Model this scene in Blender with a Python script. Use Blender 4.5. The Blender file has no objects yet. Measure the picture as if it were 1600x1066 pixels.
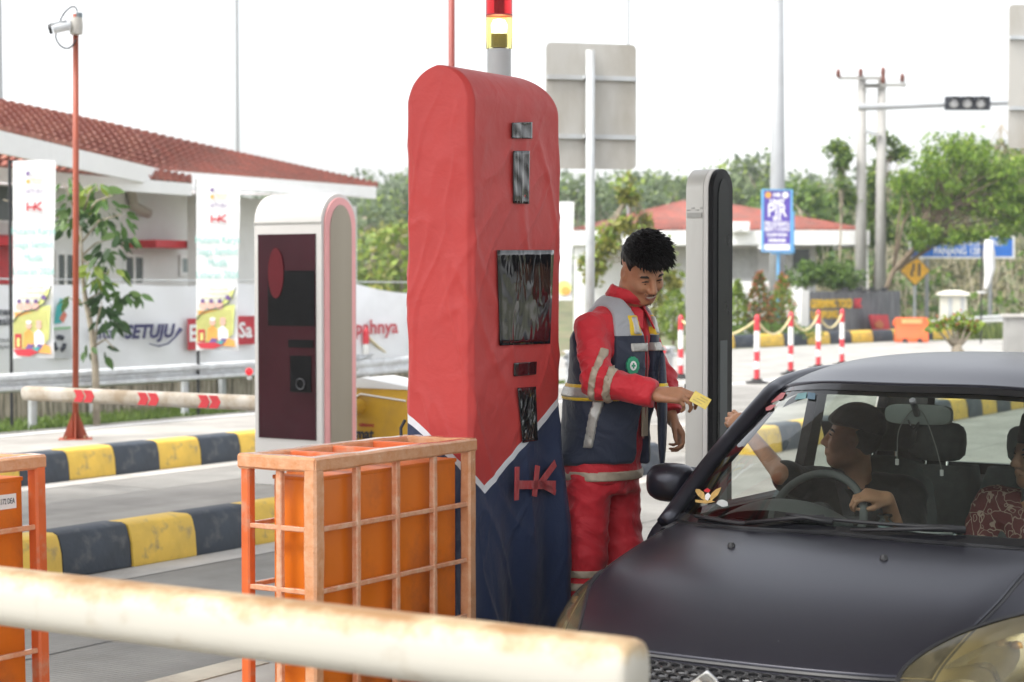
import bpy, bmesh, math, random
import numpy as np
from mathutils import Vector, Matrix, Euler

random.seed(11)
RNG = np.random.default_rng(5)
S = bpy.context.scene
COL = S.collection
R = math.radians
FPX, HORIZON, EYE = 3000.0, 440.0, 1.82        # photo focal length in its own pixels, horizon row, eye height
PITCH = math.atan((533 - HORIZON) / FPX)
TH = R(32.4)                                   # the toll lanes run this far to the right of the view
UX, UY = math.sin(TH), math.cos(TH)

# ------------------------------------------------------------------ camera
cam_data = bpy.data.cameras.new('camera')
cam = bpy.data.objects.new('camera', cam_data)
COL.objects.link(cam)
cam.location = (0, 0, EYE)
cam.rotation_euler = (math.pi / 2 - PITCH, 0, 0)
cam_data.sensor_width = 36.0
cam_data.lens = 36.0 * FPX / 1600.0
cam_data.clip_start, cam_data.clip_end = 0.1, 3000
cam_data.dof.use_dof = True
cam_data.dof.focus_distance = 7.4
cam_data.dof.aperture_fstop = 4.0
S.camera = cam

# ------------------------------------------------------------------ sky, sun, exposure
SUN_EL, SUN_AZ = R(58), R(-120)                 # azimuth measured from +Y, clockwise
world = bpy.data.worlds.new('World'); S.world = world
world.use_nodes = True
wn = world.node_tree; wn.nodes.clear()
w_out = wn.nodes.new('ShaderNodeOutputWorld'); w_bg = wn.nodes.new('ShaderNodeBackground')
w_sky = wn.nodes.new('ShaderNodeTexSky'); w_sky.sky_type = 'NISHITA'; w_sky.sun_disc = False
w_sky.sun_elevation = SUN_EL; w_sky.sun_rotation = SUN_AZ
w_sky.air_density = 1.0; w_sky.dust_density = 3.0; w_sky.ozone_density = 1.0
w_hsv = wn.nodes.new('ShaderNodeHueSaturation'); w_hsv.inputs['Saturation'].default_value = 0.16
w_tc = wn.nodes.new('ShaderNodeTexCoord'); w_no = wn.nodes.new('ShaderNodeTexNoise')
w_no.inputs['Scale'].default_value = 2.8; w_no.inputs['Detail'].default_value = 5
w_mr = wn.nodes.new('ShaderNodeMapRange'); w_mr.inputs['From Min'].default_value = .3; w_mr.inputs['From Max'].default_value = .7
w_mr.inputs['To Min'].default_value = .75; w_mr.inputs['To Max'].default_value = 1.6
w_mul = wn.nodes.new('ShaderNodeVectorMath'); w_mul.operation = 'MULTIPLY'
wl = wn.links.new
wl(w_tc.outputs['Generated'], w_no.inputs['Vector']); wl(w_no.outputs['Fac'], w_mr.inputs['Value'])
wl(w_sky.outputs['Color'], w_hsv.inputs['Color'])
wl(w_hsv.outputs['Color'], w_mul.inputs[0]); wl(w_mr.outputs['Result'], w_mul.inputs[1])
wl(w_mul.outputs[0], w_bg.inputs['Color'])
w_bg.inputs['Strength'].default_value = 0.15
wl(w_bg.outputs[0], w_out.inputs['Surface'])

sun_data = bpy.data.lights.new('sun', 'SUN'); sun = bpy.data.objects.new('sun', sun_data); COL.objects.link(sun)
sun_data.energy = 1.5; sun_data.angle = R(20); sun_data.color = (1.0, .965, .91)
_sd = Vector((math.sin(SUN_AZ) * math.cos(SUN_EL), math.cos(SUN_AZ) * math.cos(SUN_EL), math.sin(SUN_EL)))
sun.rotation_euler = _sd.to_track_quat('Z', 'Y').to_euler()
sun.location = (-6, -6, 14)

S.view_settings.view_transform = 'Standard'; S.view_settings.look = 'None'
S.view_settings.gamma = 1.0; S.view_settings.use_curve_mapping = False
S.view_settings.exposure = 1.25
S.render.engine = 'CYCLES'
S.cycles.max_bounces = 7; S.cycles.diffuse_bounces = 3; S.cycles.glossy_bounces = 3
S.cycles.transmission_bounces = 5; S.cycles.transparent_max_bounces = 12; S.cycles.volume_bounces = 0
S.cycles.caustics_reflective = False; S.cycles.caustics_refractive = False

# ------------------------------------------------------------------ coordinates
def F(s, t, z=0.0):
    """lane frame (s along the lanes, t to their right) to world"""
    return Vector((s * UX + t * UY, s * UY - t * UX, z))
def ray(px, py):
    a, b = (px - 800) / FPX, (533 - py) / FPX
    return Vector((a, math.cos(PITCH) + b * math.sin(PITCH), -math.sin(PITCH) + b * math.cos(PITCH)))
def at(px, py, Y):
    d = ray(px, py); return Vector((0, 0, EYE)) + d * (Y / d.y)
def on_plane(px, py, p, n):
    d = ray(px, py); o = Vector((0, 0, EYE)); return o + d * ((p - o).dot(n) / d.dot(n))
def local(M, w): return M.inverted() @ w
def XY(px, Y): return Vector(((px - 800) / FPX * Y, Y, 0))

# ------------------------------------------------------------------ materials
_M = {}
def principled(name):
    m = bpy.data.materials.new(name); m.use_nodes = True
    nt = m.node_tree; b = nt.nodes['Principled BSDF']
    return m, nt, b
def mat(name, col, rough=.6, metal=0, var=.12, scale=6, bump=0, bscale=40, spec=.5, dirt=None, dscale=2.0, damt=.4, coat=0, detail=4, stretch=None, tex='Object', emit=None, rvar=.1):
    """plain surface: base colour with noise variation, optional second 'dirt' colour in patches, optional fine relief"""
    if name in _M: return _M[name]
    m, nt, b = principled(name); L = nt.links.new; N = nt.nodes.new
    tc = N('ShaderNodeTexCoord'); vec = tc.outputs[tex]
    if stretch:
        mp = N('ShaderNodeMapping'); mp.inputs['Scale'].default_value = stretch; L(vec, mp.inputs['Vector']); vec = mp.outputs['Vector']
    n1 = N('ShaderNodeTexNoise'); n1.inputs['Scale'].default_value = scale; n1.inputs['Detail'].default_value = detail
    L(vec, n1.inputs['Vector'])
    r = N('ShaderNodeValToRGB'); e = r.color_ramp.elements
    e[0].position, e[1].position = .3, .7
    lo = [max(0, c * (1 - var)) for c in col[:3]]; hi = [min(1, c * (1 + var)) for c in col[:3]]
    e[0].color = (*lo, 1); e[1].color = (*hi, 1)
    L(n1.outputs['Fac'], r.inputs['Fac']); c_out = r.outputs['Color']
    if dirt:
        n2 = N('ShaderNodeTexNoise'); n2.inputs['Scale'].default_value = dscale; n2.inputs['Detail'].default_value = 7; n2.inputs['Roughness'].default_value = .65
        L(vec, n2.inputs['Vector'])
        r2 = N('ShaderNodeValToRGB'); r2.color_ramp.elements[0].position = .60 - damt * .35; r2.color_ramp.elements[1].position = .80 - damt * .3
        L(n2.outputs['Fac'], r2.inputs['Fac'])
        mx = N('ShaderNodeMix'); mx.data_type = 'RGBA'; L(r2.outputs['Color'], mx.inputs['Factor'])
        L(c_out, mx.inputs['A']); mx.inputs['B'].default_value = (*dirt, 1); c_out = mx.outputs['Result']
    L(c_out, b.inputs['Base Color'])
    rr = N('ShaderNodeMapRange'); rr.inputs['To Min'].default_value = max(.02, rough - rvar); rr.inputs['To Max'].default_value = min(1, rough + rvar)
    L(n1.outputs['Fac'], rr.inputs['Value']); L(rr.outputs['Result'], b.inputs['Roughness'])
    b.inputs['Metallic'].default_value = metal; b.inputs['Specular IOR Level'].default_value = spec; b.inputs['Coat Weight'].default_value = coat
    if bump:
        n3 = N('ShaderNodeTexNoise'); n3.inputs['Scale'].default_value = bscale; n3.inputs['Detail'].default_value = 6
        L(vec, n3.inputs['Vector']); bp = N('ShaderNodeBump'); bp.inputs['Strength'].default_value = bump; bp.inputs['Distance'].default_value = .01
        L(n3.outputs['Fac'], bp.inputs['Height']); L(bp.outputs['Normal'], b.inputs['Normal'])
    if emit:
        b.inputs['Emission Color'].default_value = (*emit[:3], 1); b.inputs['Emission Strength'].default_value = emit[3]
    _M[name] = m
    return m
def foliage(name, dark, light, trans=.35):
    if name in _M: return _M[name]
    m, nt, b = principled(name); L = nt.links.new; N = nt.nodes.new
    g = N('ShaderNodeNewGeometry'); r = N('ShaderNodeValToRGB'); e = r.color_ramp.elements
    e[0].color = (*dark, 1); e[1].color = (*light, 1)
    L(g.outputs['Random Per Island'], r.inputs['Fac']); L(r.outputs['Color'], b.inputs['Base Color'])
    b.inputs['Roughness'].default_value = .5; b.inputs['Specular IOR Level'].default_value = .35
    t = N('ShaderNodeBsdfTranslucent'); L(r.outputs['Color'], t.inputs['Color'])
    mx = N('ShaderNodeMixShader'); mx.inputs['Fac'].default_value = trans
    out = nt.nodes['Material Output']; L(b.outputs[0], mx.inputs[1]); L(t.outputs[0], mx.inputs[2]); L(mx.outputs[0], out.inputs['Surface'])
    _M[name] = m; return m
def glass(name, tint=(.8, .85, .82), ior=1.45, rough=.02):
    if name in _M: return _M[name]
    m = bpy.data.materials.new(name); m.use_nodes = True; nt = m.node_tree; nt.nodes.clear(); L = nt.links.new; N = nt.nodes.new
    o = N('ShaderNodeOutputMaterial'); t = N('ShaderNodeBsdfTransparent'); t.inputs['Color'].default_value = (*tint, 1)
    g = N('ShaderNodeBsdfGlossy'); g.inputs['Roughness'].default_value = rough
    f = N('ShaderNodeFresnel'); f.inputs['IOR'].default_value = ior
    mx = N('ShaderNodeMixShader'); L(f.outputs[0], mx.inputs['Fac']); L(t.outputs[0], mx.inputs[1]); L(g.outputs[0], mx.inputs[2]); L(mx.outputs[0], o.inputs['Surface'])
    _M[name] = m; return m

# ------------------------------------------------------------------ mesh building
class MB:
    def __init__(s): s.v, s.f, s.m = [], [], []
    def add(s, vs, fs, mi=0):
        o = len(s.v); s.v += [tuple(v) for v in vs]; s.f += [tuple(i + o for i in f) for f in fs]; s.m += [mi] * len(fs); return s
    def box(s, a, b, mi=0, M=None):
        (x0, y0, z0), (x1, y1, z1) = a, b
        vs = [Vector(p) for p in ((x0,y0,z0),(x1,y0,z0),(x1,y1,z0),(x0,y1,z0),(x0,y0,z1),(x1,y0,z1),(x1,y1,z1),(x0,y1,z1))]
        if M: vs = [M @ v for v in vs]
        return s.add(vs, [(0,3,2,1),(4,5,6,7),(0,1,5,4),(1,2,6,5),(2,3,7,6),(3,0,4,7)], mi)
    def bar(s, p, q, w, h, mi=0, up=(0,0,1)):
        """square bar from p to q"""
        p, q = Vector(p), Vector(q); d = (q - p); l = d.length; d.normalize()
        u = Vector(up)
        if abs(d.dot(u)) > .98: u = Vector((1, 0, 0))
        x = d.cross(u).normalized(); y = x.cross(d)
        M = Matrix((( x.x, d.x, y.x, p.x), (x.y, d.y, y.y, p.y), (x.z, d.z, y.z, p.z), (0,0,0,1)))
        return s.box((-w/2, 0, -h/2), (w/2, l, h/2), mi, M)
    def tube(s, pts, r, n=8, mi=0, cap=True):
        pts = [Vector(p) for p in pts]; k = len(pts); rs = r if isinstance(r, (list, tuple)) else [r] * k
        rings = []; u = None
        for i, p in enumerate(pts):
            d = (pts[min(i+1, k-1)] - pts[max(i-1, 0)])
            if d.length < 1e-9: d = Vector((0,0,1))
            d.normalize()
            if u is None: u = d.orthogonal().normalized()
            else:
                u = (u - d * u.dot(d)); u = u.normalized() if u.length > 1e-6 else d.orthogonal().normalized()
            w = d.cross(u)
            rings.append([p + (u * math.cos(2*math.pi*j/n) + w * math.sin(2*math.pi*j/n)) * rs[i] for j in range(n)])
        return s.loft(rings, mi, cap)
    def loft(s, rings, mi=0, cap=True, closed=True):
        n = len(rings[0]); vs = [v for r in rings for v in r]; fs = []
        for i in range(len(rings) - 1):
            for j in range(n if closed else n - 1):
                a, b = i*n + j, i*n + (j+1) % n
                fs.append((a, b, b + n, a + n))
        if cap and closed:
            fs.append(tuple(range(n))[::-1]); o = (len(rings)-1)*n; fs.append(tuple(o + j for j in range(n)))
        return s.add(vs, fs, mi)
    def lathe(s, prof, c=(0,0,0), n=16, mi=0):
        c = Vector(c)
        return s.loft([[c + Vector((r*math.cos(2*math.pi*j/n), r*math.sin(2*math.pi*j/n), z)) for j in range(n)] for r, z in prof], mi)
    def prism(s, poly, d, mi=0, M=None):
        """polygon of 3D points pushed along vector d"""
        d = Vector(d); a = [Vector(p) for p in poly]; b = [p + d for p in a]
        if M: a = [M @ p for p in a]; b = [M @ p for p in b]
        n = len(a); fs = [tuple(range(n))[::-1], tuple(range(n, 2*n))] + [(i, (i+1) % n, (i+1) % n + n, i + n) for i in range(n)]
        return s.add(a + b, fs, mi)
    def grid(s, G, mi=0, flip=False):
        G = np.asarray(G); a, b = G.shape[:2]; vs = G.reshape(-1, 3); fs = []
        for i in range(a-1):
            for j in range(b-1):
                q = (i*b+j, i*b+j+1, (i+1)*b+j+1, (i+1)*b+j); fs.append(q[::-1] if flip else q)
        return s.add(vs, fs, mi)
    def build(s, name, m, parent=None, smooth=False, bevel=0, seg=2, angle=30, auto=None):
        me = bpy.data.meshes.new(name); me.from_pydata(s.v, [], s.f)
        ms = m if isinstance(m, (list, tuple)) else [m]
        for x in ms: me.materials.append(x)
        if len(ms) > 1: me.polygons.foreach_set('material_index', np.array(s.m, dtype=np.int32))
        bm = bmesh.new(); bm.from_mesh(me)
        bmesh.ops.recalc_face_normals(bm, faces=bm.faces)
        if bevel:
            es = [e for e in bm.edges if len(e.link_faces) == 2 and e.calc_face_angle(0) > R(angle)]
            bmesh.ops.bevel(bm, geom=es, offset=bevel, segments=seg, affect='EDGES', profile=.7, clamp_overlap=True)
        bm.to_mesh(me); bm.free()
        if smooth or bevel:
            me.polygons.foreach_set('use_smooth', np.ones(len(me.polygons), dtype=bool))
            if auto is not None or bevel: me.set_sharp_from_angle(angle=R(auto if auto is not None else 40))
        return link(name, me, parent)
def link(name, data, parent=None):
    o = bpy.data.objects.new(name, data); COL.objects.link(o)
    if parent is not None: o.parent = parent
    return o
def tag(o, label=None, cat=None, group=None, kind=None):
    if label: o['label'] = label
    if cat: o['category'] = cat
    if group: o['group'] = group
    if kind: o['kind'] = kind
    return o
def thing(name, label, cat, loc=(0,0,0), rz=0.0, group=None):
    o = bpy.data.objects.new(name, None); COL.objects.link(o); o.empty_display_size = .2
    o.location = loc; o.rotation_euler = (0, 0, rz)
    return tag(o, label, cat, group)
def mtx(o): return Matrix.Translation(o.location) @ o.rotation_euler.to_matrix().to_4x4()
def copy_tree(o, parent=None):
    c = o.copy(); COL.objects.link(c); c.parent = parent
    for ch in list(o.children): copy_tree(ch, c)
    return c
def raw_mesh(name, V, Fq, mats, parent=None, smooth=True, mi=None):
    """fast mesh from numpy arrays, all faces with the same corner count"""
    V = np.asarray(V, dtype=np.float32); Fq = np.asarray(Fq, dtype=np.int32); k = Fq.shape[1]
    me = bpy.data.meshes.new(name); me.vertices.add(len(V)); me.vertices.foreach_set('co', V.ravel())
    me.loops.add(Fq.size); me.loops.foreach_set('vertex_index', Fq.ravel())
    me.polygons.add(len(Fq)); me.polygons.foreach_set('loop_start', np.arange(0, Fq.size, k, dtype=np.int32))
    for x in (mats if isinstance(mats, (list, tuple)) else [mats]): me.materials.append(x)
    if mi is not None: me.polygons.foreach_set('material_index', np.asarray(mi, dtype=np.int32))
    me.polygons.foreach_set('use_smooth', np.full(len(Fq), bool(smooth)))
    me.update(); me.validate()
    return link(name, me, parent)
def text(name, body, size, m, parent, loc, rot=(math.pi/2, 0, 0), ext=.001, align='CENTER', shear=0, sx=1.0, bold=0, space=1.0):
    cu = bpy.data.curves.new(name, 'FONT'); cu.body = body; cu.size = size; cu.extrude = ext; cu.align_x = align; cu.align_y = 'CENTER'
    cu.shear = shear; cu.space_line = .95; cu.space_character = space; cu.offset = bold; cu.resolution_u = 2
    cu.materials.append(m); o = link(name, cu, None); me = bpy.data.meshes.new_from_object(o); bpy.data.objects.remove(o)
    me.materials.clear(); me.materials.append(m); o = link(name, me, parent); o.location = loc; o.rotation_euler = rot; o.scale = (sx, 1, 1)
    return o
def crom(P, n):
    """Catmull-Rom resample of control rows (axis 0) to n rows"""
    P = np.asarray(P, dtype=float); k = len(P); E = np.concatenate([[2*P[0]-P[1]], P, [2*P[-1]-P[-2]]])
    u = np.linspace(0, k-1, n); i = np.minimum(u.astype(int), k-2); f = (u - i).reshape([-1] + [1]*(P.ndim-1))
    a, b, c, d = E[i], E[i+1], E[i+2], E[i+3]
    return .5*((2*b) + (c-a)*f + (2*a-5*b+4*c-d)*f**2 + (3*b-a-3*c+d)*f**3)
def surf(ctrl, nu, nv):
    A = crom(ctrl, nu); return crom(A.swapaxes(0, 1), nv).swapaxes(0, 1)

# ------------------------------------------------------------------ implicit surfaces (bodies, clothes)
def _v(a): return np.asarray(a, dtype=np.float32)
def seg(P, a, b, r0, r1=None):
    a, b = _v(a), _v(b); r1 = r0 if r1 is None else r1; pa = P - a; ba = b - a
    t = np.clip(pa @ ba / max(float(ba @ ba), 1e-9), 0, 1)
    return np.linalg.norm(pa - t[:, None]*ba, axis=1) - (r0 + (r1 - r0)*t)
def ell(P, c, r, Rm=None):
    q = P - _v(c)
    if Rm is not None: q = q @ np.asarray(Rm, dtype=np.float32)
    r = _v(r); k0 = np.linalg.norm(q/r, axis=1); k1 = np.linalg.norm(q/(r*r), axis=1)
    return k0*(k0-1)/np.maximum(k1, 1e-6)
def smin(a, b, k):
    h = np.clip(.5 + .5*(b-a)/k, 0, 1); return b*(1-h) + a*h - k*h*(1-h)
def smax(a, b, k): return -smin(-a, -b, k)
def stack(P, rows):
    """upright body of superposed ellipses: rows of (z, cx, cy, rx, ry)"""
    A = np.array(rows, dtype=np.float32); z = P[:, 2]
    cx, cy, rx, ry = (np.interp(z, A[:, 0], A[:, i]) for i in range(1, 5))
    d = (np.sqrt(((P[:, 0]-cx)/rx)**2 + ((P[:, 1]-cy)/ry)**2) - 1)*np.minimum(rx, ry)
    return smax(d, np.maximum(A[0, 0]-z, z-A[-1, 0]), .02).astype(np.float32)
def xf(P, M):
    """points into the frame M"""
    Mi = np.array(M.inverted(), dtype=np.float32); return P @ Mi[:3, :3].T + Mi[:3, 3]
def nets(name, f, lo, hi, h, mats, parent=None, mfunc=None, smooth=2):
    """naive surface nets over f, blocks far from the surface skipped"""
    lo, hi = np.array(lo, dtype=np.float32), np.array(hi, dtype=np.float32); B = 8
    nb = np.ceil((hi-lo)/(h*B)).astype(int); n = nb*B
    G = np.full(n, 1, dtype=np.float32)
    bi = np.stack(np.meshgrid(*[np.arange(k) for k in nb], indexing='ij'), -1).reshape(-1, 3)
    d = f((lo + (bi*B + (B-1)/2)*h).astype(np.float32))
    near = np.abs(d) < B*h*1.35
    off = np.stack(np.meshgrid(*[np.arange(B)]*3, indexing='ij'), -1).reshape(-1, 3)
    for b in bi[(~near) & (d < 0)]:
        G[b[0]*B:b[0]*B+B, b[1]*B:b[1]*B+B, b[2]*B:b[2]*B+B] = -1
    act = bi[near]
    for k in range(0, len(act), 600):
        pts = (act[k:k+600, None, :]*B + off[None]).reshape(-1, 3)
        G[pts[:, 0], pts[:, 1], pts[:, 2]] = f((lo + pts*h).astype(np.float32))
    s = G < 0; c = np.zeros(n-1, dtype=np.uint8)
    corners = [(i, j, k) for i in (0, 1) for j in (0, 1) for k in (0, 1)]
    sl = lambda o: tuple(slice(o[a], n[a]-1+o[a]) for a in range(3))
    for o in corners: c += s[sl(o)]
    cells = np.argwhere((c > 0) & (c < 8)); idx = np.full(n-1, -1, dtype=np.int32); idx[tuple(cells.T)] = np.arange(len(cells))
    acc = np.zeros((len(cells), 3)); cnt = np.zeros(len(cells))
    for a in corners:
        for ax in range(3):
            if a[ax]: continue
            b = list(a); b[ax] = 1
            va = G[tuple((cells + a).T)]; vb = G[tuple((cells + b).T)]; m = (va < 0) != (vb < 0)
            t = np.where(m, va/np.where(va == vb, 1, va-vb), 0); p = np.array(a)[None] + np.eye(3)[ax][None]*t[:, None]
            acc[m] += p[m]; cnt[m] += 1
    V = lo + (cells + acc/np.maximum(cnt, 1)[:, None])*h
    quads = []
    for ax in range(3):
        o1, o2 = (ax+1) % 3, (ax+2) % 3
        a = s[tuple(slice(0, -1) if q == ax else slice(1, -1) for q in range(3))]; b = s[tuple(slice(1, None) if q == ax else slice(1, -1) for q in range(3))]
        for sign, mask in ((1, a & ~b), (0, ~a & b)):
            e = np.argwhere(mask)
            if not len(e): continue
            for q in (o1, o2): e[:, q] += 1
            qs = []
            for d1, d2 in ((1, 1), (0, 1), (0, 0), (1, 0)):
                w = e.copy(); w[:, o1] -= d1; w[:, o2] -= d2; ok = (w < (n-1)).all(1) & (w >= 0).all(1)
                qs.append(np.where(ok, idx[tuple(np.clip(w, 0, np.array(n)-2).T)], -1))
            q = np.stack(qs, 1); q = q[(q >= 0).all(1)]
            quads.append(q if sign else q[:, ::-1])
    Q = np.concatenate(quads)
    for _ in range(smooth):
        A = np.zeros_like(V); w = np.zeros(len(V))
        for i in range(4):
            np.add.at(A, Q[:, i], V[Q[:, (i+1) % 4]]); np.add.at(A, Q[:, i], V[Q[:, (i-1) % 4]]); np.add.at(w, Q[:, i], 2)
        V = V*.5 + .5*A/np.maximum(w, 1)[:, None]
    mi = mfunc(V[Q].mean(1)) if mfunc else None
    return raw_mesh(name, V, Q, mats, parent, True, mi)
# ================================================================== SETTING
def road_mat(name, col, groove=0.0, dirt=(.15, .14, .125), damt=.35):
    if name in _M: return _M[name]
    m, nt, b = principled(name); L = nt.links.new; N = nt.nodes.new
    tc = N('ShaderNodeTexCoord'); mp = N('ShaderNodeMapping'); mp.inputs['Rotation'].default_value = (0, 0, TH); L(tc.outputs['Object'], mp.inputs['Vector'])
    def noise(sc, det=5, st=None, ro=.6):
        n = N('ShaderNodeTexNoise'); n.inputs['Scale'].default_value = sc; n.inputs['Detail'].default_value = det; n.inputs['Roughness'].default_value = ro
        v = mp.outputs['Vector']
        if st: q = N('ShaderNodeMapping'); q.inputs['Scale'].default_value = st; L(v, q.inputs['Vector']); v = q.outputs['Vector']
        L(v, n.inputs['Vector']); return n.outputs['Fac']
    def ramp(f, p0, p1, c0, c1):
        r = N('ShaderNodeValToRGB'); r.color_ramp.elements[0].position = p0; r.color_ramp.elements[1].position = p1
        r.color_ramp.elements[0].color = (*c0, 1); r.color_ramp.elements[1].color = (*c1, 1); L(f, r.inputs['Fac']); return r.outputs['Color']
    def mixc(f, a, bb):
        x = N('ShaderNodeMix'); x.data_type = 'RGBA'; L(f, x.inputs['Factor']); L(a, x.inputs['A'])
        if isinstance(bb, tuple): x.inputs['B'].default_value = (*bb, 1)
        else: L(bb, x.inputs['B'])
        return x.outputs['Result']
    c = ramp(noise(1.3, 6), .3, .7, [k*.70 for k in col], [k*1.16 for k in col])
    tyre = ramp(noise(1.0, 4, (1.6, .05, 1)), .5, .68, (0, 0, 0), (damt,)*3)     # tyre lanes, stretched along the travel direction
    c = mixc(tyre, c, dirt)
    speck = ramp(noise(30, 3), .62, .72, (0, 0, 0), (.35,)*3); c = mixc(speck, c, tuple(k*.6 for k in col))
    L(c, b.inputs['Base Color']); b.inputs['Roughness'].default_value = .85; b.inputs['Specular IOR Level'].default_value = .3
    bp = N('ShaderNodeBump'); bp.inputs['Strength'].default_value = .35; bp.inputs['Distance'].default_value = .006
    h = noise(60, 4)
    if groove:
        w = N('ShaderNodeTexWave'); w.wave_type = 'BANDS'; w.bands_direction = 'Y'; w.inputs['Scale'].default_value = groove; w.inputs['Distortion'].default_value = 1.0; w.inputs['Detail'].default_value = 2
        L(mp.outputs['Vector'], w.inputs['Vector']); ad = N('ShaderNodeMath'); ad.operation = 'ADD'; L(h, ad.inputs[0]); L(w.outputs['Fac'], ad.inputs[1]); h = ad.outputs[0]
        bp.inputs['Strength'].default_value = .55
    L(h, bp.inputs['Height']); L(bp.outputs['Normal'], b.inputs['Normal'])
    _M[name] = m; return m
M_ROAD = road_mat('grooved_concrete', (.27, .26, .24), groove=9.0, damt=.6)
M_APRON = road_mat('open_concrete', (.36, .35, .325), damt=.22)
M_ISLE = road_mat('island_concrete', (.36, .34, .31), damt=.3)
M_GUTTER = mat('pale_gutter', (.50, .48, .45), .85, var=.15, scale=3, dirt=(.3, .28, .25), dscale=1.5)
M_EARTH = mat('earth_grass', (.10, .12, .05), .95, var=.4, scale=.8, dirt=(.22, .17, .11), dscale=.3)
M_YEL = mat('kerb_yellow', (.72, .47, .07), .6, var=.12, scale=5, dirt=(.24, .19, .12), dscale=7, damt=.12, bump=.35, bscale=25, tex='Object')
M_BLK = mat('kerb_black', (.035, .045, .06), .6, var=.25, scale=5, dirt=(.12, .12, .12), dscale=7.0, damt=.15, bump=.35, bscale=25)
M_WHITEP = mat('white_paint', (.78, .78, .77), .5, var=.04, scale=2)

def sheet(name, pts, z, m, kind='structure'):
    b = MB(); b.add([(p[0], p[1], z) for p in pts], [tuple(range(len(pts)))]); o = b.build(name, m); return tag(o, kind=kind)
W = lambda s, t: tuple(F(s, t)[:2])
sheet('ground', [(-900, -60), (900, -60), (900, 1500), (-900, 1500)], -.10, M_EARTH)
tag(bpy.data.objects['ground'], 'grassy earth reaching out to the wooded hills')
sheet('road', [W(-14, -17.6), W(-14, 22), W(30, 22), W(30, -17.6)], 0, M_ROAD)
sheet('forecourt', [W(30, -17.6), W(30, 22), W(70, 30), (26, 66), (11.7, 58.4), (5.0, 50.6), (1.0, 46.5), (-3.5, 43.5)], .0, M_APRON)
for t0, s0, s1 in ((-8.55, 2, 16.2), (-12.76, 4, 18)):
    sheet('gutter_strip', [W(s0, t0), W(s0, t0+.30), W(s1, t0+.30), W(s1, t0)], .004, M_GUTTER)
sheet('gutter_strip', [W(0, -5.55), W(0, -5.23), W(14, -5.23), W(14, -5.55)], .004, M_GUTTER)
# white edge lines on the outer lane
sheet('lane_marking', [W(4, -15.0), W(4, -14.85), W(34, -14.85), W(34, -15.0)], .004, M_WHITEP)
sheet('lane_marking', [W(4, -17.2), W(4, -17.05), W(30, -17.05), W(30, -17.2)], .004, M_WHITEP)
# slab joints
M_JOINT = mat('slab_joint', (.10, .095, .09), .9)
jb = MB()
for s in (3.5, 8.0, 12.5, 17.0, 21.5, 26):
    for ta, tb in ((-17.5, -14.6), (-12.4, -9.95), (-8.2, -5.55), (-3.2, 6)):
        a, b_, c, d = F(s, ta, .003), F(s, tb, .003), F(s+.012, tb, .003), F(s+.012, ta, .003); jb.add([a, b_, c, d], [(0, 1, 2, 3)])
for t in (-6.9, -11.3, 1.2):
    a, b_, c, d = F(-6, t, .003), F(30, t, .003), F(30, t+.012, .003), F(-6, t+.012, .003); jb.add([a, b_, c, d], [(0, 1, 2, 3)])
tag(jb.build('slab_joints', M_JOINT), kind='structure')

KH = .28
def kerb_mesh(L=.6, h=KH, w=.24):
    """kerb stone, face towards +x, length along +y"""
    prof = [(0, 0), (-.012, h*.55), (-.035, h-.045), (-.05, h-.015), (-.085, h), (-w, h), (-w, 0)]
    b = MB(); g = .003
    b.loft([[Vector((x, g, z)) for x, z in prof], [Vector((x, L-g, z)) for x, z in prof]]); return b
_kb = kerb_mesh().build('kerb_block', M_YEL, None, bevel=.010, seg=2); KY = _kb.data; KY.materials.clear(); KY.materials.append(M_YEL)
KB = KY.copy(); KB.materials.clear(); KB.materials.append(M_BLK); bpy.data.objects.remove(_kb)
KY2 = KY.copy(); KY2.materials.clear(); KY2.materials.append(mat('kerb_scuffed_cream', (.46, .42, .34), .8, var=.15, scale=6, dirt=(.25, .22, .18), dscale=3, damt=.4)); KB2 = KY.copy(); KB2.materials.clear(); KB2.materials.append(mat('kerb_scuffed_blue', (.20, .235, .29), .8, var=.2, scale=6, dirt=(.36, .35, .33), dscale=4, damt=.45))
def kerb(label, s, t, ang, n, first, loc=None, yscale=1):
    e = thing('kerb', None, None, loc if loc is not None else F(s, t), ang); tag(e, label, kind='structure')
    for i in range(n):
        o = link('kerb_block', (KY if (i + first) % 2 == 0 else KB) if not label.startswith('scuffed') else (KY2 if (i + first) % 2 == 0 else KB2), e); o.location = (random.uniform(-.006, .006), .6*i, random.uniform(-.006, .004)); o.rotation_euler = (0, 0, random.uniform(-.008, .008))
    return e
kerb('yellow and black painted kerb along the nearer empty lane', 5.4, -8.57, -TH, 18, 0)
kerb('yellow and black painted kerb seen through the car windows', 18.3, -8.57, -TH, 18, 0)
kerb('yellow and black painted kerb along the farther empty lane', 7.8, -12.78, -TH, 17, 0)
kerb('scuffed painted kerb on the left edge of the cage island', 11.4, -5.2-.0, -TH+math.pi, 15, 1)
kerb('painted kerb on the car side of the near island', 2.4, -3.52, -TH, 16, 0)
def isl(t0, t1, s0, s1, z=KH-.004):
    b = MB(); b.prism([F(s0, t0, 0), F(s0, t1, 0), F(s1, t1, 0), F(s1, t0, 0)], (0, 0, z)); return tag(b.build('island_pavement', M_ISLE), kind='structure')
isl(-9.88, -8.80, 5.4, 16.2); isl(-9.88, -8.80, 18.3, 29.1); isl(-14.4, -13.01, 7.8, 18.0); isl(-4.97, -3.75, 2.4, 11.4)
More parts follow.
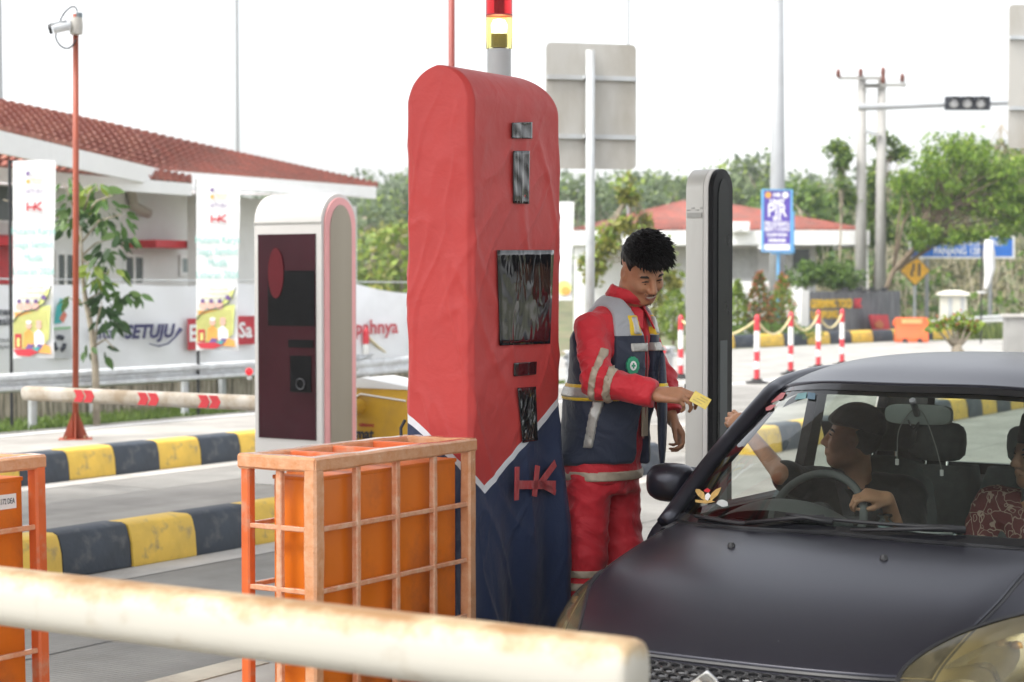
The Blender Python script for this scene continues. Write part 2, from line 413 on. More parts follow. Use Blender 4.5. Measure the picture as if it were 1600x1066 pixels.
# far kerbs in front of the planting
def kerb_line(label, a, b, first):
    d = Vector(b) - Vector(a); n = max(1, int(d.length/1.2)); ang = math.atan2(-d.x, d.y)
    e = thing('kerb', None, None, (a[0], a[1], 0), ang); tag(e, label, kind='structure')
    for i in range(n):
        o = link('kerb_block', KY if (i+first) % 2 == 0 else KB, e); o.location = (0, i*1.2, 0); o.scale = (1.2, 2.0, 1.25)
kerb_line('yellow and black kerb below the dark name wall', (5.3, 51.5), (14.2, 61.5), 0)
kerb_line('short kerb end behind the striped posts', (2.2, 46), (3.5, 47.2), 1)

# toll canopy over the near lanes: off the top of the picture, keeps the sky off the near things
cb = MB(); cb.prism([F(2.2, -14, 5.7), F(2.2, 10, 5.7), F(8.8, 10, 5.7), F(8.8, -14, 5.7)], (0, 0, .5))
tag(cb.build('canopy_roof', mat('canopy_white', (.7, .7, .7), .6)), 'white slab of the toll canopy over the near lanes', kind='structure')

# ------------------------------------------------------------------ air
hz = MB(); hz.box((-175, -30, -1.2), (180, 275, 14.8)); hzo = hz.build('haze', []); tag(hzo, 'thin pale haze in the air', kind='stuff')
hm_ = bpy.data.materials.new('haze_air'); hm_.use_nodes = True; hnt = hm_.node_tree; hnt.nodes.clear(); ho_ = hnt.nodes.new('ShaderNodeOutputMaterial'); hv_ = hnt.nodes.new('ShaderNodeVolumePrincipled')
hv_.inputs['Color'].default_value = (.93, .96, 1.0, 1); hv_.inputs['Density'].default_value = .0007; hv_.inputs['Anisotropy'].default_value = .3; hnt.links.new(hv_.outputs[0], ho_.inputs['Volume']); hzo.data.materials.clear(); hzo.data.materials.append(hm_)
# ------------------------------------------------------------------ hills, brush
def hill(name, fn, x0, x1, y0, y1, n, m, label):
    xs, ys = np.linspace(x0, x1, n), np.linspace(y0, y1, n); Xg, Yg = np.meshgrid(xs, ys); Z = fn(Xg, Yg)
    V = np.stack([Xg, Yg, Z], -1).reshape(-1, 3); i = np.arange((n-1)*(n-1)); r, c = i//(n-1), i % (n-1); a = r*n + c
    o = raw_mesh(name, V, np.stack([a, a+1, a+n+1, a+n], 1), m); return tag(o, label, kind='structure')
M_HILL = mat('wooded_slope', (.07, .09, .035), .95, var=.5, scale=.4, dirt=(.16, .15, .08), dscale=.2)
def hfar(X, Y):
    base = 6.5 + 3.0*np.sin(X*.035+1.0) + 1.5*np.sin(X*.09+2) + 1.5*np.clip((-X-10)/40, 0, 1) + 2*np.clip((X-12)/25, 0, 1)
    return -.5 + base*np.clip((Y-125)/60, 0, 1)**.8
hill('hills', hfar, -160, 170, 124, 260, 60, M_HILL, 'low wooded hills along the skyline')
def bank(X, Y):
    r = np.clip((Y - (76 - .18*(X-13)))/26, 0, 1); e = np.clip((X-9.5)/7, 0, 1)
    return -.12 + e*r*(6.0 + .8*np.sin(X*.3) + .6*np.sin(Y*.25+X*.1))
hill('embankment', bank, 8, 60, 70, 122, 50, M_HILL, 'overgrown embankment behind the blue road sign')

def cards(P, size, up=.3, aspect=.5, jitter=.4):
    """leaf-shaped quads at points P: rhombus lamina, random tilt"""
    n = len(P); a = RNG.normal(size=(n, 3)); a[:, 2] -= up; a /= np.linalg.norm(a, axis=1)[:, None]
    b = RNG.normal(size=(n, 3)); b -= (b*a).sum(1)[:, None]*a; b /= np.linalg.norm(b, axis=1)[:, None]
    s = size*(1 + jitter*RNG.uniform(-1, 1, n))[:, None]; c = np.cross(a, b)
    p0 = P; p1 = P + a*s*.45 + b*s*aspect*.5 + c*s*.06; p2 = P + a*s; p3 = P + a*s*.45 - b*s*aspect*.5 + c*s*.06
    V = np.stack([p0, p1, p2, p3], 1).reshape(-1, 3); Fq = np.arange(4*n).reshape(n, 4); return V, Fq
def blob(c, r, n, shell=.5):
    d = RNG.normal(size=(n, 3)); d /= np.linalg.norm(d, axis=1)[:, None]
    k = (shell + (1-shell)*RNG.uniform(0, 1, n))[:, None]**.6
    return np.asarray(c) + d*k*np.asarray(r)
F_DARK = foliage('leaf_dark', (.018, .045, .012), (.075, .13, .03))
F_MID = foliage('leaf_mid', (.035, .085, .018), (.17, .27, .05))
F_LIGHT = foliage('leaf_light', (.09, .16, .025), (.34, .44, .07))
F_YELL = foliage('leaf_yellowish', (.12, .14, .03), (.40, .38, .09))
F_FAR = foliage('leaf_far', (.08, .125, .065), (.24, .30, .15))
F_DRY = foliage('brush_dry', (.10, .10, .05), (.34, .31, .17))
F_RED = foliage('leaf_red', (.30, .06, .03), (.55, .22, .09))
M_BARK = mat('bark', (.16, .12, .08), .9, var=.3, scale=8, bump=.6, bscale=20)
M_BARKP = mat('bark_pale', (.34, .29, .22), .9, var=.25, scale=8, bump=.5, bscale=20)

def clumps(center, radius, k, each, cr, size, flat=.75):
    """leaf points in k uneven clumps through an ellipsoid"""
    C = blob(center, radius, k, .35); out = []
    for c in C:
        q = cr*RNG.uniform(.55, 1.25); out.append(blob(c, (q, q, q*flat), int(each*RNG.uniform(.6, 1.3)), .3))
    return C, np.concatenate(out)
def tree(name, label, cat, base, trunk, crown, m, size, group=None, bark=None, tr=.12, limbs=True, extra=None):
    """base: world point; trunk: list of offsets; crown: list of (centre, radius, clumps, leaves per clump, clump radius)"""
    e = thing(name, label, cat, base, random.uniform(0, .01), group); base = Vector(base)
    tb = MB(); pts = [Vector(p) for p in trunk]; k = len(pts)
    tb.tube(pts, [tr*(1 - .65*i/(k-1)) for i in range(k)], 8)
    Ps = []
    for c, r, n, each, cr in crown:
        C, P = clumps(c, r, n, each, cr, size); Ps.append(P)
        if limbs:
            for q in C[:min(n, 7)]:
                q = Vector(q); a = pts[min(k-1, max(1, int(k*.55 + random.random()*k*.45)))]
                mid = a.lerp(q, .5) + Vector((random.uniform(-.1, .1), random.uniform(-.1, .1), .12*(q-a).length))
                tb.tube([a, a.lerp(mid, .5), mid, q], [tr*.42, tr*.34, tr*.24, tr*.08], 5)
    tb.build('trunk', bark or M_BARK, e, smooth=True)
    V, Fq = cards(np.concatenate(Ps), size); raw_mesh('crown', V, Fq, m, e, False)
    if extra:
        mm, frac = extra; P = np.concatenate(Ps); P = P[RNG.choice(len(P), int(len(P)*frac), replace=False)] + RNG.normal(size=(int(len(P)*frac), 3))*size*.6 + np.array([0, 0, size*.6])
        V, Fq = cards(P, size*.95); raw_mesh('young_leaves', V, Fq, mm, e, False)
    return e

# far forest on the skyline hill: nobody could count its crowns
P = []
for _ in range(760):
    x, y = RNG.uniform(-55, 75), RNG.uniform(128, 185); z = float(hfar(np.array(x), np.array(y)))
    r = RNG.uniform(1.0, 2.1); P.append(blob((x, y, z+r*.8+RNG.uniform(0, 1.2)), (r, r, r*RNG.uniform(.7, 1.1)), 95, .5))
V, Fq = cards(np.concatenate(P), .62, up=.1, aspect=.6)
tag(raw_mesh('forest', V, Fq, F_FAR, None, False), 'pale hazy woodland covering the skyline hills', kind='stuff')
# brush on the embankment
P = []
for _ in range(520):
    x, y = RNG.uniform(11, 48), RNG.uniform(73, 105); z = float(bank(np.array(x), np.array(y)))
    if z < -.05 and x < 12: continue
    r = RNG.uniform(.35, .95); P.append(blob((x, y, z+r*.6), (r, r, r*.9), 60, .3))
V, Fq = cards(np.concatenate(P), .34, up=-.2, aspect=.45)
tag(raw_mesh('undergrowth', V, Fq, F_DRY, None, False), 'dry olive undergrowth on the embankment behind the signs', kind='stuff')
P = []
for _ in range(240):
    x, y = RNG.uniform(10, 48), RNG.uniform(72, 110); z = float(bank(np.array(x), np.array(y)))
    r = RNG.uniform(.4, 1.2); P.append(blob((x, y, z+r*.7), (r, r, r*.9), 70, .4))
V, Fq = cards(np.concatenate(P), .36, up=.1, aspect=.5)
tag(raw_mesh('shrubbery', V, Fq, F_MID, None, False), 'green shrubs scattered over the embankment', kind='stuff')
# dry stems
n = 1500; bx, by = RNG.uniform(11, 46, n), RNG.uniform(73, 100, n); bz = bank(bx, by)
tip = np.stack([RNG.normal(0, .5, n), RNG.normal(0, .3, n), RNG.uniform(.7, 2.2, n)], 1); B0 = np.stack([bx, by, bz], 1); wv = np.array([.025, 0, 0])
V = np.stack([B0-wv, B0+wv, B0+tip+wv*.4, B0+tip-wv*.4], 1).reshape(-1, 3)
tag(raw_mesh('bare_stems', V, np.arange(4*n).reshape(n, 4), mat('dry_stem', (.42, .37, .27), .9)), 'pale bare stems standing in the embankment brush', kind='stuff')

# grass verges
def grass(name, label, pts, hmin, hmax, m, w=.012):
    P = np.asarray(pts); n = len(P); t = np.stack([RNG.normal(0, .05, n), RNG.normal(0, .05, n), RNG.uniform(hmin, hmax, n)], 1)
    a = RNG.uniform(0, math.pi, n); wv = np.stack([np.cos(a), np.sin(a), 0*a], 1)*w
    V = np.stack([P-wv, P+wv, P+t+wv*.2, P+t-wv*.2], 1).reshape(-1, 3)
    return tag(raw_mesh(name, V, np.arange(4*n).reshape(n, 4), m), label, kind='stuff')
n = 16000; ss, tt = RNG.uniform(4, 30, n), -17.55 - RNG.uniform(0, 1, n)**1.5*1.6
grass('grass', 'short green grass along the foot of the left guardrail', [F(a, b, -.06) for a, b in zip(ss, tt)], .07, .13, foliage('grass_green', (.05, .10, .02), (.20, .28, .06)), .014)
n = 9000; xx = RNG.uniform(9, 40, n); yy = 62 + RNG.uniform(0, 9, n) - (xx-12)*.0
grass('grass_verge', 'grass verge behind the far guardrail on the right', [(a, b, -.1) for a, b in zip(xx, yy)], .2, .6, foliage('grass_green2', (.07, .12, .03), (.28, .32, .10)), .05)
# ================================================================== BACKGROUND BUILDINGS, WALLS, SIGNS
M_WALL = mat('wall_grey', (.80, .80, .80), .8, var=.05, scale=1.5, dirt=(.70, .69, .67), dscale=.7)
M_FASC = mat('fascia_white', (.82, .82, .81), .55, var=.03)
M_TILE = mat('clay_tile', (.35, .115, .08), .7, var=.25, scale=3, dirt=(.26, .12, .09), dscale=1.2, bump=.3, bscale=30)
M_TILE2 = mat('clay_tile_faded', (.42, .17, .12), .75, var=.25, scale=3, dirt=(.30, .15, .11), dscale=1.2)
M_REDP = mat('red_paint', (.55, .03, .04), .5, var=.1)
M_DGLASS = mat('dark_window', (.10, .12, .12), .12, var=.2, scale=.8, spec=.6)
M_FRAME = mat('window_white', (.80, .80, .80), .5)
M_BLACK = mat('black_metal', (.015, .016, .018), .5)
M_GALV = mat('galvanised', (.62, .64, .65), .5, metal=.3, var=.12, scale=9, dirt=(.48, .48, .48), dscale=4)
M_GALV2 = mat('galvanised_dull', (.50, .52, .53), .6, metal=.25, var=.12, scale=6, dirt=(.40, .39, .37), dscale=3)

# ---- left building: tiled roofs over a grey wall
tm = MB(); ns = 5
arc = [(-.5 + i/ns, .06*math.cos(math.pi*(i/ns - .5))*(1 if i not in (0, ns) else .3)) for i in range(ns+1)]
tm.loft([[Vector((x, 0, z-.07)) for x, z in arc], [Vector((x, 0, z)) for x, z in arc], [Vector((x, 1.12, z-.05)) for x, z in arc]], cap=False, closed=False)
_t = tm.build('roof_tile', M_TILE, None, smooth=True, auto=50); TILE = _t.data; bpy.data.objects.remove(_t)
TILE_B = TILE.copy(); TILE_B.materials.clear(); TILE_B.materials.append(M_TILE2)
TV = np.array([v.co for v in TILE.vertices]); TF = np.array([p.vertices for p in TILE.polygons])
def tile_roof(parent, Minv, eave, ridge, rows, cols, keep):
    """tiles over the patch between the eave and ridge polylines (world points); the keep nearest are objects, the rest one part"""
    E, Rg = crom([tuple(p) for p in eave], cols+1) if len(eave) > 2 else np.linspace(eave[0], eave[1], cols+1), None
    Rg = crom([tuple(p) for p in ridge], cols+1) if len(ridge) > 2 else np.linspace(ridge[0], ridge[1], cols+1)
    cells = []
    for r in range(rows):
        for c in range(cols):
            p = lambda rr, cc: Vector(E[cc]).lerp(Vector(Rg[cc]), rr/rows)
            a, b, d = p(r, c), p(r, c+1), p(r+1, c); u = b-a; v = d-a
            nrm = u.cross(v)
            if nrm.length < 1e-5: continue
            nrm.normalize()
            if nrm.z < 0: nrm = -nrm
            w = nrm.cross(u.normalized()); o = (a+b)/2
            Mx = Matrix(((u.x, v.x, nrm.x, o.x), (u.y, v.y, nrm.y, o.y), (u.z, v.z, nrm.z, o.z), (0, 0, 0, 1)))
            cells.append((o.length, Minv @ Mx, u.length, v.length))
    cells.sort(key=lambda q: q[0]); far = []
    for i, (_, Mx, ul, vl) in enumerate(cells):
        if i < keep:
            o = link('roof_tile', TILE if random.random() < .6 else TILE_B, parent)
            o.matrix_parent_inverse = Mx
        else: far.append(np.array(Mx))
    sb = MB(); n = cols
    sb.loft([[Minv @ (Vector(p) - Vector((0, 0, .06))) for p in E], [Minv @ (Vector(p) - Vector((0, 0, .06))) for p in Rg]], cap=False, closed=False)
    sb.build('roof_deck', M_TILE, parent)
    if far:
        V = np.concatenate([TV @ q[:3, :3].T + q[:3, 3] for q in far]); Fq = np.concatenate([TF + i*len(TV) for i in range(len(far))])
        tag(raw_mesh('roof_tiles', V, Fq, M_TILE, parent, True), kind='stuff')
BA = R(25); B0 = Vector((-5.9, 34.9, 0))
bl = thing('toll_office', 'low white building with red tiled roofs behind the banner wall on the left', 'building', B0, -BA)
MBi = mtx(bl).inverted()
E0, E1, E2 = at(-70, 186, 24), at(255, 264, 34.9), at(585, 293, 41.7)
G0, G1, G2 = at(0, 155, 29.5), at(335, 229, 40), at(592, 287, 44.5)
tile_roof(bl, MBi, [E0, at(100, 225, 29), E1, at(420, 279, 38), E2], [G0, at(170, 191, 34.5), G1, at(470, 259, 42.5), G2], 9, 52, 190)
L0, L1 = at(-70, 254, 29.0), at(300, 283, 34.9)
tile_roof(bl, MBi, [L0, L1], [at(-70, 195, 30.2), at(300, 276, 35.2)], 5, 30, 100)
def fascia(a, b, h, dz=0):
    a, b = MBi @ Vector(a), MBi @ Vector(b); f = MB(); f.bar(a - Vector((0, 0, h/2+dz)), b - Vector((0, 0, h/2+dz)), .06, h); f.build('fascia', M_FASC, bl)
fascia(at(-70, 188, 23.95), at(255, 266, 34.8), .30); fascia(at(255, 266, 34.8), at(586, 292, 41.6), .26)
fascia(at(-70, 256, 28.9), at(298, 287, 34.7), .22)
sf = MB(); sf.add([MBi @ p for p in (at(-70, 285, 28.9), at(298, 303, 34.7), at(586, 306, 41.6), at(586, 306, 46), at(255, 305, 42), at(-70, 290, 37))], [(0, 1, 2, 3, 4, 5)])
sf.build('soffit', M_FASC, bl)
wx = -1.7                                           # wall plane in the building's own frame
wb = MB(); wb.box((wx-5, -9, -.1), (wx, 9.2, 3.55)); wb.build('wall', M_WALL, bl)
def on_wall(px, py, dx=0): return MBi @ on_plane(px, py, mtx(bl) @ Vector((wx+dx, 0, 0)), mtx(bl).to_3x3() @ Vector((1, 0, 0)))
def wall_window(x0, y0, x1, y1, m=M_DGLASS, fr=M_FRAME, mull=True):
    a, b = on_wall(x0, y0), on_wall(x1, y1); w = .07
    f = MB(); y_0, y_1, z0, z1 = a.y, b.y, b.z, a.z
    for q in (((wx, y_0-w, z0-w), (wx+.05, y_1+w, z0)), ((wx, y_0-w, z1), (wx+.05, y_1+w, z1+w)), ((wx, y_0-w, z0), (wx+.05, y_0, z1)), ((wx, y_1, z0), (wx+.05, y_1+w, z1))): f.box(*q)
    fo = f.build('window', fr, bl)
    MB().box((wx+.003, y_0, z0), (wx+.02, y_1, z1)).build('pane', m, fo)
    if mull: MB().box((wx+.02, (y_0+y_1)/2-.03, z0), (wx+.045, (y_0+y_1)/2+.03, z1)).build('glazing_bar', fr, fo)
wall_window(-40, 372, 22, 438, M_REDP, M_REDP); wall_window(-40, 285, 20, 345); wall_window(88, 398, 112, 445); wall_window(194, 402, 221, 442); wall_window(282, 404, 307, 426, mat('blind_glass', (.28, .33, .34), .2), M_FRAME, False)
wall_window(440, 405, 470, 445, mull=False)
for x0, x1, y in ((-40, 24, 378), (192, 279, 382)):
    a, b = on_wall(x0, y), on_wall(x1, y); MB().box((wx, a.y, a.z-.06), (wx+.75, b.y, a.z+.08)).build('window_hood', M_REDP, bl)
p0, p1, p2 = on_wall(204, 296, .1), on_wall(209, 322, .1), on_wall(232, 334, .1)
MB().tube([p0 + Vector((0, 0, .1)), p0, p0.lerp(p1, .6), p1, p1.lerp(p2, .5), p2], .09, 10).build('drain_pipe', mat('pipe_beige', (.5, .45, .4), .6), bl, smooth=True)
cx = on_wall(308, 300, .9); MB().box((wx+.8, cx.y-.18, -.1), (wx+1.1, cx.y+.18, 3.55)).build('pillar', M_FASC, bl)
gx = on_wall(0, 300, .3)
gb = MB()
for i in range(9): gb.box((wx+.06, -9+i*.16, 2.2), (wx+.08, -8.97+i*.16, 3.2))
gb.build('window_grille', M_BLACK, bl)

# ---- right building: hipped roof, white fascia
br = thing('police_post', 'white bungalow with a red hipped roof behind the tall lamp post', 'building', (7.0, 70, 0), R(-4))
Mr = mtx(br).inverted()
za = 3.62
ea, eb = Mr @ at(893, 362, 69), Mr @ at(1350, 366, 69); ea.z = eb.z = za; x0, x1 = ea.x, eb.x
ap = Mr @ at(1082, 316, 75); zt = ap.z
rb = MB(); y0, y1 = ea.y, ea.y + 12; ax = ap.x; ay = ap.y
nr = 10
for k in range(nr):                                   # tile courses as stepped strips on the three visible slopes
    a, b_ = k/nr, (k+1)/nr
    def c(p, q, t): return Vector(p).lerp(Vector(q), t)
    A, Bp, C0, C1 = (x0, y0, za), (x1, y0, za), (ax-.3, ay, zt), (ax+.6, ay, zt)
    D, E_ = (x0, y1, za), (x1, y1, za); C0b, C1b = (ax-.3, ay, zt), (ax+.6, ay, zt)
    lift = Vector((0, 0, .05))
    rb.add([c(A, C0, a)+lift, c(Bp, C1, a)+lift, c(Bp, C1, b_), c(A, C0, b_)], [(0, 1, 2, 3)])
    rb.add([c(Bp, C1, a)+lift, c(E_, C1b, a)+lift, c(E_, C1b, b_), c(Bp, C1, b_)], [(0, 1, 2, 3)])
    rb.add([c(D, C0b, a)+lift, c(A, C0, a)+lift, c(A, C0, b_), c(D, C0b, b_)], [(0, 1, 2, 3)])
rb.add([(ax-.3, ay, zt), (ax+.6, ay, zt), (x1, y1, za), (x0, y1, za)], [(0, 1, 2, 3)])
for j in range(64):                                   # running pan lines down the front slope
    t = (j+.5)/64; p, q = Vector((x0, y0, za)).lerp(Vector((x1, y0, za)), t), Vector((ax-.3, ay, zt)).lerp(Vector((ax+.6, ay, zt)), t)
    rb.bar(p + Vector((0, -.02, .07)), q + Vector((0, 0, .05)), .10, .07)
rb.build('roof', mat('muted_tile', (.30, .085, .06), .75, var=.3, scale=4, dirt=(.18, .09, .07), dscale=1.5), br)
f = MB(); f.box((x0-.1, y0-.15, za-.50), (x1+.1, y0-.03, za+.02)); f.box((x1, y0-.03, za-.5), (x1+.1, y1, za+.02)); f.box((x0-.1, y0-.03, za-.5), (x0, y1, za+.02)); f.build('fascia', M_FASC, br)
MB().box((x0+.6, y0+2.0, -.1), (x1-1.6, y1-.5, za)).build('wall', M_WALL, br)
for px in (905, 1010, 1215, 1345):
    p = Mr @ at(px, 400, 68.9); MB().box((p.x-.2, y0+.05, -.1), (p.x+.2, y0+.4, za-.5)).build('pillar', M_FASC, br)
def rwin(a, b, t, u, m=M_DGLASS):
    p, q = Mr @ at(a, t, 71.2), Mr @ at(b, u, 71.2); y = y0+2.0
    fr = MB(); w = .1
    fr.box((p.x-w, y-.05, q.z-w), (q.x+w, y-.01, q.z)); fr.box((p.x-w, y-.05, p.z), (q.x+w, y-.01, p.z+w)); fr.box((p.x-w, y-.05, q.z), (p.x, y-.01, p.z)); fr.box((q.x, y-.05, q.z), (q.x+w, y-.01, p.z)); fo = fr.build('window', M_FRAME, br)
    MB().box((p.x, y-.03, q.z), (q.x, y-.02, p.z)).build('pane', m, fo)
rwin(1142, 1182, 388, 436, mat('curtain_glass', (.55, .56, .55), .3)); rwin(925, 934, 428, 442); rwin(1236, 1262, 390, 420)
p, q = Mr @ at(1075, 440, 68.7), Mr @ at(1255, 472, 68.7); MB().box((p.x, y0-.5, -.1), (q.x, y0-.35, p.z)).build('parapet', M_FASC, br)
lb = MB()
for i in range(16): lb.box((p.x+.15+i*.25, y0-.56, .6), (p.x+.27+i*.25, y0-.5, p.z-.2))
lb.build('louvre_slats', M_WALL, br)
acn = thing('air_conditioner', 'white outdoor fan unit hung at the eaves of the bungalow', 'air conditioner', br.matrix_basis.translation, R(-4))
p = Mr @ at(1156, 356, 68.6)
MB().box((p.x-.32, y0-.52, p.z-.17), (p.x+.32, y0-.16, p.z+.2)).build('case', M_FASC, acn, bevel=.03)
fg_ = MB().lathe([(.0, 0), (.13, 0), (.13, .02), (0, .03)], (0, 0, 0), 14).build('fan_grille', M_WALL, acn); fg_.matrix_local = Matrix.Translation((p.x-.08, y0-.53, p.z)) @ Euler((math.pi/2, 0, 0)).to_matrix().to_4x4()

# ---- banner wall behind the guardrail
FA, FB = at(-80, 440, 25.2), at(690, 455, 32.5)
fd = (FB - FA); fl = math.hypot(fd.x, fd.y); fang = -math.atan2(fd.x, fd.y)
bw = thing('banner_wall', 'long white printed banner stretched along a fence behind the guardrail', 'banner', (FA.x, FA.y, 0), fang + math.pi/2)
# own frame: +x along the wall to the right, -y towards the camera
Mw = mtx(bw).inverted(); NX, NZ = 200, 24; G = np.zeros((NX, NZ, 3))
for i in range(NX):
    x = fl*i/(NX-1); top = 1.82 - .05*x/fl + .05*abs(math.sin(x*1.25))*(-1) + (-.10*math.sin(max(0, (x-7.6))*1.3) if x > 7.6 else 0)
    for j in range(NZ):
        z = .42 + (top-.42)*j/(NZ-1); y = .025*math.sin(x*2.3+z*1.5) + .03*math.sin(x*.9-z*2.2) + .012*math.sin(x*7+z*5)
        G[i, j] = (x, y, z)
M_BAN = mat('banner_vinyl', (.84, .85, .87), .5, var=.04, scale=1, dirt=(.74, .74, .75), dscale=.8, damt=.2)
MB().grid(G).build('banner_sheet', M_BAN, bw, smooth=True)
fp = MB()
for i in range(int(fl/2.4)+1): fp.box((i*2.4-.04, .08, -.1), (i*2.4+.04, .16, 1.9))
for k in range(int(fl/2.4)+1): pass
fpo = fp.build('fence_posts', M_GALV2, bw); fpo['kind'] = 'stuff'
MB().tube([(0, .1, 1.86), (fl, .1, 1.80)], .012, 6).build('wire', M_GALV2, bw)
MB().box((-1, .2, -.1), (fl+.5, .4, .36)).build('plinth', mat('stained_plinth', (.52, .46, .37), .9, var=.25, scale=4, dirt=(.12, .11, .08), dscale=2.5, damt=.6, stretch=(6, 6, .6)), bw)
def onb(px, py): return Mw @ on_plane(px, py, mtx(bw) @ Vector((0, -.075, 0)), mtx(bw).to_3x3() @ Vector((0, 1, 0)))
M_NAVYI = mat('navy_ink', (.035, .035, .12), .6); M_INKR = mat('red_ink', (.50, .035, .05), .6); M_INKK = mat('dark_ink', (.04, .045, .06), .6); M_GREYI = mat('grey_ink', (.42, .44, .46), .6)
def btext(name, body, px, py, hpx, m, sx=1.0, shear=0, align='CENTER', bold=.0):
    p = onb(px, py); q = onb(px, py + hpx); return text(name, body, (p.z-q.z)*1.38, m, bw, (p.x, -.075, p.z), sx=sx, shear=shear, align=align, bold=bold)
btext('lettering', 'anan', 19, 487, 12, M_INKK, 1.0, align='RIGHT', bold=.004); btext('lettering', 'ndonesia', 19, 502, 14, M_INKK, .9, align='RIGHT', bold=.004)
btext('lettering', 'MENTERIAN', 19, 532, 6, M_INKK, .9, align='RIGHT'); btext('lettering', 'PEKERJAAN', 19, 542, 6, M_INKK, .9, align='RIGHT')
btext('lettering', 'kita', 160, 521, 19, M_NAVYI, 1.15, align='CENTER', bold=.004)
btext('lettering', 'SETUJU', 233, 519, 21, M_NAVYI, 1.03, shear=.22, bold=.012)
sw = [onb(x, y) for x, y in ((232, 537), (248, 541), (262, 537), (273, 527), (282, 514))]
MB().tube([Vector((p.x, -.082, p.z)) for p in sw], [.006, .012, .014, .014, .035], 6).build('swoosh', M_NAVYI, bw)
def patch(name, x0, y0, x1, y1, m, dy=-.078):
    a, b = onb(x0, y0), onb(x1, y1); return MB().box((a.x, dy, b.z), (b.x, dy+.004, a.z)).build(name, m, bw)
patch('red_label', 293, 498, 330, 546, M_INKR); patch('red_label', 372, 494, 398, 538, M_INKR)
M_INKW = mat('white_ink', (.85, .85, .85), .6)
btext('lettering', 'E', 301, 522, 26, M_INKW, .95, bold=.01).location.y = -.083; btext('lettering', 'Sa', 383, 517, 24, M_INKW, .95, bold=.008).location.y = -.083
btext('lettering', 'sampahnya', 622, 511, 22, M_INKR, 1.12, align='RIGHT', bold=.006)
btext('lettering', 'ju\nit', 640, 506, 8, M_GREYI, 1.0)
# printed wheelie bag with the recycling mark
bag = [onb(x, y) for x, y in ((81, 512), (110, 510), (113, 560), (80, 560))]
MB().prism([(p.x, -.080, p.z) for p in bag], (0, .004, 0)).build('printed_bin', mat('bin_grey', (.55, .56, .57), .6), bw)
rc = onb(92, 537); k = (onb(92, 527).z - rc.z)
for i in range(3):
    a = R(90 + 120*i); pts = [Vector((rc.x + k*1.0*math.cos(a+d), -.086, rc.z + k*1.05*math.sin(a+d))) for d in (-.75, -.35, .1, .5)]
    rb_ = MB()
    for u, v in zip(pts[:-1], pts[1:]): rb_.bar(u, v, .006, .10, up=(0, 1, 0)) if False else rb_.tube([u, v], .034, 6)
    rb_.build('recycling_arrow', M_INKK, bw)
tl = [onb(x, y) for x, y in ((84, 506), (88, 480), (94, 466), (100, 470), (101, 490), (95, 505))]
MB().prism([(p.x, -.084, p.z) for p in tl], (0, .004, 0)).build('printed_leaf', mat('teal_ink', (.05, .36, .36), .6), bw)
cr = [onb(x, y) for x, y in ((92, 498), (99, 486), (104, 492), (98, 505))]
MB().prism([(p.x, -.089, p.z) for p in cr], (0, .004, 0)).build('printed_shape', mat('coral_ink', (.62, .18, .12), .6), bw)
gl = [onb(x, y) for x, y in ((82, 512), (110, 510), (110, 514), (82, 516))]
MB().prism([(p.x, -.086, p.z) for p in gl], (0, .004, 0)).build('printed_rim', mat('green_ink', (.25, .45, .25), .6), bw)

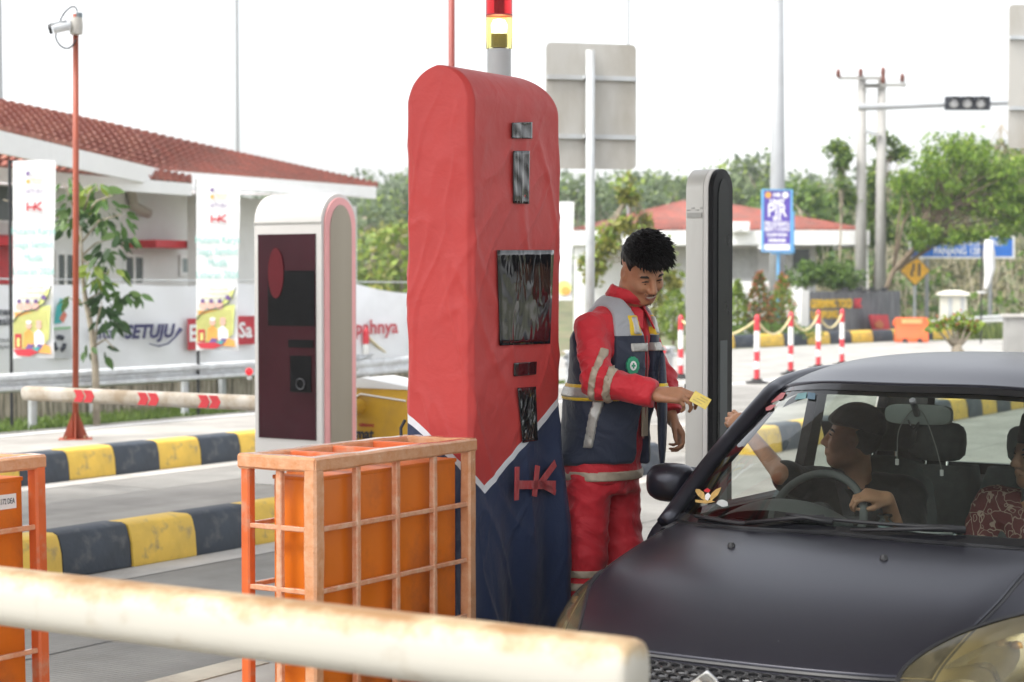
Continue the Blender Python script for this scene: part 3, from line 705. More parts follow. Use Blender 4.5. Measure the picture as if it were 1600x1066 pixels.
# ---- vertical flag banners on black poles
M_CLOTH = mat('flag_white', (.74, .74, .74), .7, var=.03, scale=2)
M_TEAL = mat('pale_teal_ink', (.20, .48, .43), .6); M_OLIVE = mat('olive_ink', (.50, .50, .17), .6); M_ORANGE = mat('orange_ink', (.75, .36, .08), .6); M_SKIN = mat('pink_ink', (.75, .45, .36), .6); M_PURP = mat('purple_ink', (.16, .09, .25), .6); M_LIME = mat('lime_ink', (.62, .66, .22), .6)
def flag(label, px0, py0, px1, py1, Y, pole_px, pole_y0, full=True):
    a, b = at(px0, py0, Y), at(px1, py1, Y); base = XY(pole_px, Y)
    e = thing('flag_banner', label, 'banner', base, R(-6), 'flag banners along the guardrail')
    w, h = b.x - a.x, a.z - b.z; x0 = a.x - base.x; z0 = b.z
    MB().tube([(0, 0, -.1), (0, 0, at(0, pole_y0, Y).z)], .022, 8).build('pole', M_BLACK, e)
    G = np.zeros((14, 30, 3))
    for i in range(14):
        for j in range(30):
            u, v = i/13, j/29; G[i, j] = (x0 + u*w - .02*(1-v) - .015*math.sin(v*5)*u, -.035 + .012*math.sin(u*6+v*3)*(1-v), z0 + v*h + .01*math.sin(u*3))
    MB().grid(G).build('cloth', M_CLOTH, e, smooth=True)
    MB().box((-.02, -.01, z0+h-.03), (x0+w, .01, z0+h)).build('top_rod', M_BLACK, e)
    C = x0 + w*.5; y = -.065
    def tx(body, v, size, m, sx=1, dx=0, bold=0): return text('lettering', body, size*w, m, e, (C+dx*w, y, z0+v*h), sx=sx, bold=bold*w)
    def poly(name, pts, m, d=0): MB().prism([(x0+u*w, y-d, z0+v*h) for u, v in pts], (0, .003, 0)).build(name, m, e)
    def disc(name, u, v, r, m, d=0, el=1.0): poly(name, [(u + r*math.cos(q*.5236), v + r*el*w/h*math.sin(q*.5236)) for q in range(12)], m, d)
    if not full: 
        for k, v in enumerate((.86, .8, .74, .62, .55, .48, .4)): tx('pelayanan tol', v, .14, M_GREYI)
        disc('printed_shape', .5, .13, .42, M_LIME); disc('printed_shape', .6, .1, .25, M_ORANGE, .004); return e
    # the red mark made of strokes
    def stroke(u0, v0, u1, v1): MB().bar((x0+u0*w, y, z0+v0*h), (x0+u1*w, y, z0+v1*h), .004, .022, up=(0, 0, 1) if abs(v1-v0)*h < abs(u1-u0)*w else (1, 0, 0)).build('red_stroke', M_INKR, e)
    for q in ((.36, .745, .36, .79), (.36, .766, .56, .766), (.52, .748, .55, .79), (.56, .766, .70, .792), (.56, .766, .70, .75)): stroke(*q)
    poly('printed_square', [(.34, .925), (.42, .925), (.42, .945), (.34, .945)], M_PURP); tx('Kementerian\nPerhubungan', .936, .075, M_GREYI, dx=.10)
    disc('printed_disc', .38, .895, .05, M_ORANGE); tx('Pekerjaan\nUmum', .896, .07, M_LIME, dx=.1)
    tx('SETUJU', .845, .13, M_PURP, dx=.02)
    for k, wd in enumerate(('Hutama Karya', 'Siaga Sambut', 'Mudik', 'Lebaran 2026')): tx(wd, .645-.068*k, .23, M_TEAL, .80)
    for k in range(4): tx('melayani perjalanan anda'[: (16, 18, 24, 20)[k]], .36-.026*k, .085, M_OLIVE, .9)
    poly('printed_hill', [(.0, .13), (.0, .20), (.15, .235), (.45, .25), (.7, .27), (.85, .31), (.93, .355), (.80, .35), (.70, .31), (.62, .265), (.9, .27), (.86, .10), (.7, .06), (.2, .05)], M_LIME, .002)
    poly('printed_meadow', [(.0, .05), (.0, .185), (.25, .225), (.6, .245), (.82, .24), (.84, .10), (.6, .05)], M_OLIVE, .005)
    pts = [(.0, .185), (.12, .22), (.3, .24), (.55, .25), (.75, .28), (.88, .33), (.93, .37)]
    MB().tube([(x0+u*w, y-.009, z0+v*h) for u, v in pts], .008, 5).build('printed_road', M_INKK, e)
    for u in (.15, .35, .55):
        disc('printed_dome', u, .262, .09, M_SKIN, .008); disc('printed_dome_top', u, .29, .05, M_PURP, .011)
    poly('printed_wall', [(.02, .235), (.5, .235), (.3, .225), (.05, .205)], M_ORANGE, .006)
    disc('printed_bird', .74, .31, .06, M_PURP, .006)
    for u, hm in ((.38, M_CLOTH), (.62, M_SKIN)):
        poly('printed_figure', [(u-.14, .06), (u-.11, .13), (u, .15), (u+.12, .12), (u+.14, .06)], M_CLOTH if u > .5 else M_ORANGE, .009); disc('printed_head', u, .165, .07, M_SKIN, .012); disc('printed_cap', u, .185, .072, hm, .014, .6)
        poly('printed_trousers', [(u-.12, .035), (u-.02, .075), (u+.12, .07), (u+.06, .035)], M_PURP, .015)
    poly('printed_lantern', [(.04, .05), (.04, .125), (.20, .125), (.20, .05)], M_INKR, .010); poly('printed_lamp_glass', [(.09, .06), (.09, .105), (.16, .105), (.16, .06)], M_LIME, .013)
    poly('printed_carpet', [(.0, .045), (.1, .015), (.4, .012), (.75, .045), (.5, .05)], M_INKR, .016); poly('printed_plants', [(.45, .05), (.6, .035), (.65, .06)], mat('teal_ink', (.05, .36, .36), .6), .018)
    poly('printed_mound', [(.62, .03), (.75, .075), (.9, .06), (.92, .025)], M_ORANGE, .018)
    return e
flag('leftmost flag banner with black pole left of the red camera pole', 22, 252, 91, 560, 23.6, 17, 250)
flag('flag banner standing between the young tree and the screen totem', 308, 280, 377, 548, 26.3, 309, 282)
flag('flag banner partly hidden behind the red cover and the attendant', 868, 316, 896, 470, 40, 866, 312, full=False)

# ---- guardrails
def wbeam(path, h=.24):
    prof = [(0, 0), (-.06, .03), (-.06, .075), (0, .105), (0, .135), (-.06, .165), (-.06, .21), (0, h)]
    b = MB(); rings = []
    for i, p in enumerate(path):
        p = Vector(p); d = (Vector(path[min(i+1, len(path)-1)]) - Vector(path[max(0, i-1)])).normalized(); nrm = Vector((d.y, -d.x, 0))
        rings.append([p - nrm*x + Vector((0, 0, z-h)) for x, z in prof])
    b.loft(rings, cap=False, closed=False); return b
def guardrail(label, path, posts):
    e = thing('guardrail', label, 'guardrail', (path[0][0], path[0][1], 0), 0); o = Vector((path[0][0], path[0][1], 0))
    P = [Vector(p) - o for p in path]; r = wbeam(P).build('rail_beam', M_GALV, e, smooth=True, auto=50)
    sm = r.modifiers.new('thickness', 'SOLIDIFY'); sm.thickness = .004
    for q in posts:
        q = Vector(q) - o; MB().tube([(q.x, q.y, -.1), (q.x, q.y, q.z-.02)], .055, 8).build('post', M_GALV2, e)
    return e
gp = [F(s, -17.75, .70) for s in np.linspace(6, 24, 14)]
gp += [at(px, y, Y) for px, y, Y in ((560, 563, 27.5), (640, 556, 29.5), (760, 550, 32.5))]
gr = guardrail('silver guardrail running along the left lane under the banners', gp, [F(s, -17.88, .72) for s in (8.6, 11.4, 14.2, 17, 19.8, 22.6)])
for px, py, Y in ((383, 580, 24.6),):
    r = thing('reflector', 'round red reflector on the left guardrail near the screen totem', 'reflector', at(px, py, Y) + Vector((.07, -.12, 0)))
    MB().lathe([(0, 0), (.045, 0), (.05, .012), (0, .02)], n=14).build('lens', mat('reflector_red', (.75, .02, .03), .25), r); r.children[0].rotation_euler = (math.pi/2, 0, 0)
    MB().box((-.03, .0, -.10), (.03, .02, .05)).build('bracket', M_GALV2, r)
gp2 = [at(px, y, Y) for px, y, Y in ((880, 548, 33), (960, 545, 36.5), (1040, 541, 38.5), (1052, 541, 39.2))]
guardrail('guardrail end behind the attendant with a red reflector', gp2, [p + Vector((.1, .15, 0)) for p in gp2[:3]])
r = thing('reflector', 'red reflector on the guardrail end behind the attendant', 'reflector', at(1033, 548, 38.0))
MB().lathe([(0, 0), (.08, 0), (.09, .012), (0, .02)], n=14).build('lens', mat('reflector_red', (.75, .02, .03), .25), r); r.children[0].rotation_euler = (math.pi/2, 0, 0)
gp3 = [at(px, y, Y) for px, y, Y in ((1430, 503, 66), (1500, 496, 63), (1580, 491, 60), (1680, 488, 57))]
guardrail('far guardrail on the right beyond the potted plant', gp3, [p + Vector((0, .2, 0)) for p in gp3])

# ---- monument name wall
dp = Vector((.70, .714, 0)).normalized(); dw = thing('name_wall', 'dark grey monument wall with raised gold and red letters', 'wall', XY(1262, 58), -R(40))
Md = mtx(dw).inverted()
p0, p1 = Md @ on_plane(1262, 458, dw.location, Vector((math.cos(R(50)), -math.sin(R(50)), 0))), None
Mdn = Vector((math.cos(R(40)), -math.sin(R(40)), 0))          # the wall faces this way
def onm(px, py, dx=0): return Md @ on_plane(px, py, Vector(dw.location) + Mdn*dx, Mdn)
q0, q1 = onm(1262, 456), onm(1407, 460); zt = q0.z
wl_m = mat('slate_stone', (.115, .12, .135), .7, var=.18, scale=3, dirt=(.2, .2, .21), dscale=1.5, stretch=(3, 3, .5))
nb_ = 9
for i in range(nb_):
    a = q0.y + (q1.y-q0.y)*i/nb_; b_ = q0.y + (q1.y-q0.y)*(i+1)/nb_; MB().box((-.4, a+.006, -.1), (random.uniform(-.008, .008), b_-.006, zt)).build('stone_panel', wl_m, dw)
MB().box((-.5, q0.y-.45, -.1), (.06, q0.y-.01, zt+.04)).build('end_pier', M_FASC, dw)
M_GOLD = mat('gold_letter', (.80, .50, .04), .35, metal=.2); M_REDL = mat('red_letter', (.65, .04, .06), .4)
RX = (math.pi/2, 0, math.pi/2)
def mt(body, px, py, size, m, sx): 
    p = onm(px, py); o = text('letters', body, size, m, dw, (.02, p.y, p.z), RX, .02, 'LEFT', sx=sx, bold=.012); return o
mt('GERBANG TOL', 1265, 476, .36, M_GOLD, .92); mt('D', 1324, 475, .40, M_GOLD, .8); mt('HK', 1334, 475, .40, M_REDL, .8); mt('LAMPUNG', 1266, 493, .33, M_GOLD, 1.05)
for px in (1305, 1327, 1347, 1366):
    p = onm(px, 459); sl = MB(); sl.tube([(0, p.y, zt-.02), (.35, p.y, zt+.10)], .025, 6); sl.box((.3, p.y-.09, zt+.0), (.42, p.y+.09, zt+.13)); sl.build('spotlight', M_BLACK, dw)
rs = [onm(x, y, .35) for x, y in ((1357, 492), (1385, 492), (1390, 521), (1364, 522))]
rr_ = thing('red_panel', 'red board leaning against the dark name wall', 'board', dw.location, -R(40))
MB().prism([(p.x, p.y, p.z) for p in rs], (.05, 0, 0)).build('board', mat('red_board', (.55, .03, .05), .45, var=.3, scale=2), rr_)
rs = [onm(x, y, .42) for x, y in ((1366, 506), (1374, 500), (1380, 506), (1378, 514), (1369, 512))]
MB().prism([(p.x, p.y, p.z) for p in rs], (.02, 0, 0)).build('board_print', mat('rust_print', (.5, .16, .06), .5), rr_)
# ================================================================== MIDDLE DISTANCE: POSTS, SIGNS, POLES
M_DRED = mat('post_red', (.62, .045, .06), .45, var=.12); M_DWH = mat('post_white', (.78, .77, .74), .45, var=.05)
M_RUB = mat('black_rubber', (.03, .03, .03), .8)
CHAIN_M = mat('yellowed_rope', (.66, .56, .30), .6)
def posts(spec, group, chain=True, labels=None):
    tops = []
    for i, (px, pyb, Y, h) in enumerate(spec):
        b = XY(px, Y); e = thing('delineator_post', labels[i], 'bollard', b, random.uniform(-.3, .3), group)
        r = .052; MB().lathe([(.0, 0), (.19, 0), (.21, .03), (.09, .06), (.09, .09), (0, .09)], n=16).build('base', M_RUB, e, smooth=True, auto=40)
        z = .06; segs = [(.20, M_DRED), (.14, M_DWH), (.18, M_DRED), (.36, M_DWH), (.22, M_DRED)]; k = (h-.06)/sum(q for q, _ in segs)
        for hh, m in segs:
            MB().lathe([(0, z), (r, z), (r, z+hh*k-.004), (0, z+hh*k-.004)], n=14).build('band', m, e, smooth=True, auto=40); z += hh*k
        MB().lathe([(r, h), (r*.9, h+.03), (r*.4, h+.07), (0, h+.08)], n=14).build('cap', M_DRED, e, smooth=True, auto=60)
        tops.append(Vector(b) + Vector((0, 0, h-.02)))
    if chain:
        for i, (a, b) in enumerate(zip(tops[:-1], tops[1:])):
            n = 14; sag = .30; P = [a.lerp(b, t/n) - Vector((0, 0, sag*4*(t/n)*(1-t/n))) for t in range(n+1)]
            c = tag(MB().tube(P, .022, 6).build('barrier_rope', CHAIN_M, None, smooth=True), chain[i], 'rope', 'sagging ropes between the striped posts')
    return tops
T = posts([(1064, 605, 36, 1.12), (1183, 600, 34.2, 1.16), (1236, 598, 37.5, 1.16), (1279, 580, 40, 1.16), (1316, 575, 41.5, 1.16)], 'red and white posts across the forecourt', [
    'sagging yellowish rope hidden partly by the tall steel totem', 'sagging yellowish rope in front of the red leaved bush', 'sagging yellowish rope before the white end of the name wall', 'rope hanging between the two posts nearest the name wall letters'],
    ['red and white striped post between the attendant and the steel totem', 'red and white striped post just right of the steel totem', 'red and white striped post below the lamp post sign', 'striped post in front of the gold letters', 'rightmost striped post beside the red board'])
posts([(572, 600, 31, 1.0)], 'red and white posts by the guardrail', [], ['lone striped post seen between the screen totem and the red cover'])
P = [Vector(XY(572, 31)) + Vector((0, 0, .96)), ]; P2 = at(690, 556, 33)
tag(MB().tube([P[0].lerp(P2, t/12) - Vector((0, 0, .28*4*(t/12)*(1-t/12))) for t in range(13)], .02, 6).build('barrier_rope', CHAIN_M, None, smooth=True), 'sagging rope running from the lone post to behind the red cover', 'rope')

# water-filled barrier
wbx = thing('water_barrier', 'orange plastic water filled barrier beside the dark name wall', 'barrier', XY(1424, 57.5), R(-6))
M_ORP = mat('orange_plastic', (.72, .13, .035), .45, var=.12, scale=2)
b = MB(); prof = [(-.50, 0), (.50, 0), (.50, .16), (.36, .30), (.30, .62), (.30, .74), (-.30, .74), (-.30, .62), (-.36, .30), (-.50, .16)]
b.prism([(-.48, y*.55, z) for y, z in prof], (.96, 0, 0)); b.build('body', M_ORP, wbx, bevel=.03)
for x in (-.22, .22): MB().box((x-.06, -.42, .02), (x+.06, -.17, .12)).build('fork_slot', M_RUB, wbx)
MB().box((-.3, -.19, .56), (.3, -.168, .70)).build('label_panel', mat('pale_orange', (.78, .36, .14), .5), wbx); MB().box((-.54, -.1, .5), (-.48, .1, .66)).build('lug', M_ORP, wbx, bevel=.02); MB().box((.48, -.1, .5), (.54, .1, .66)).build('lug', M_ORP, wbx, bevel=.02)

# plants
def bush(name, label, px, Y, h, r, m, n, size, group=None, top=None, cone=True, z0=0.0, extra=None):
    e = thing(name, label, 'bush', XY(px, Y) + Vector((0, 0, z0)), 0, group); MB().tube([(0, 0, -.1), (0.02, 0, h*.5), (0, .02, h*.8)], [.05, .04, .015], 6).build('stem', M_BARK, e)
    u = RNG.uniform(0, 1, n); z = h*(.06 + .94*u); a = RNG.uniform(0, 2*math.pi, n)
    rad = (r*np.minimum(1, (1-u)*1.7+.12)*np.minimum(1, .45+u*3) if cone else r*np.sqrt(np.maximum(0, 1-(2*u-1)**2)))*(.55+.45*RNG.uniform(0, 1, n)**.5)*(1+.22*np.sin(a*3+z*6))
    P = np.stack([rad*np.cos(a), rad*np.sin(a), z], 1); V, Fq = cards(P, size); raw_mesh('foliage', V, Fq, m, e, False)
    if extra:
        k = int(n*extra[1]); V, Fq = cards(P[:k]*np.array([1.08, 1.08, 1.03]), size); raw_mesh('leaves', V, Fq, extra[0], e, False)
    return e
bush('ornamental_shrub', 'narrow yellow green cone shrub left of the red leaved one', 1152, 56, 1.75, .36, F_LIGHT, 1500, .11, 'clipped cone shrubs before the bungalow', z0=.1)
bush('ornamental_shrub', 'cone shrub with reddish orange shoots behind the striped post', 1186, 56, 1.95, .42, F_MID, 1500, .11, 'clipped cone shrubs before the bungalow', z0=.1, extra=(F_RED, .5))
bush('ornamental_shrub', 'cone shrub with orange tips nearest the white pier', 1222, 57, 1.9, .40, F_LIGHT, 1500, .11, 'clipped cone shrubs before the bungalow', z0=.1, extra=(F_RED, .22))
bush('ornamental_shrub', 'yellow green cone shrub just left of the steel totem', 1052, 55, 1.75, .38, F_LIGHT, 1500, .11, 'clipped cone shrubs before the bungalow', z0=.1)
bush('ornamental_shrub', 'orange tinged cone shrub beside the attendant head', 1022, 56, 1.75, .36, F_YELL, 1300, .11, 'clipped cone shrubs before the bungalow', z0=.1)
bush('hedge', 'low clipped hedge under the cone shrubs', 1190, 55.5, .55, 1.5, F_MID, 2500, .10, None, cone=False, z0=.05)
tree('small_tree', 'round dark green tree left of the utility poles before the bungalow', 'tree', XY(1258, 63), [(0, 0, 0), (0, 0, .9), (.05, 0, 1.6)], [((0, 0, 2.0), (.62, .62, .45), 9, 110, .30)], F_MID, .17, 'small trees before the bungalow', tr=.05)
tree('small_tree', 'round dark green tree touching the pale utility pole', 'tree', XY(1312, 63), [(0, 0, 0), (0, 0, .9), (.05, 0, 1.6)], [((0, 0, 1.95), (.68, .6, .5), 10, 120, .32)], F_MID, .17, 'small trees before the bungalow', tr=.05)

# potted plant near the car roof
pp = thing('potted_plant', 'potted desert rose with orange flowers in a wide dark pot', 'plant', XY(1497, 31) + Vector((0, 0, .40)), .3)
sb = MB(); sb.box((-.62, -.42, -.42), (.62, .42, 0)); tag(sb.build('plinth_block', mat('grey_concrete_block', (.27, .265, .25), .85, var=.12, scale=3), None), 'grey concrete block carrying the potted plant beyond the car roof', 'block'); bpy.data.objects['plinth_block'].location = pp.location
MB().lathe([(0, 0), (.24, 0), (.32, .20), (.34, .21), (.34, .24), (.30, .24), (.28, .18), (0, .18)], n=22).build('pot', mat('dark_pot', (.06, .065, .065), .6), pp, smooth=True, auto=40)
sb = MB(); sb.tube([(0, 0, .15), (.0, 0, .26), (-.03, 0, .40)], [.10, .12, .06], 8)
Pts = []
for a, l in ((-1.3, .5), (-.8, .55), (-.2, .55), (.35, .6), (.9, .5), (1.4, .42), (2.6, .4), (.1, .7)):
    t = Vector((math.sin(a)*l*.75, .12*math.cos(a*5), .40+l*.62)); sb.tube([(-.02, 0, .34), Vector((t.x*.5, t.y*.5, .34+(t.z-.34)*.4)), t], [.04, .025, .012], 5); Pts.append(blob(tuple(t), (.13, .13, .12), 60, .2))
sb.build('stem', M_BARKP, pp, smooth=True)
P = np.concatenate(Pts); V, Fq = cards(P, .09); raw_mesh('leaves', V, Fq, F_LIGHT, pp, False); V, Fq = cards(P[::7]+np.array([0, -.02, .03]), .07, aspect=.9); raw_mesh('flowers', V, Fq, F_RED, pp, False)

F_LEAFY = foliage('leaf_fresh', (.075, .16, .022), (.30, .45, .06), .45)
# trees on the right and in the middle
tree('spreading_tree', 'broad green tree with leaning limbs hanging over the blue road sign', 'tree', XY(1372, 66), [(0.000, 0.000, 0.000), (0.072, 0.000, 1.004), (0.502, 0.000, 2.152), (1.363, -0.143, 3.157), (2.296, -0.287, 4.448)],
     [((1.865, 0.000, 5.380), (1.220, 1.291, 0.861), 20, 74, 0.517), ((3.300, 0.287, 5.667), (1.435, 1.291, 0.890), 26, 79, 0.545), ((0.789, 0.287, 4.807), (0.717, 0.717, 0.574), 9, 64, 0.402), ((2.511, 0.000, 6.241), (1.076, 1.004, 0.502), 14, 64, 0.473), ((4.735, 0.000, 5.165), (1.148, 1.004, 0.890), 22, 79, 0.545), ((4.161, 0.000, 4.448), (1.004, 0.861, 0.430), 12, 74, 0.430), ((1.363, -0.287, 3.515), (0.287, 0.430, 0.359), 5, 64, 0.287), ((2.726, 0.000, 4.520), (1.148, 0.861, 0.359), 12, 64, 0.402), ((2.3, -.3, 3.40), (.9, .5, .25), 11, 64, .26), ((3.6, -.3, 3.42), (.9, .5, .20), 10, 64, .26), ((1.25, -.3, 3.10), (.24, .3, .22), 5, 56, .22), ((4.9, -.2, 4.2), (.7, .6, .7), 12, 59, .42)], F_LEAFY, .17, None, M_BARK, .13, extra=(F_LIGHT, .30))
tree('slender_tree', 'tall slender tree growing up between the twin utility poles', 'tree', XY(1366, 69), [(0.000, 0.000, 0.000), (0.000, 0.000, 1.950), (0.130, 0.000, 3.900), (0.260, 0.000, 5.980)],
     [((0.325, 0.000, 6.890), (0.390, 0.390, 0.520), 6, 90, 0.312), ((0.806, 0.000, 6.435), (0.468, 0.390, 0.182), 5, 70, 0.234), ((0.195, 0.000, 5.460), (0.364, 0.390, 0.780), 9, 100, 0.338), ((-0.130, 0.000, 4.420), (0.455, 0.390, 0.520), 7, 100, 0.351), ((0.130, 0.000, 3.510), (0.585, 0.520, 0.585), 8, 100, 0.351)], F_MID, .17, None, M_BARK, .08, extra=(F_LIGHT, .2))
tree('sapling', 'small leafy sapling left of the utility poles', 'tree', XY(1311, 67), [(0.000, 0.000, 0.000), (0.000, 0.000, 2.275), (0.063, 0.000, 4.045), (0.000, 0.000, 5.562)],
     [((0.000, 0.000, 6.005), (0.354, 0.354, 0.569), 8, 90, 0.278), ((0.190, 0.000, 4.930), (0.379, 0.379, 0.506), 6, 80, 0.278), ((-0.063, 0.000, 6.510), (0.354, 0.354, 0.152), 5, 60, 0.190)], F_MID, .16, None, M_BARKP, .05, extra=(F_LIGHT, .2))
tree('young_tree', 'sparse yellow green young tree behind the attendant head', 'tree', XY(985, 48), [(0, 0, 0), (.0, 0, 1.2), (.05, 0, 2.4), (.0, 0, 4.0)],
     [((-.05, 0, 4.05), (.32, .3, .35), 6, 40, .18), ((-.75, 0, 2.75), (.45, .3, .3), 7, 50, .2), ((.6, 0, 2.6), (.55, .3, .35), 8, 55, .22), ((.75, 0, 1.7), (.5, .3, .7), 10, 55, .24), ((-.95, 0, 2.1), (.3, .3, .35), 6, 45, .22), ((.1, 0, 3.2), (.5, .3, .3), 6, 45, .2)], F_YELL, .2, None, M_BARKP, .06, extra=(F_LIGHT, .35))
bgt = [(900, 108, 8.2, 2.2), (935, 115, 7.8, 2.0), (1020, 118, 9.0, 2.6), (1060, 112, 8.6, 2.2), (1150, 105, 8.3, 2.4), (1178, 112, 9.4, 2.2), (1250, 92, 6.7, 1.9), (1222, 100, 7.2, 2.2), (1285, 96, 6.4, 1.9), (1440, 92, 7.2, 1.8), (1520, 95, 8.6, 2.3), (1570, 96, 9.0, 2.4), (1606, 92, 8.2, 2.2), (1480, 100, 7.8, 2.1), (585, 82, 4.0, 2.0), (625, 78, 4.6, 1.9), (572, 110, 7.0, 2.4), (632, 112, 8.2, 2.3)]
bl_ = ['bushy tree beyond the bungalow just right of the sign post', 'hazy tree behind the left end of the bungalow roof', 'tall hazy tree above the attendant head', 'hazy tree touching the left edge of the steel totem', 'hazy tree right of the steel totem top', 'tallest hazy tree left of the lamp post', 'dense green tree right of the lamp post', 'tree partly hidden behind the lamp post', 'low dense tree left of the small sapling', 'pale tree behind the traffic light arm', 'tree above the left end of the blue road sign', 'tree above the right end of the blue road sign', 'tree cut by the right picture edge under the square sign', 'tree in the gap behind the spreading tree', 'bright green tree between the screen totem and the red cover, left one', 'bright green tree touching the left edge of the red cover', 'hazy tree above the screen totem shoulder', 'hazy tree high against the left edge of the red cover']
for (px, Y, h, r), lb in zip(bgt, bl_):
    near = lb.startswith('bright'); b = XY(px, Y); z = -.1 if Y < 124 else 0
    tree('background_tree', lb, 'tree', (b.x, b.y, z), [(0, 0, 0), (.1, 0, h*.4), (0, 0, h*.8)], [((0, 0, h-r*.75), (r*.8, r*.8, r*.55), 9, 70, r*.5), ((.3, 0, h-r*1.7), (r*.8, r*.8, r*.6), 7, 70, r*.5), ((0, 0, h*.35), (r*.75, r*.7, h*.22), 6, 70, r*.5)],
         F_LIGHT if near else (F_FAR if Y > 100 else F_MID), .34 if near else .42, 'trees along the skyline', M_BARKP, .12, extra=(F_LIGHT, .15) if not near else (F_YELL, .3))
# thin bare trees at the top right
for px, Y, h, lb in ((1556, 88, 9.0, 'nearly leafless thin tree right of the traffic light'), (1592, 90, 8.0, 'nearly leafless thin tree at the right picture edge')):
    tree('bare_tree', lb, 'tree', XY(px, Y), [(0, 0, 0), (.2, 0, h*.4), (0, 0, h*.75), (.2, 0, h)], [((0, 0, h*.8), (1.3, 1, 1.5), 16, 12, .35), ((-.3, 0, h*.55), (1.2, 1, 1.0), 12, 14, .35)], F_DRY, .3, 'bare trees on the bank', M_BARKP, .07)

# ---- young tree with large leaves before the banner wall: its leaves can be told apart
def young_tree():
    Y = 24.3; e = thing('young_tree', 'young tree with large drooping leaves behind the red camera pole', 'tree', XY(150, Y), 0); o = Vector(e.location)
    q = lambda px, py, dy=0: at(px, py, Y+dy) - o
    t = MB(); t.tube([Vector((0, 0, -.1)), q(149, 572), q(144, 520), q(134, 470), q(130, 440), q(128, 400), q(126, 350)], [.05, .045, .04, .032, .026, .02, .012], 8)
    nodes = []
    for pts in (((134, 470), (160, 455), (190, 470)), ((148, 560), (152, 500), (160, 470)), ((128, 400), (150, 380), (178, 372)), ((128, 405), (150, 420), (170, 430)), ((126, 350), (150, 315), (175, 305)), ((126, 350), (110, 310), (100, 285)), ((127, 380), (155, 345), (190, 335)), ((135, 475), (115, 470), (108, 465)), ((149, 540), (165, 530), (178, 545)), ((126, 350), (60, 330), (5, 312)), ((126, 350), (140, 300), (152, 290))):
        dy = random.uniform(-.35, .35); P = [q(x, y, dy*i/2) for i, (x, y) in enumerate(pts)]; t.tube(P, [.016, .012, .006], 5); nodes.append(P[-1])
    t.build('trunk', M_BARKP, e, smooth=True)
    lm = MB(); L = 8; rows = []
    for i in range(L+1):
        u = i/L; w = .5*math.sin(math.pi*u**.8)*.42; z = -.10*u*u
        rows.append([Vector((-w, u, z+.06*w*2)), Vector((0, u, z)), Vector((w, u, z+.06*w*2))])
    lm.loft(rows, cap=False, closed=False); lo = lm.build('leaf', F_DARK, None, smooth=True); LD = lo.data; bpy.data.objects.remove(lo)
    def lmat(nm, c, tr=.3):
        m = foliage(nm, tuple(k*.8 for k in c), tuple(k*1.25 for k in c), tr); d = LD.copy(); d.materials.clear(); d.materials.append(m); return d
    LS = [lmat('big_leaf_dark', (.035, .075, .025)), lmat('big_leaf_mid', (.07, .14, .035)), lmat('big_leaf_pale', (.17, .27, .09), .4), lmat('big_leaf_lime', (.26, .34, .06), .5)]
    cl = [(105, 285, 15, 12, 2), (120, 310, 26, 20, 1), (150, 300, 22, 18, 3), (165, 325, 28, 20, 1), (185, 345, 22, 20, 1), (195, 365, 14, 14, 0), (110, 350, 18, 18, 0), (150, 345, 30, 18, 0), (175, 385, 22, 18, 0), (160, 400, 18, 14, 1), (115, 330, 16, 12, 2), (145, 425, 18, 14, 3), (175, 425, 18, 16, 3), (155, 440, 20, 8, 3), (165, 470, 26, 14, 0), (195, 465, 22, 12, 1), (215, 462, 10, 8, 1), (160, 495, 22, 14, 0), (180, 505, 16, 10, 0), (115, 465, 10, 10, 1), (138, 545, 10, 12, 1), (160, 550, 10, 12, 1), (172, 560, 8, 10, 3), (102, 390, 8, 10, 0), (6, 320, 10, 16, 1), (10, 300, 6, 10, 1)]
    N = 0
    for (px, py, n, rr, kind) in cl:
        c = q(px, py, random.uniform(-.25, .25))
        for _ in range(max(3, int(n*.75))):
            if N >= 298: break
            N += 1; d = Vector(RNG.normal(size=3)); d.normalize(); p = c + Vector((d.x*rr, d.y*rr*1.2, d.z*rr*.8))*(Y/3000)
            a = Vector((d.x, d.y*.7, d.z*.4 - random.uniform(.35, 1.1))).normalized(); s = random.uniform(.125, .22)*(1.15 if kind == 3 else 1)
            up = Vector(RNG.normal(size=3)) + Vector((0, -.9, .7)); x = a.cross(up).normalized(); z = x.cross(a)
            k = kind if random.random() < .6 else random.choice((0, 1, 2, 1))
            l = link('leaf', LS[k], e); l.matrix_local = Matrix.Translation(p) @ Matrix((x, a, z)).transposed().to_4x4() @ Matrix.Diagonal((s, s, s, 1))
    return e
young_tree()

# ---- lamp posts, signs
M_POLEW = mat('pole_white', (.30, .31, .32), .5, var=.04, scale=2, dirt=(.24, .24, .235), dscale=1.5, damt=.2)
lp = thing('lamp_post', 'thick pale lamp post carrying the purple sign on the right', 'lamp post', XY(1214, 60), 0)
MB().tube([(0, 0, -.1), (0, 0, 4), (-.0, 0, 11)], [.26, .24, .17], 18).build('pole', M_POLEW, lp, smooth=True); MB().lathe([(0, 0), (.42, 0), (.42, .05), (.30, .06), (.30, .3), (.27, .32)], n=18).build('base', M_GALV2, lp)
M_PUR = mat('sign_purple', (.10, .06, .36), .5, var=.15, scale=3); M_SKYB = mat('frame_light_blue', (.14, .40, .70), .5)
ps = thing('hanging_sign', 'purple sign reading PJR in a light blue frame before the lamp post', 'sign', XY(1214, 58.5), R(3))
o = Vector(ps.location); a, b = at(1193, 298, 58.5)-o, at(1235, 392, 58.5)-o; w, h = b.x-a.x, a.z-b.z
MB().tube([(.05, .1, -.1), (.05, .1, b.z+.3)], .045, 8).build('pole', M_SKYB, ps)
fb = MB()
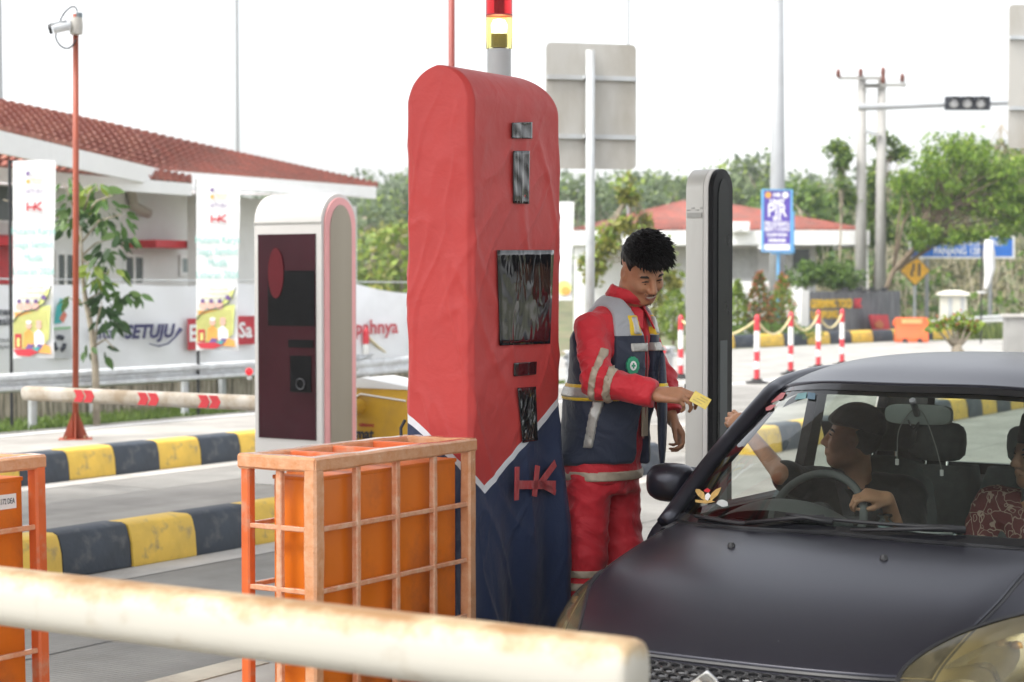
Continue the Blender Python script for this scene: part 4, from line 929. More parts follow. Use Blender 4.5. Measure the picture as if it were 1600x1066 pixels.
for q in (((a.x-.06, -.03, b.z-.04), (a.x, .05, a.z+.04)), ((b.x, -.03, b.z-.04), (b.x+.06, .05, a.z+.04)), ((a.x, -.03, a.z), (b.x, .05, a.z+.04)), ((a.x, -.03, b.z-.04), (b.x, .05, b.z))): fb.box(*q)
fb.box((b.x+.06, .02, b.z-.1), (b.x+.13, .08, a.z-.62)); fb.box((a.x+.25, .02, b.z-.1), (b.x+.13, .08, b.z-.05)); fb.build('frame', M_SKYB, ps)
MB().box((a.x, -.01, b.z), (b.x, .02, a.z)).build('panel', M_PUR, ps); MB().box((a.x+.02, -.016, b.z+.02), (b.x-.02, -.010, b.z+.20)).build('white_strip', M_INKW, ps)
MB().prism([(a.x-.02, -.02, b.z+.2), (a.x-.20, -.02, b.z+.1), (a.x-.02, -.02, b.z+.0)], (0, .01, 0)).build('arrow_tip', M_INKW, ps)
cx = (a.x+b.x)/2
for body, py, sz, sx, bd in (('UNIT', 316, .20, .95, .01), ('PJR', 330, .56, .78, .006), ('TOL', 342, .15, 1, .006), ('PEKANBARU', 350, .19, .72, .004), ('BERTUGAS', 358, .20, .80, .004), ('24 JAM SIAGA', 367, .13, .80, .006), ('HUBUNGI', 376, .13, .9, .008)):
    text('lettering', body, sz, M_INKW, ps, (cx, -.014, at(0, py, 58.5).z), sx=sx, bold=bd)
for px, m in ((1200, M_ORANGE), (1227, M_INKW)):
    p = at(px, 305, 58.5)-o; MB().prism([(p.x+.10*math.cos(k*.628), -.018, p.z+.10*math.sin(k*.628)) for k in range(10)], (0, .008, 0)).build('emblem', m, ps)
text('lettering', 'HK', .17, M_INKW, ps, (cx, -.014, at(0, 305, 58.5).z), bold=.008)

bs = thing('road_sign', 'blue road sign reading PANJANG 128 on two white posts', 'road sign', XY(1503, 70), R(-3)); o = Vector(bs.location)
M_BLUE = mat('sign_blue', (.02, .16, .60), .45, var=.06); a, b = at(1421, 369, 70)-o, at(1584, 404, 70)-o
MB().box((a.x, -.03, b.z), (b.x, .0, a.z)).build('border', M_INKW, bs); MB().box((a.x+.07, -.036, b.z+.07), (b.x-.07, -.028, a.z-.07)).build('panel', M_BLUE, bs)
for px in (1449, 1547): p = at(px, 500, 70)-o; MB().tube([(p.x, .08, -.1), (p.x, .08, a.z-.05)], .075, 10).build('post', M_POLEW, bs)
p = at(1495, 393, 70)-o; text('lettering', 'PANJANG 128', .36, M_INKW, bs, (p.x, -.04, p.z), sx=.75, bold=.006)
p = at(1500, 380, 70)-o; text('lettering', 'JALAN TOL BANDAR LAMPUNG', .34, M_INKW, bs, (p.x, -.04, p.z), sx=.62, bold=.004)

ds = thing('warning_sign', 'yellow diamond merge warning sign on a grey post', 'road sign', XY(1430, 68), 0); o = Vector(ds.location); c = at(1430, 423, 68)-o; r = .56
MB().prism([(c.x+r, 0, c.z), (c.x, 0, c.z+r), (c.x-r, 0, c.z), (c.x, 0, c.z-r)], (0, .02, 0)).build('border', M_INKK, ds, bevel=.01)
MB().prism([(c.x+r*.92, -.006, c.z), (c.x, -.006, c.z+r*.92), (c.x-r*.92, -.006, c.z), (c.x, -.006, c.z-r*.92)], (0, .005, 0)).build('panel', mat('sign_yellow', (.80, .42, .02), .45), ds)
MB().tube([(c.x, .05, -.1), (c.x, .05, c.z+.3)], .055, 8).build('post', M_GALV2, ds)
for nm, pts, wd in (('lane_bar', [(-.13, -.20), (-.13, -.05), (-.06, .08), (-.06, .26)], .075), ('lane_bar', [(.14, -.20), (.14, .26)], .085), ('lane_dash', [(.01, -.2), (.01, -.12)], .02), ('lane_dash', [(.01, -.04), (.01, .06)], .02)):
    m_ = MB()
    for u, v in zip(pts[:-1], pts[1:]): m_.bar((c.x+u[0], -.010, c.z+u[1]), (c.x+v[0], -.010, c.z+v[1]), wd if abs(v[0]-u[0]) < .01 else wd, .006, up=(0, 1, 0))
    m_.build(nm, M_INKK, ds)

# twin utility poles with crossarms
up_ = thing('utility_pole', 'twin concrete utility poles with crossarms and brown insulators', 'utility pole', XY(1345, 67), 0); o = Vector(up_.location)
M_CON = mat('pole_concrete', (.34, .33, .31), .8, var=.08, scale=3); M_INS = mat('insulator_brown', (.20, .07, .05), .3)
for px, r, t in ((1345, .15, 125), (1376, .14, 125)): p = at(px, 400, 67)-o; MB().tube([(p.x, 0, -.1), (p.x, 0, at(0, t, 67).z)], [.22, .15], 12).build('pole', M_CON, up_, smooth=True)
for x0, x1, y in ((1309, 1378, 123), (1348, 1414, 134), (1345, 1375, 136)): p, q = at(x0, y, 67)-o, at(x1, y, 67)-o; MB().box((p.x, -.22, p.z-.06), (q.x, -.14, p.z+.06)).build('crossarm', M_CON, up_)
for px, py in ((1310, 115), (1345, 114), (1380, 112), (1410, 122), (1380, 124)):
    p = at(px, py, 66.8)-o; MB().lathe([(.0, -.16), (.05, -.14), (.10, -.08), (.06, -.05), (.11, 0), (.06, .04), (.09, .09), (.03, .16), (0, .17)], (p.x, -.18, p.z), 10).build('insulator', M_INS, up_, smooth=True, auto=60)
p, q = at(1351, 206, 67)-o, at(1362, 212, 67)-o; MB().bar((p.x, -.2, p.z), (q.x+.25, -.2, q.z), .10, .12).build('bracket', M_GALV2, up_)
for (x0, y0, x1, y1) in ((1348, 136, 1368, 166), (1412, 128, 1395, 168), (1352, 136, 1380, 178)): p, q = at(x0, y0, 67)-o, at(x1, y1, 67)-o; MB().tube([p+Vector((0, -.2, 0)), p.lerp(q, .5)+Vector((.05, -.2, -.1)), q+Vector((0, -.2, 0))], .016, 4).build('drop_wire', M_GALV2, up_)
for i, (x0, y0, x1, y1) in enumerate(((1410, 120, 1720, 60), (1380, 110, 1720, 30), (1382, 124, 1720, 92))):
    p, q = at(x0, y0, 67), at(x1, y1, 70); wv = tag(MB().tube([p.lerp(q, t/10) - Vector((0, 0, .6*4*(t/10)*(1-t/10))) for t in range(11)], .010, 4).build('power_line', M_GALV2, None), ('topmost', 'middle', 'lowest')[(1, 0, 2)[i]] + ' thin power line from the twin poles to the right edge', 'cable', 'power lines')

# traffic light on a long arm
tl_ = thing('traffic_light', 'unlit black horizontal traffic light on a long white arm', 'traffic light', XY(1700, 52), 0); o = Vector(tl_.location)
M_TL = mat('signal_black', (.02, .022, .03), .5); pz = at(0, 160, 52).z
MB().tube([(0, 0, -.1), (0, 0, pz+.3)], .13, 12).build('mast', M_POLEW, tl_, smooth=True)
p = at(1342, 168, 52)-o; q = at(1690, 158, 52)-o; MB().tube([p, p.lerp(q, .35), q], [.10, .065, .05], 10).build('arm', M_POLEW, tl_, smooth=True)
a, b = at(1477, 151, 51.8)-o, at(1547, 172, 51.8)-o
MB().box((a.x, -.25, b.z), (b.x, -.08, a.z)).build('housing', M_TL, tl_, bevel=.02)
for px in (1491, 1512, 1533):
    c = at(px, 161, 51.7)-o; L = MB(); L.lathe([(0, 0), (.13, 0), (.13, .01), (.06, .035), (0, .04)], n=16); l = L.build('lens', mat('lens_grey', (.45, .45, .45), .3), tl_, smooth=True); l.location = (c.x, -.255, c.z); l.rotation_euler = (math.pi/2, 0, 0)
    v = MB(); n = 12; v.loft([[Vector((c.x+.155*math.cos(math.pi*k/n), -.25, c.z+.155*math.sin(math.pi*k/n))) for k in range(n+1)], [Vector((c.x+.155*math.cos(math.pi*k/n), -.40, c.z+.155*math.sin(math.pi*k/n)+.02)) for k in range(n+1)]], cap=False, closed=False); v.build('visor', M_TL, tl_)

# flagpole with a furled white flag
fp_ = thing('flag_pole', 'thin black pole with a furled white flag before the blue sign', 'flag', XY(1533, 56), 0); o = Vector(fp_.location)
MB().tube([(0, 0, -.1), (0, 0, at(0, 372, 56).z)], .025, 8).build('pole', M_BLACK, fp_)
rings = []
for k, (px, py, w_) in enumerate(((1545, 375, .10), (1545, 395, .15), (1546, 420, .14), (1543, 440, .09), (1539, 452, .05))):
    c = at(px, py, 56)-o; rings.append([c + Vector((w_*(1+.25*math.sin(j*2.2+k))*math.cos(2*math.pi*j/14), .09*math.sin(2*math.pi*j/14), 0)) for j in range(14)])
MB().loft(rings).build('furled_flag', M_CLOTH, fp_, smooth=True)
p = at(1534, 456, 56)-o; MB().lathe([(.0, -.05), (.12, -.05), (.16, .02), (.05, .02)], (p.x, 0, p.z), 12).build('ring', M_INKW, fp_)

# pale roofed utility cabinet
cbn = thing('utility_cabinet', 'cream coloured roofed cabinet behind the potted plant', 'cabinet', XY(1489, 64), R(-8)); zt = at(0, 456, 64).z
M_CRM = mat('cream_paint', (.70, .67, .58), .6, var=.05)
MB().box((-.42, -.3, -.1), (.42, .3, zt-.12)).build('body', M_CRM, cbn); MB().loft([[Vector((x*.52, y*.4, zt-.12)) for x, y in ((-1, -1), (1, -1), (1, 1), (-1, 1))], [Vector((x*.5, y*.38, zt-.04)) for x, y in ((-1, -1), (1, -1), (1, 1), (-1, 1))], [Vector((x*.2, y*.15, zt+.05)) for x, y in ((-1, -1), (1, -1), (1, 1), (-1, 1))]]).build('roof', M_CRM, cbn)
for x in (-.12, .28): MB().box((x-.07, -.32, zt-1.0), (x+.07, -.30, zt-.2)).build('vent', M_GALV2, cbn)

# big square signs seen from behind
M_SB = mat('sign_back', (.47, .455, .42), .55, metal=.15, var=.07, scale=2, dirt=(.36, .33, .28), dscale=1.6, stretch=(1, 1, .4))
def back_sign(label, Y, x0, y0, x1, y1, post_px, post_top, rz, rails, slope=0):
    base = XY(post_px, Y); e = thing('square_sign', label, 'road sign', base, rz); o = Vector(base)
    a, b = at(x0, y0, Y)-o, at(x1, y1, Y)-o; k = 1/math.cos(rz); r = .05; P = []
    for cx_, cz_, a0 in ((b.x*k-r, a.z-r, 0), (a.x*k+r, a.z-r, 90), (a.x*k+r, b.z+r, 180), (b.x*k-r, b.z+r, 270)):
        P += [(cx_+r*math.cos(R(a0+t)), .0, cz_+r*math.sin(R(a0+t))) for t in (0, 30, 60, 90)]
    MB().prism(P, (0, .012, 0)).build('panel', M_SB, e)
    for y in rails: z = at(0, y, Y).z; MB().box((a.x*k+.005, -.035, z-.022), (b.x*k-.005, -.001, z+.022)).build('rail', M_GALV2, e)
    n = 14; MB().tube([(0, -.085, KH-.1), (0, -.085, at(0, post_top, Y).z)], .045, 16).build('post', M_GALV2, e, smooth=True)
    for y in rails: z = at(0, y, Y).z; MB().box((-.06, -.10, z-.018), (.06, -.03, z+.018)).build('clamp', M_GALV2, e)
    return e
back_sign('grey back of a large square sign on a galvanised post', 18.5, 853, 68, 995, 264, 918, 80, R(14), (122, 214))
back_sign('grey back of a square sign cut by the right picture edge', 22, 1575, 8, 1720, 232, 1650, 20, R(6), (170, 60))
# far thin masts
for px, Y, r, lb in ((372, 62, .055, 'thin pale mast rising behind the left roof'), (981, 75, .05, 'thin pale mast above the square sign'), (3, 50, .07, 'pale mast at the left picture edge above the roof')):
    e = thing('mast', lb, 'mast', XY(px, Y), 0); MB().tube([(0, 0, -.1), (0, 0, 14)], [r*1.3, r*.8], 8).build('pole', M_POLEW, e); MB().box((-.09, -.09, -.1), (.09, .09, .05)).build('foot', M_GALV2, e)
# grey block at the right edge
gbk = thing('concrete_block', 'grey concrete block beyond the car roof at the right edge', 'block', XY(1620, 38), R(-10)); MB().box((-.62, -.4, -.02), (.62, .4, 1.12)).build('body', mat('grey_concrete_block', (.42, .41, .39), .85), gbk, bevel=.02); MB().box((-.66, -.44, 1.12), (.66, .44, 1.17)).build('cap', mat('pale_gutter', (.5, .48, .45)), gbk)
# ================================================================== TOLL LANE EQUIPMENT
M_RPOLE = mat('red_oxide_pole', (.27, .050, .035), .5, var=.15, scale=6)
M_RPOLE2 = mat('red_orange_pole', (.30, .060, .026), .5, var=.15, scale=6)
NUT = mat('rusty_nut', (.28, .17, .10), .7, var=.3, scale=20)
# camera pole
cp = thing('camera_pole', 'red steel pole with bolted foot and white security camera on top', 'pole', at(118, 688, 18.8), .2); o = Vector(cp.location); H = at(124, 22, 18.8).z - o.z
MB().tube([(0, 0, 0), (.018, 0, H*.5), (.03, 0, H)], .030, 14).build('pole', M_RPOLE2, cp, smooth=True)
MB().box((-.16, -.16, 0), (.16, .16, .018)).build('base_plate', M_RPOLE2, cp, bevel=.004)
for k in range(4):
    a = k*math.pi/2; d = Vector((math.cos(a), math.sin(a), 0)); n_ = Vector((-d.y, d.x, 0))*.006
    MB().prism([d*.028 + Vector((0, 0, .018)) - n_, d*.125 + Vector((0, 0, .018)) - n_, d*.028 + Vector((0, 0, .27)) - n_], n_*2).build('gusset', M_RPOLE2, cp)
    q = Vector((.13*math.cos(a+.785), .13*math.sin(a+.785), 0)); MB().tube([q, q+Vector((0, 0, .05))], .012, 6).build('bolt', NUT, cp)
sc_ = thing('security_camera', 'white bullet camera with black cable loops on the red pole', 'camera', o + Vector((.03, 0, H)), .0)
q = lambda px, py: at(px, py, 18.8) - Vector(sc_.location)
M_CAMW = mat('camera_white', (.62, .64, .66), .35); M_CAMG = mat('camera_bracket_grey', (.48, .46, .42), .6)
MB().tube([q(88, 48)+Vector((0, -.14, 0)), q(98, 45)+Vector((0, -.13, 0)), q(113, 41)+Vector((0, -.10, 0)), q(115, 41)+Vector((0, -.10, 0))], [.052, .055, .055, .04], 16).build('body', M_CAMW, sc_, smooth=True, auto=50)
p = q(87, 48)+Vector((-.006, -.14, 0)); d = (p - q(98, 45) - Vector((0, -.13, 0))).normalized(); MB().tube([p, p+d*.03], [.052, .048], 14).build('lens_face', M_BLACK, sc_)
p = q(100, 37); MB().bar(q(84, 43)+Vector((0, -.14, .012)), q(108, 37)+Vector((0, -.11, .012)), .11, .012).build('sun_shield', M_CAMW, sc_)
MB().lathe([(0, -.085), (.062, -.08), (.068, 0), (.062, .08), (0, .085)], tuple(q(121, 42)+Vector((0, -.05, 0))), 16).build('junction_box', M_CAMG, sc_, smooth=True, auto=50)
MB().tube([q(112, 42)+Vector((0, -.10, 0)), q(120, 42)+Vector((0, -.06, 0))], .03, 10).build('bracket_arm', M_CAMG, sc_)
MB().tube([q(124, 20), q(124, 34)], .032, 12).build('pole_cap', mat('cap_grey', (.14, .17, .19), .5), sc_)
for pts in (((123, 20), (121, 14), (115, 12), (106, 18), (99, 28), (95, 37)), ((90, 52), (90, 62), (97, 73), (107, 77), (116, 72), (121, 62))):
    P = crom([tuple(q(x, y) + Vector((0, -.06, 0))) for x, y in pts], 24); MB().tube(P, .009, 6).build('cable', M_BLACK, sc_, smooth=True)
# second pole
rp = thing('steel_pole', 'plain red brown pole rising behind the red covered machine', 'pole', F(16.6*(-.0313*UX+UY), -9.3, KH-.01), 0); b = XY(706, 16.6); rp.location = (b.x, b.y, KH-.01)
MB().tube([(0, 0, 0), (0, 0, 5)], .029, 12).build('shaft', M_RPOLE, rp, smooth=True); MB().box((-.14, -.14, 0), (.14, .14, .018)).build('base_plate', M_RPOLE, rp)

def arch(w, h, n=14, r=None):
    """arched outline in (y, z), standing on z=0, y 0..w"""
    r = w/2 if r is None else r; P = [(0, 0), (w, 0)]
    P += [(w - r + r*math.cos(math.pi/2*k/n), h - r + r*math.sin(math.pi/2*k/n)) for k in range(n+1)]
    P += [(r + r*math.cos(math.pi/2 + math.pi/2*k/n), h - r + r*math.sin(math.pi/2 + math.pi/2*k/n)) for k in range(n+1)]
    out = [];
    for p in P:
        if not out or (abs(p[0]-out[-1][0]) + abs(p[1]-out[-1][1])) > 1e-6: out.append(p)
    return out
def shrink(P, d, w, h):
    c = Vector((w/2, h/2)); sx, sz = (w-2*d)/w, (h-2*d)/h; return [((y-w/2)*sx + w/2, (z-h/2)*sz + h/2) for y, z in P]
M_SHELL = mat('kiosk_white', (.64, .62, .595), .45, var=.04, scale=2, dirt=(.55, .52, .47), dscale=1.2, damt=.12)
M_PINK = mat('kiosk_pink_trim', (.80, .36, .36), .4, var=.05)
M_STEEL = mat('brushed_steel', (.30, .265, .215), .36, metal=.85, var=.10, scale=3, stretch=(1, 1, .06), rvar=.06)
M_MAROON = mat('maroon_glass', (.040, .007, .013), .16, var=.2, scale=2, spec=.22, rvar=.03)
M_FILM = mat('black_film', (.005, .005, .006), .30, var=.2, scale=4, bump=.5, bscale=7, spec=.12)
# screen totem on the second island
kt = thing('screen_totem', 'white toll totem with maroon screen panel and pink edged steel end', 'kiosk', F(11.3, -8.85, KH-.004), -TH); kw, kd, kh = .647, .434, 2.205
MB().prism([(-kw, y, z) for y, z in arch(kd, kh, 12)], (kw, 0, 0)).build('shell', M_SHELL, kt, bevel=.012, auto=35)
MB().prism([(.001, y, z) for y, z in shrink(arch(kd, kh, 12), .03, kd, kh)], (.014, 0, 0)).build('pink_trim', M_PINK, kt, bevel=.005)
MB().prism([(.010, y, z) for y, z in shrink(arch(kd, kh, 12), .085, kd, kh)], (.009, 0, 0)).build('steel_panel', M_STEEL, kt)
MK = mtx(kt); MKi = MK.inverted(); kn = (MK.to_3x3() @ Vector((0, -1, 0)))
def onk(px, py): return MKi @ on_plane(px, py, Vector(kt.location), kn)
def kpanel(name, x0, y0, x1, y1, m, dy, th=.008, parent=kt):
    a, b = onk(x0, (y0)), onk(x1, y1); z1, z0 = onk((x0+x1)/2, y0).z, onk((x0+x1)/2, y1).z
    return MB().box((a.x, -dy-th, z0), (b.x, -dy, z1)).build(name, m, parent)
kpanel('screen_panel', 404, 366, 494.5, 686, M_MAROON, .001)
kpanel('film_patch', 420, 423, 493, 509, M_FILM, .010, .003); kpanel('card_slot', 452, 531, 491, 543, M_FILM, .010, .004); kpanel('reader', 455, 556, 488, 613, M_FILM, .010, .005)
c = onk(433, 427); MB().prism([(c.x+.075*math.cos(k*.2618), -.018, c.z+.19*math.sin(k*.2618)) for k in range(24)], (0, .004, 0)).build('red_oval', mat('red_film', (.10, .005, .010), .4, spec=.2), kt)
c = onk(472, 600); MB().tube([(c.x+.04*math.cos(k*.5236), -.021, c.z+.04*math.sin(k*.5236)) for k in range(13)], .006, 5).build('reader_ring', mat('dark_ring', (.05, .05, .055), .3), kt)
MB().box((-kw-.002, -.006, kh-.225), (.0, .004, kh-.215)).build('seam', mat('seam_grey', (.4, .39, .37), .6), kt)

# yellow barrier machine and its striped arm
ym = thing('barrier_machine', 'yellow barrier machine with white lid behind the screen totem', 'barrier machine', F(12.1, -8.63, KH-.004), -TH)
M_YM = mat('machine_yellow', (.62, .36, .03), .4, var=.06, scale=3, dirt=(.45, .27, .05), dscale=2)
MB().prism([(-.72, 0, 0), (0, 0, 0), (0, 0, .70), (-.45, 0, .76), (-.60, 0, .70), (-.72, 0, .70)], (0, .42, 0)).build('cabinet', M_YM, ym, bevel=.012)
MB().prism([(-.73, -.01, .705), (.01, -.01, .705), (.01, -.01, .73), (-.45, -.01, .79), (-.73, -.01, .73)], (0, .44, 0)).build('lid', M_WHITEP, ym, bevel=.008)
for z0, z1 in ((.62, .66),): MB().tube([(-.70, -.008, z0-.02), (-.58, -.008, z0-.02), (-.45, -.008, z1), (-.02, -.008, z0)], .008, 5).build('trim_line', M_WHITEP, ym)
t_ = text('lettering', 'otomat', .115, M_INKK, ym, (-.33, -.006, .345), align='RIGHT', bold=.004); t2 = text('lettering', 'GERBANG', .032, M_INKR, ym, (-.325, -.006, .415), align='RIGHT', bold=.001)
MB().box((-.72, -.004, .255), (0, .0, .27)).build('seam', M_INKK, ym)
arm = thing('boom_barrier', 'white barrier arm with red chevrons lowered across the empty lane', 'barrier arm', F(11.93, -9.1, .84), -TH)
M_ARMW = mat('arm_dirty_white', (.52, .48, .42), .5, var=.12, scale=4, dirt=(.30, .23, .15), dscale=4, damt=.6)
def rod(x0, x1, r, n=18, sq=.75):
    rings = []
    for x, k in ((x0, .55), (x0-.02*(1 if x1 < x0 else -1), .85), (x0-.05*(1 if x1 < x0 else -1), 1), (x1, 1), (x1, .9)):
        rg = []
        for j in range(n):
            a = 2*math.pi*j/n; cy_, cz_ = math.cos(a), math.sin(a); q_ = (abs(cy_)**3.2+abs(cz_)**3.2)**(-1/3.2); rg.append(Vector((x, r*k*q_*cy_*.8, r*k*q_*cz_)))
        rings.append(rg)
    return MB().loft(rings)
rod(-3.56, 0, .063).build('boom', M_ARMW, arm, smooth=True, auto=60)
def chev(x):
    for dx in (0, .115):
        for sgn in (1, -1):
            b = MB(); x0 = x+dx; w = .095; k = .035
            b.prism([(x0, -.0535, 0), (x0+w, -.0535, 0), (x0+w-k, -.0535, sgn*.052), (x0-k, -.0535, sgn*.052)], (0, .003, 0)); b.build('chevron', M_REDP, arm)
for x in (-2.86, -2.12, -1.45, -.7): chev(x)
MB().bar((0, 0, 0), (.05, .0, -.0), .09, .12).build('root_clamp', M_YM, arm)
# its pivot hub sits on the machine
MB().tube([(-.47, -.22, .56), (-.47, .02, .56)], .06, 14).build('hub', M_YM, ym)

# tower beacon
bc = thing('tower_beacon', 'signal tower light with red and lit yellow lamps on a grey post', 'signal light', XY(780, 8.6) + Vector((0, 0, KH-.004)), 0); zc = lambda y: at(780, y, 8.6).z - KH
M_BPOST = mat('beacon_post', (.50, .51, .52), .45, var=.05)
MB().tube([(0, 0, 0), (0, 0, zc(76))], .054, 20).build('post', M_BPOST, bc, smooth=True, auto=50)
def lampm(nm, c, e, a=.75): 
    m, nt, b = principled(nm); b.inputs['Base Color'].default_value = (*c, 1); b.inputs['Roughness'].default_value = .08; b.inputs['Transmission Weight'].default_value = a; b.inputs['IOR'].default_value = 1.2
    b.inputs['Emission Color'].default_value = (*c, 1); b.inputs['Emission Strength'].default_value = e; return m
def shade(z0, z1, m, nm):
    n = 20; b = MB(); b.loft([[Vector((.058*(1+.03*math.cos(6*2*math.pi*j/n))*math.cos(2*math.pi*j/n), .058*(1+.03*math.cos(6*2*math.pi*j/n))*math.sin(2*math.pi*j/n), z)) for j in range(n)] for z in (z0, z0+.01, z1-.01, z1)], cap=False)
    return b.build(nm, m, bc, smooth=True)
shade(zc(75), zc(24), lampm('amber_lens', (.88, .80, .28), .0, .85), 'yellow_lens'); shade(zc(23), zc(-32), lampm('red_lens', (.75, .03, .04), .02), 'red_lens')
MB().tube([(0, 0, zc(74)), (0, 0, zc(52))], [.03, .03], 10).build('lamp_socket', mat('socket_yellow', (.6, .5, .2), .4), bc); MB().lathe([(0, zc(52)), (.028, zc(50)), (.03, zc(38)), (.022, zc(30)), (0, zc(28))], n=12).build('bulb', mat('bulb_lit', (1, .95, .7), .4, emit=(1, .93, .68, 4)), bc, smooth=True)
MB().lathe([(0, zc(24)), (.06, zc(24)), (.06, zc(22)), (0, zc(22))], n=20).build('divider', mat('red_rim', (.4, .02, .03), .4), bc); MB().tube([(0, 0, zc(22)), (0, 0, zc(-20))], .02, 10).build('lamp_socket', mat('socket_red', (.3, .02, .02), .4), bc)
MB().lathe([(0, zc(-32)), (.06, zc(-32)), (.05, zc(-40)), (0, zc(-42))], n=20).build('cap', M_BPOST, bc)

# slim steel totem beyond the attendant
st = thing('steel_totem', 'tall slim steel totem with black arched display edge by the car', 'kiosk', F(8.54, -4.27, KH-.004), -TH); sw_, sd, sh = .126, .222, 2.105
M_STW = mat('satin_steel', (.56, .55, .52), .45, metal=.35, var=.07, scale=3, stretch=(1, 1, .15), dirt=(.42, .40, .37), dscale=2, damt=.2)
MB().prism([(-sw_, y, z) for y, z in arch(sd, sh, 10)], (sw_-.03, 0, 0)).build('shell', M_STW, st, bevel=.006, auto=35)
MB().prism([(-.029, y, z) for y, z in arch(sd, sh, 10)], (.026, 0, 0)).build('edge_trim', M_SHELL, st, bevel=.003, auto=35)
MB().prism([(-.002, y, z) for y, z in shrink(arch(sd, sh, 12), .001, sd, sh)], (.028, 0, 0)).build('black_frame', mat('gloss_black', (.008, .008, .009), .5, spec=.12), st, bevel=.006, auto=35)
MB().prism([(.027, y, z) for y, z in shrink(arch(sd, sh, 12), .05, sd, sh)], (.003, 0, 0)).build('display', mat('display_glass', (.010, .012, .012), .28, spec=.10, rvar=.02), st)
MB().prism([(.0295, y, z) for y, z in [(.07, .1), (.152, .1), (.152, 1.25), (.07, 1.25)]], (.002, 0, 0)).build('display_sheet', mat('display_grey', (.055, .065, .068), .35, spec=.2), st)
plate = MB()
MB().box((-.115, -.008, 1.86), (-.035, -.0005, 1.885)).build('maker_plate', mat('plate_grey', (.40, .40, .38), .5), st)
for k, (a, z) in enumerate(((-.118, 1.895), (-.094, 1.905), (-.07, 1.895), (-.046, 1.905))): MB().box((a, -.004, z), (a+.016, -.0005, z+.006)).build('screw_slot', mat('plate_grey', (.40, .40, .38), .5), st)
MB().box((-sw_-.03, .05, .95), (-sw_, .12, 1.03)).build('side_bracket', M_BLACK, st)

# ------------------------------------------------------------------ machine under the red and navy cloth cover
cv = thing('covered_machine', 'tall toll machine wrapped in a red and navy cloth cover', 'covered machine', F(5.8, -3.855, KH-.004), -TH); CW, CD, CH = .292, .63, 2.335
MC = mtx(cv); MCi = MC.inverted(); cn = MC.to_3x3() @ Vector((1, 0, 0)); cnf = MC.to_3x3() @ Vector((0, -1, 0))
def onc(px, py): return MCi @ on_plane(px, py, Vector(cv.location), cn)
def wr(p, *a):
    from mathutils import noise; return noise.noise(Vector(p))
def cover_ring(z, N=200):
    """horizontal outline of the cover at height z, as (x, y, face) going round"""
    Rr = CW/2; zc_ = CH - Rr*1.0; hw = Rr
    if z > zc_: hw = Rr*math.sqrt(max(0, 1-((z-zc_)/Rr)**2))
    rb = .17; y1 = CD
    if z > CH-rb: y1 = CD - rb + rb*math.sqrt(max(0, 1-((z-(CH-rb))/rb)**2))
    hw = max(hw, .0005); c = min(.018, hw*.6)
    # corner-rounded rectangle sampled evenly by side so that rows line up
    pts = []
    def side(a, b, n):
        for k in range(n): pts.append((a[0]+(b[0]-a[0])*k/n, a[1]+(b[1]-a[1])*k/n))
    x0, x1 = -Rr-hw, -Rr+hw
    side((x1, c), (x1, y1-c), 70); side((x1, y1-c), (x1-c, y1), 5); side((x1-c, y1), (x0+c, y1), 25); side((x0+c, y1), (x0, y1-c), 5); side((x0, y1-c), (x0, c), 50); side((x0, c), (x0+c, 0), 5); side((x0+c, 0), (x1-c, 0), 40); side((x1-c, 0), (x1, c), 4)
    return pts
NP = len(cover_ring(1.0))
# the cloth seam line between red and navy, per column
b0, bv, b1 = onc(740, 740), onc(757, 764), onc(878, 621)
bl0, bl1 = 1.328-KH, b0.z
def seam(i, p):
    x, y = p
    if i < 70: return bv.z + (b0.z-bv.z)*(1-y/bv.y) if y < bv.y else bv.z + (b1.z-bv.z)*(y-bv.y)/(CD-bv.y)
    if i < 105: return b1.z
    if i < 155: return b1.z + (bl0-b1.z)*(1-y/CD)
    return bl0 + (bl1-bl0)*((x+CW)/CW)
from mathutils import noise as mno
def fold(x, y, z, i, red):
    q = Vector((x*2.2+(3.0 if i < 70 else 9), y*3.0, z*1.0)); a = mno.noise(q)*.0025
    dirn = (y if i < 105 else x*1.6)
    d = mno.noise(Vector((dirn*4.2 + z*2.2, z*.8 - dirn*1.6, 4.2 if i < 70 else 1.7))); a += .0065*max(0, 1-abs(d)*6)**1.5
    d2 = mno.noise(Vector((dirn*5 - z*4.0, z*1.6 + dirn*2.0, 7.2))); a += .004*max(0, 1-abs(d2)*7)**1.5
    a += .0016*mno.noise(Vector((x*16, y*16, z*9)))
    if not red:
        k = min(1, max(0, (seam_z - z)/.5)); a += k*(.016*math.sin(dirn*22 + 2.2*mno.noise(Vector((dirn*3, z*.8, 1)))) + .018*math.sin(dirn*9+1.2) + .012) + .02*k*k
    return a
rows_lo, rows_hi = 70, 150
ringC = cover_ring(1.0); V, MI = [], []
zl = []
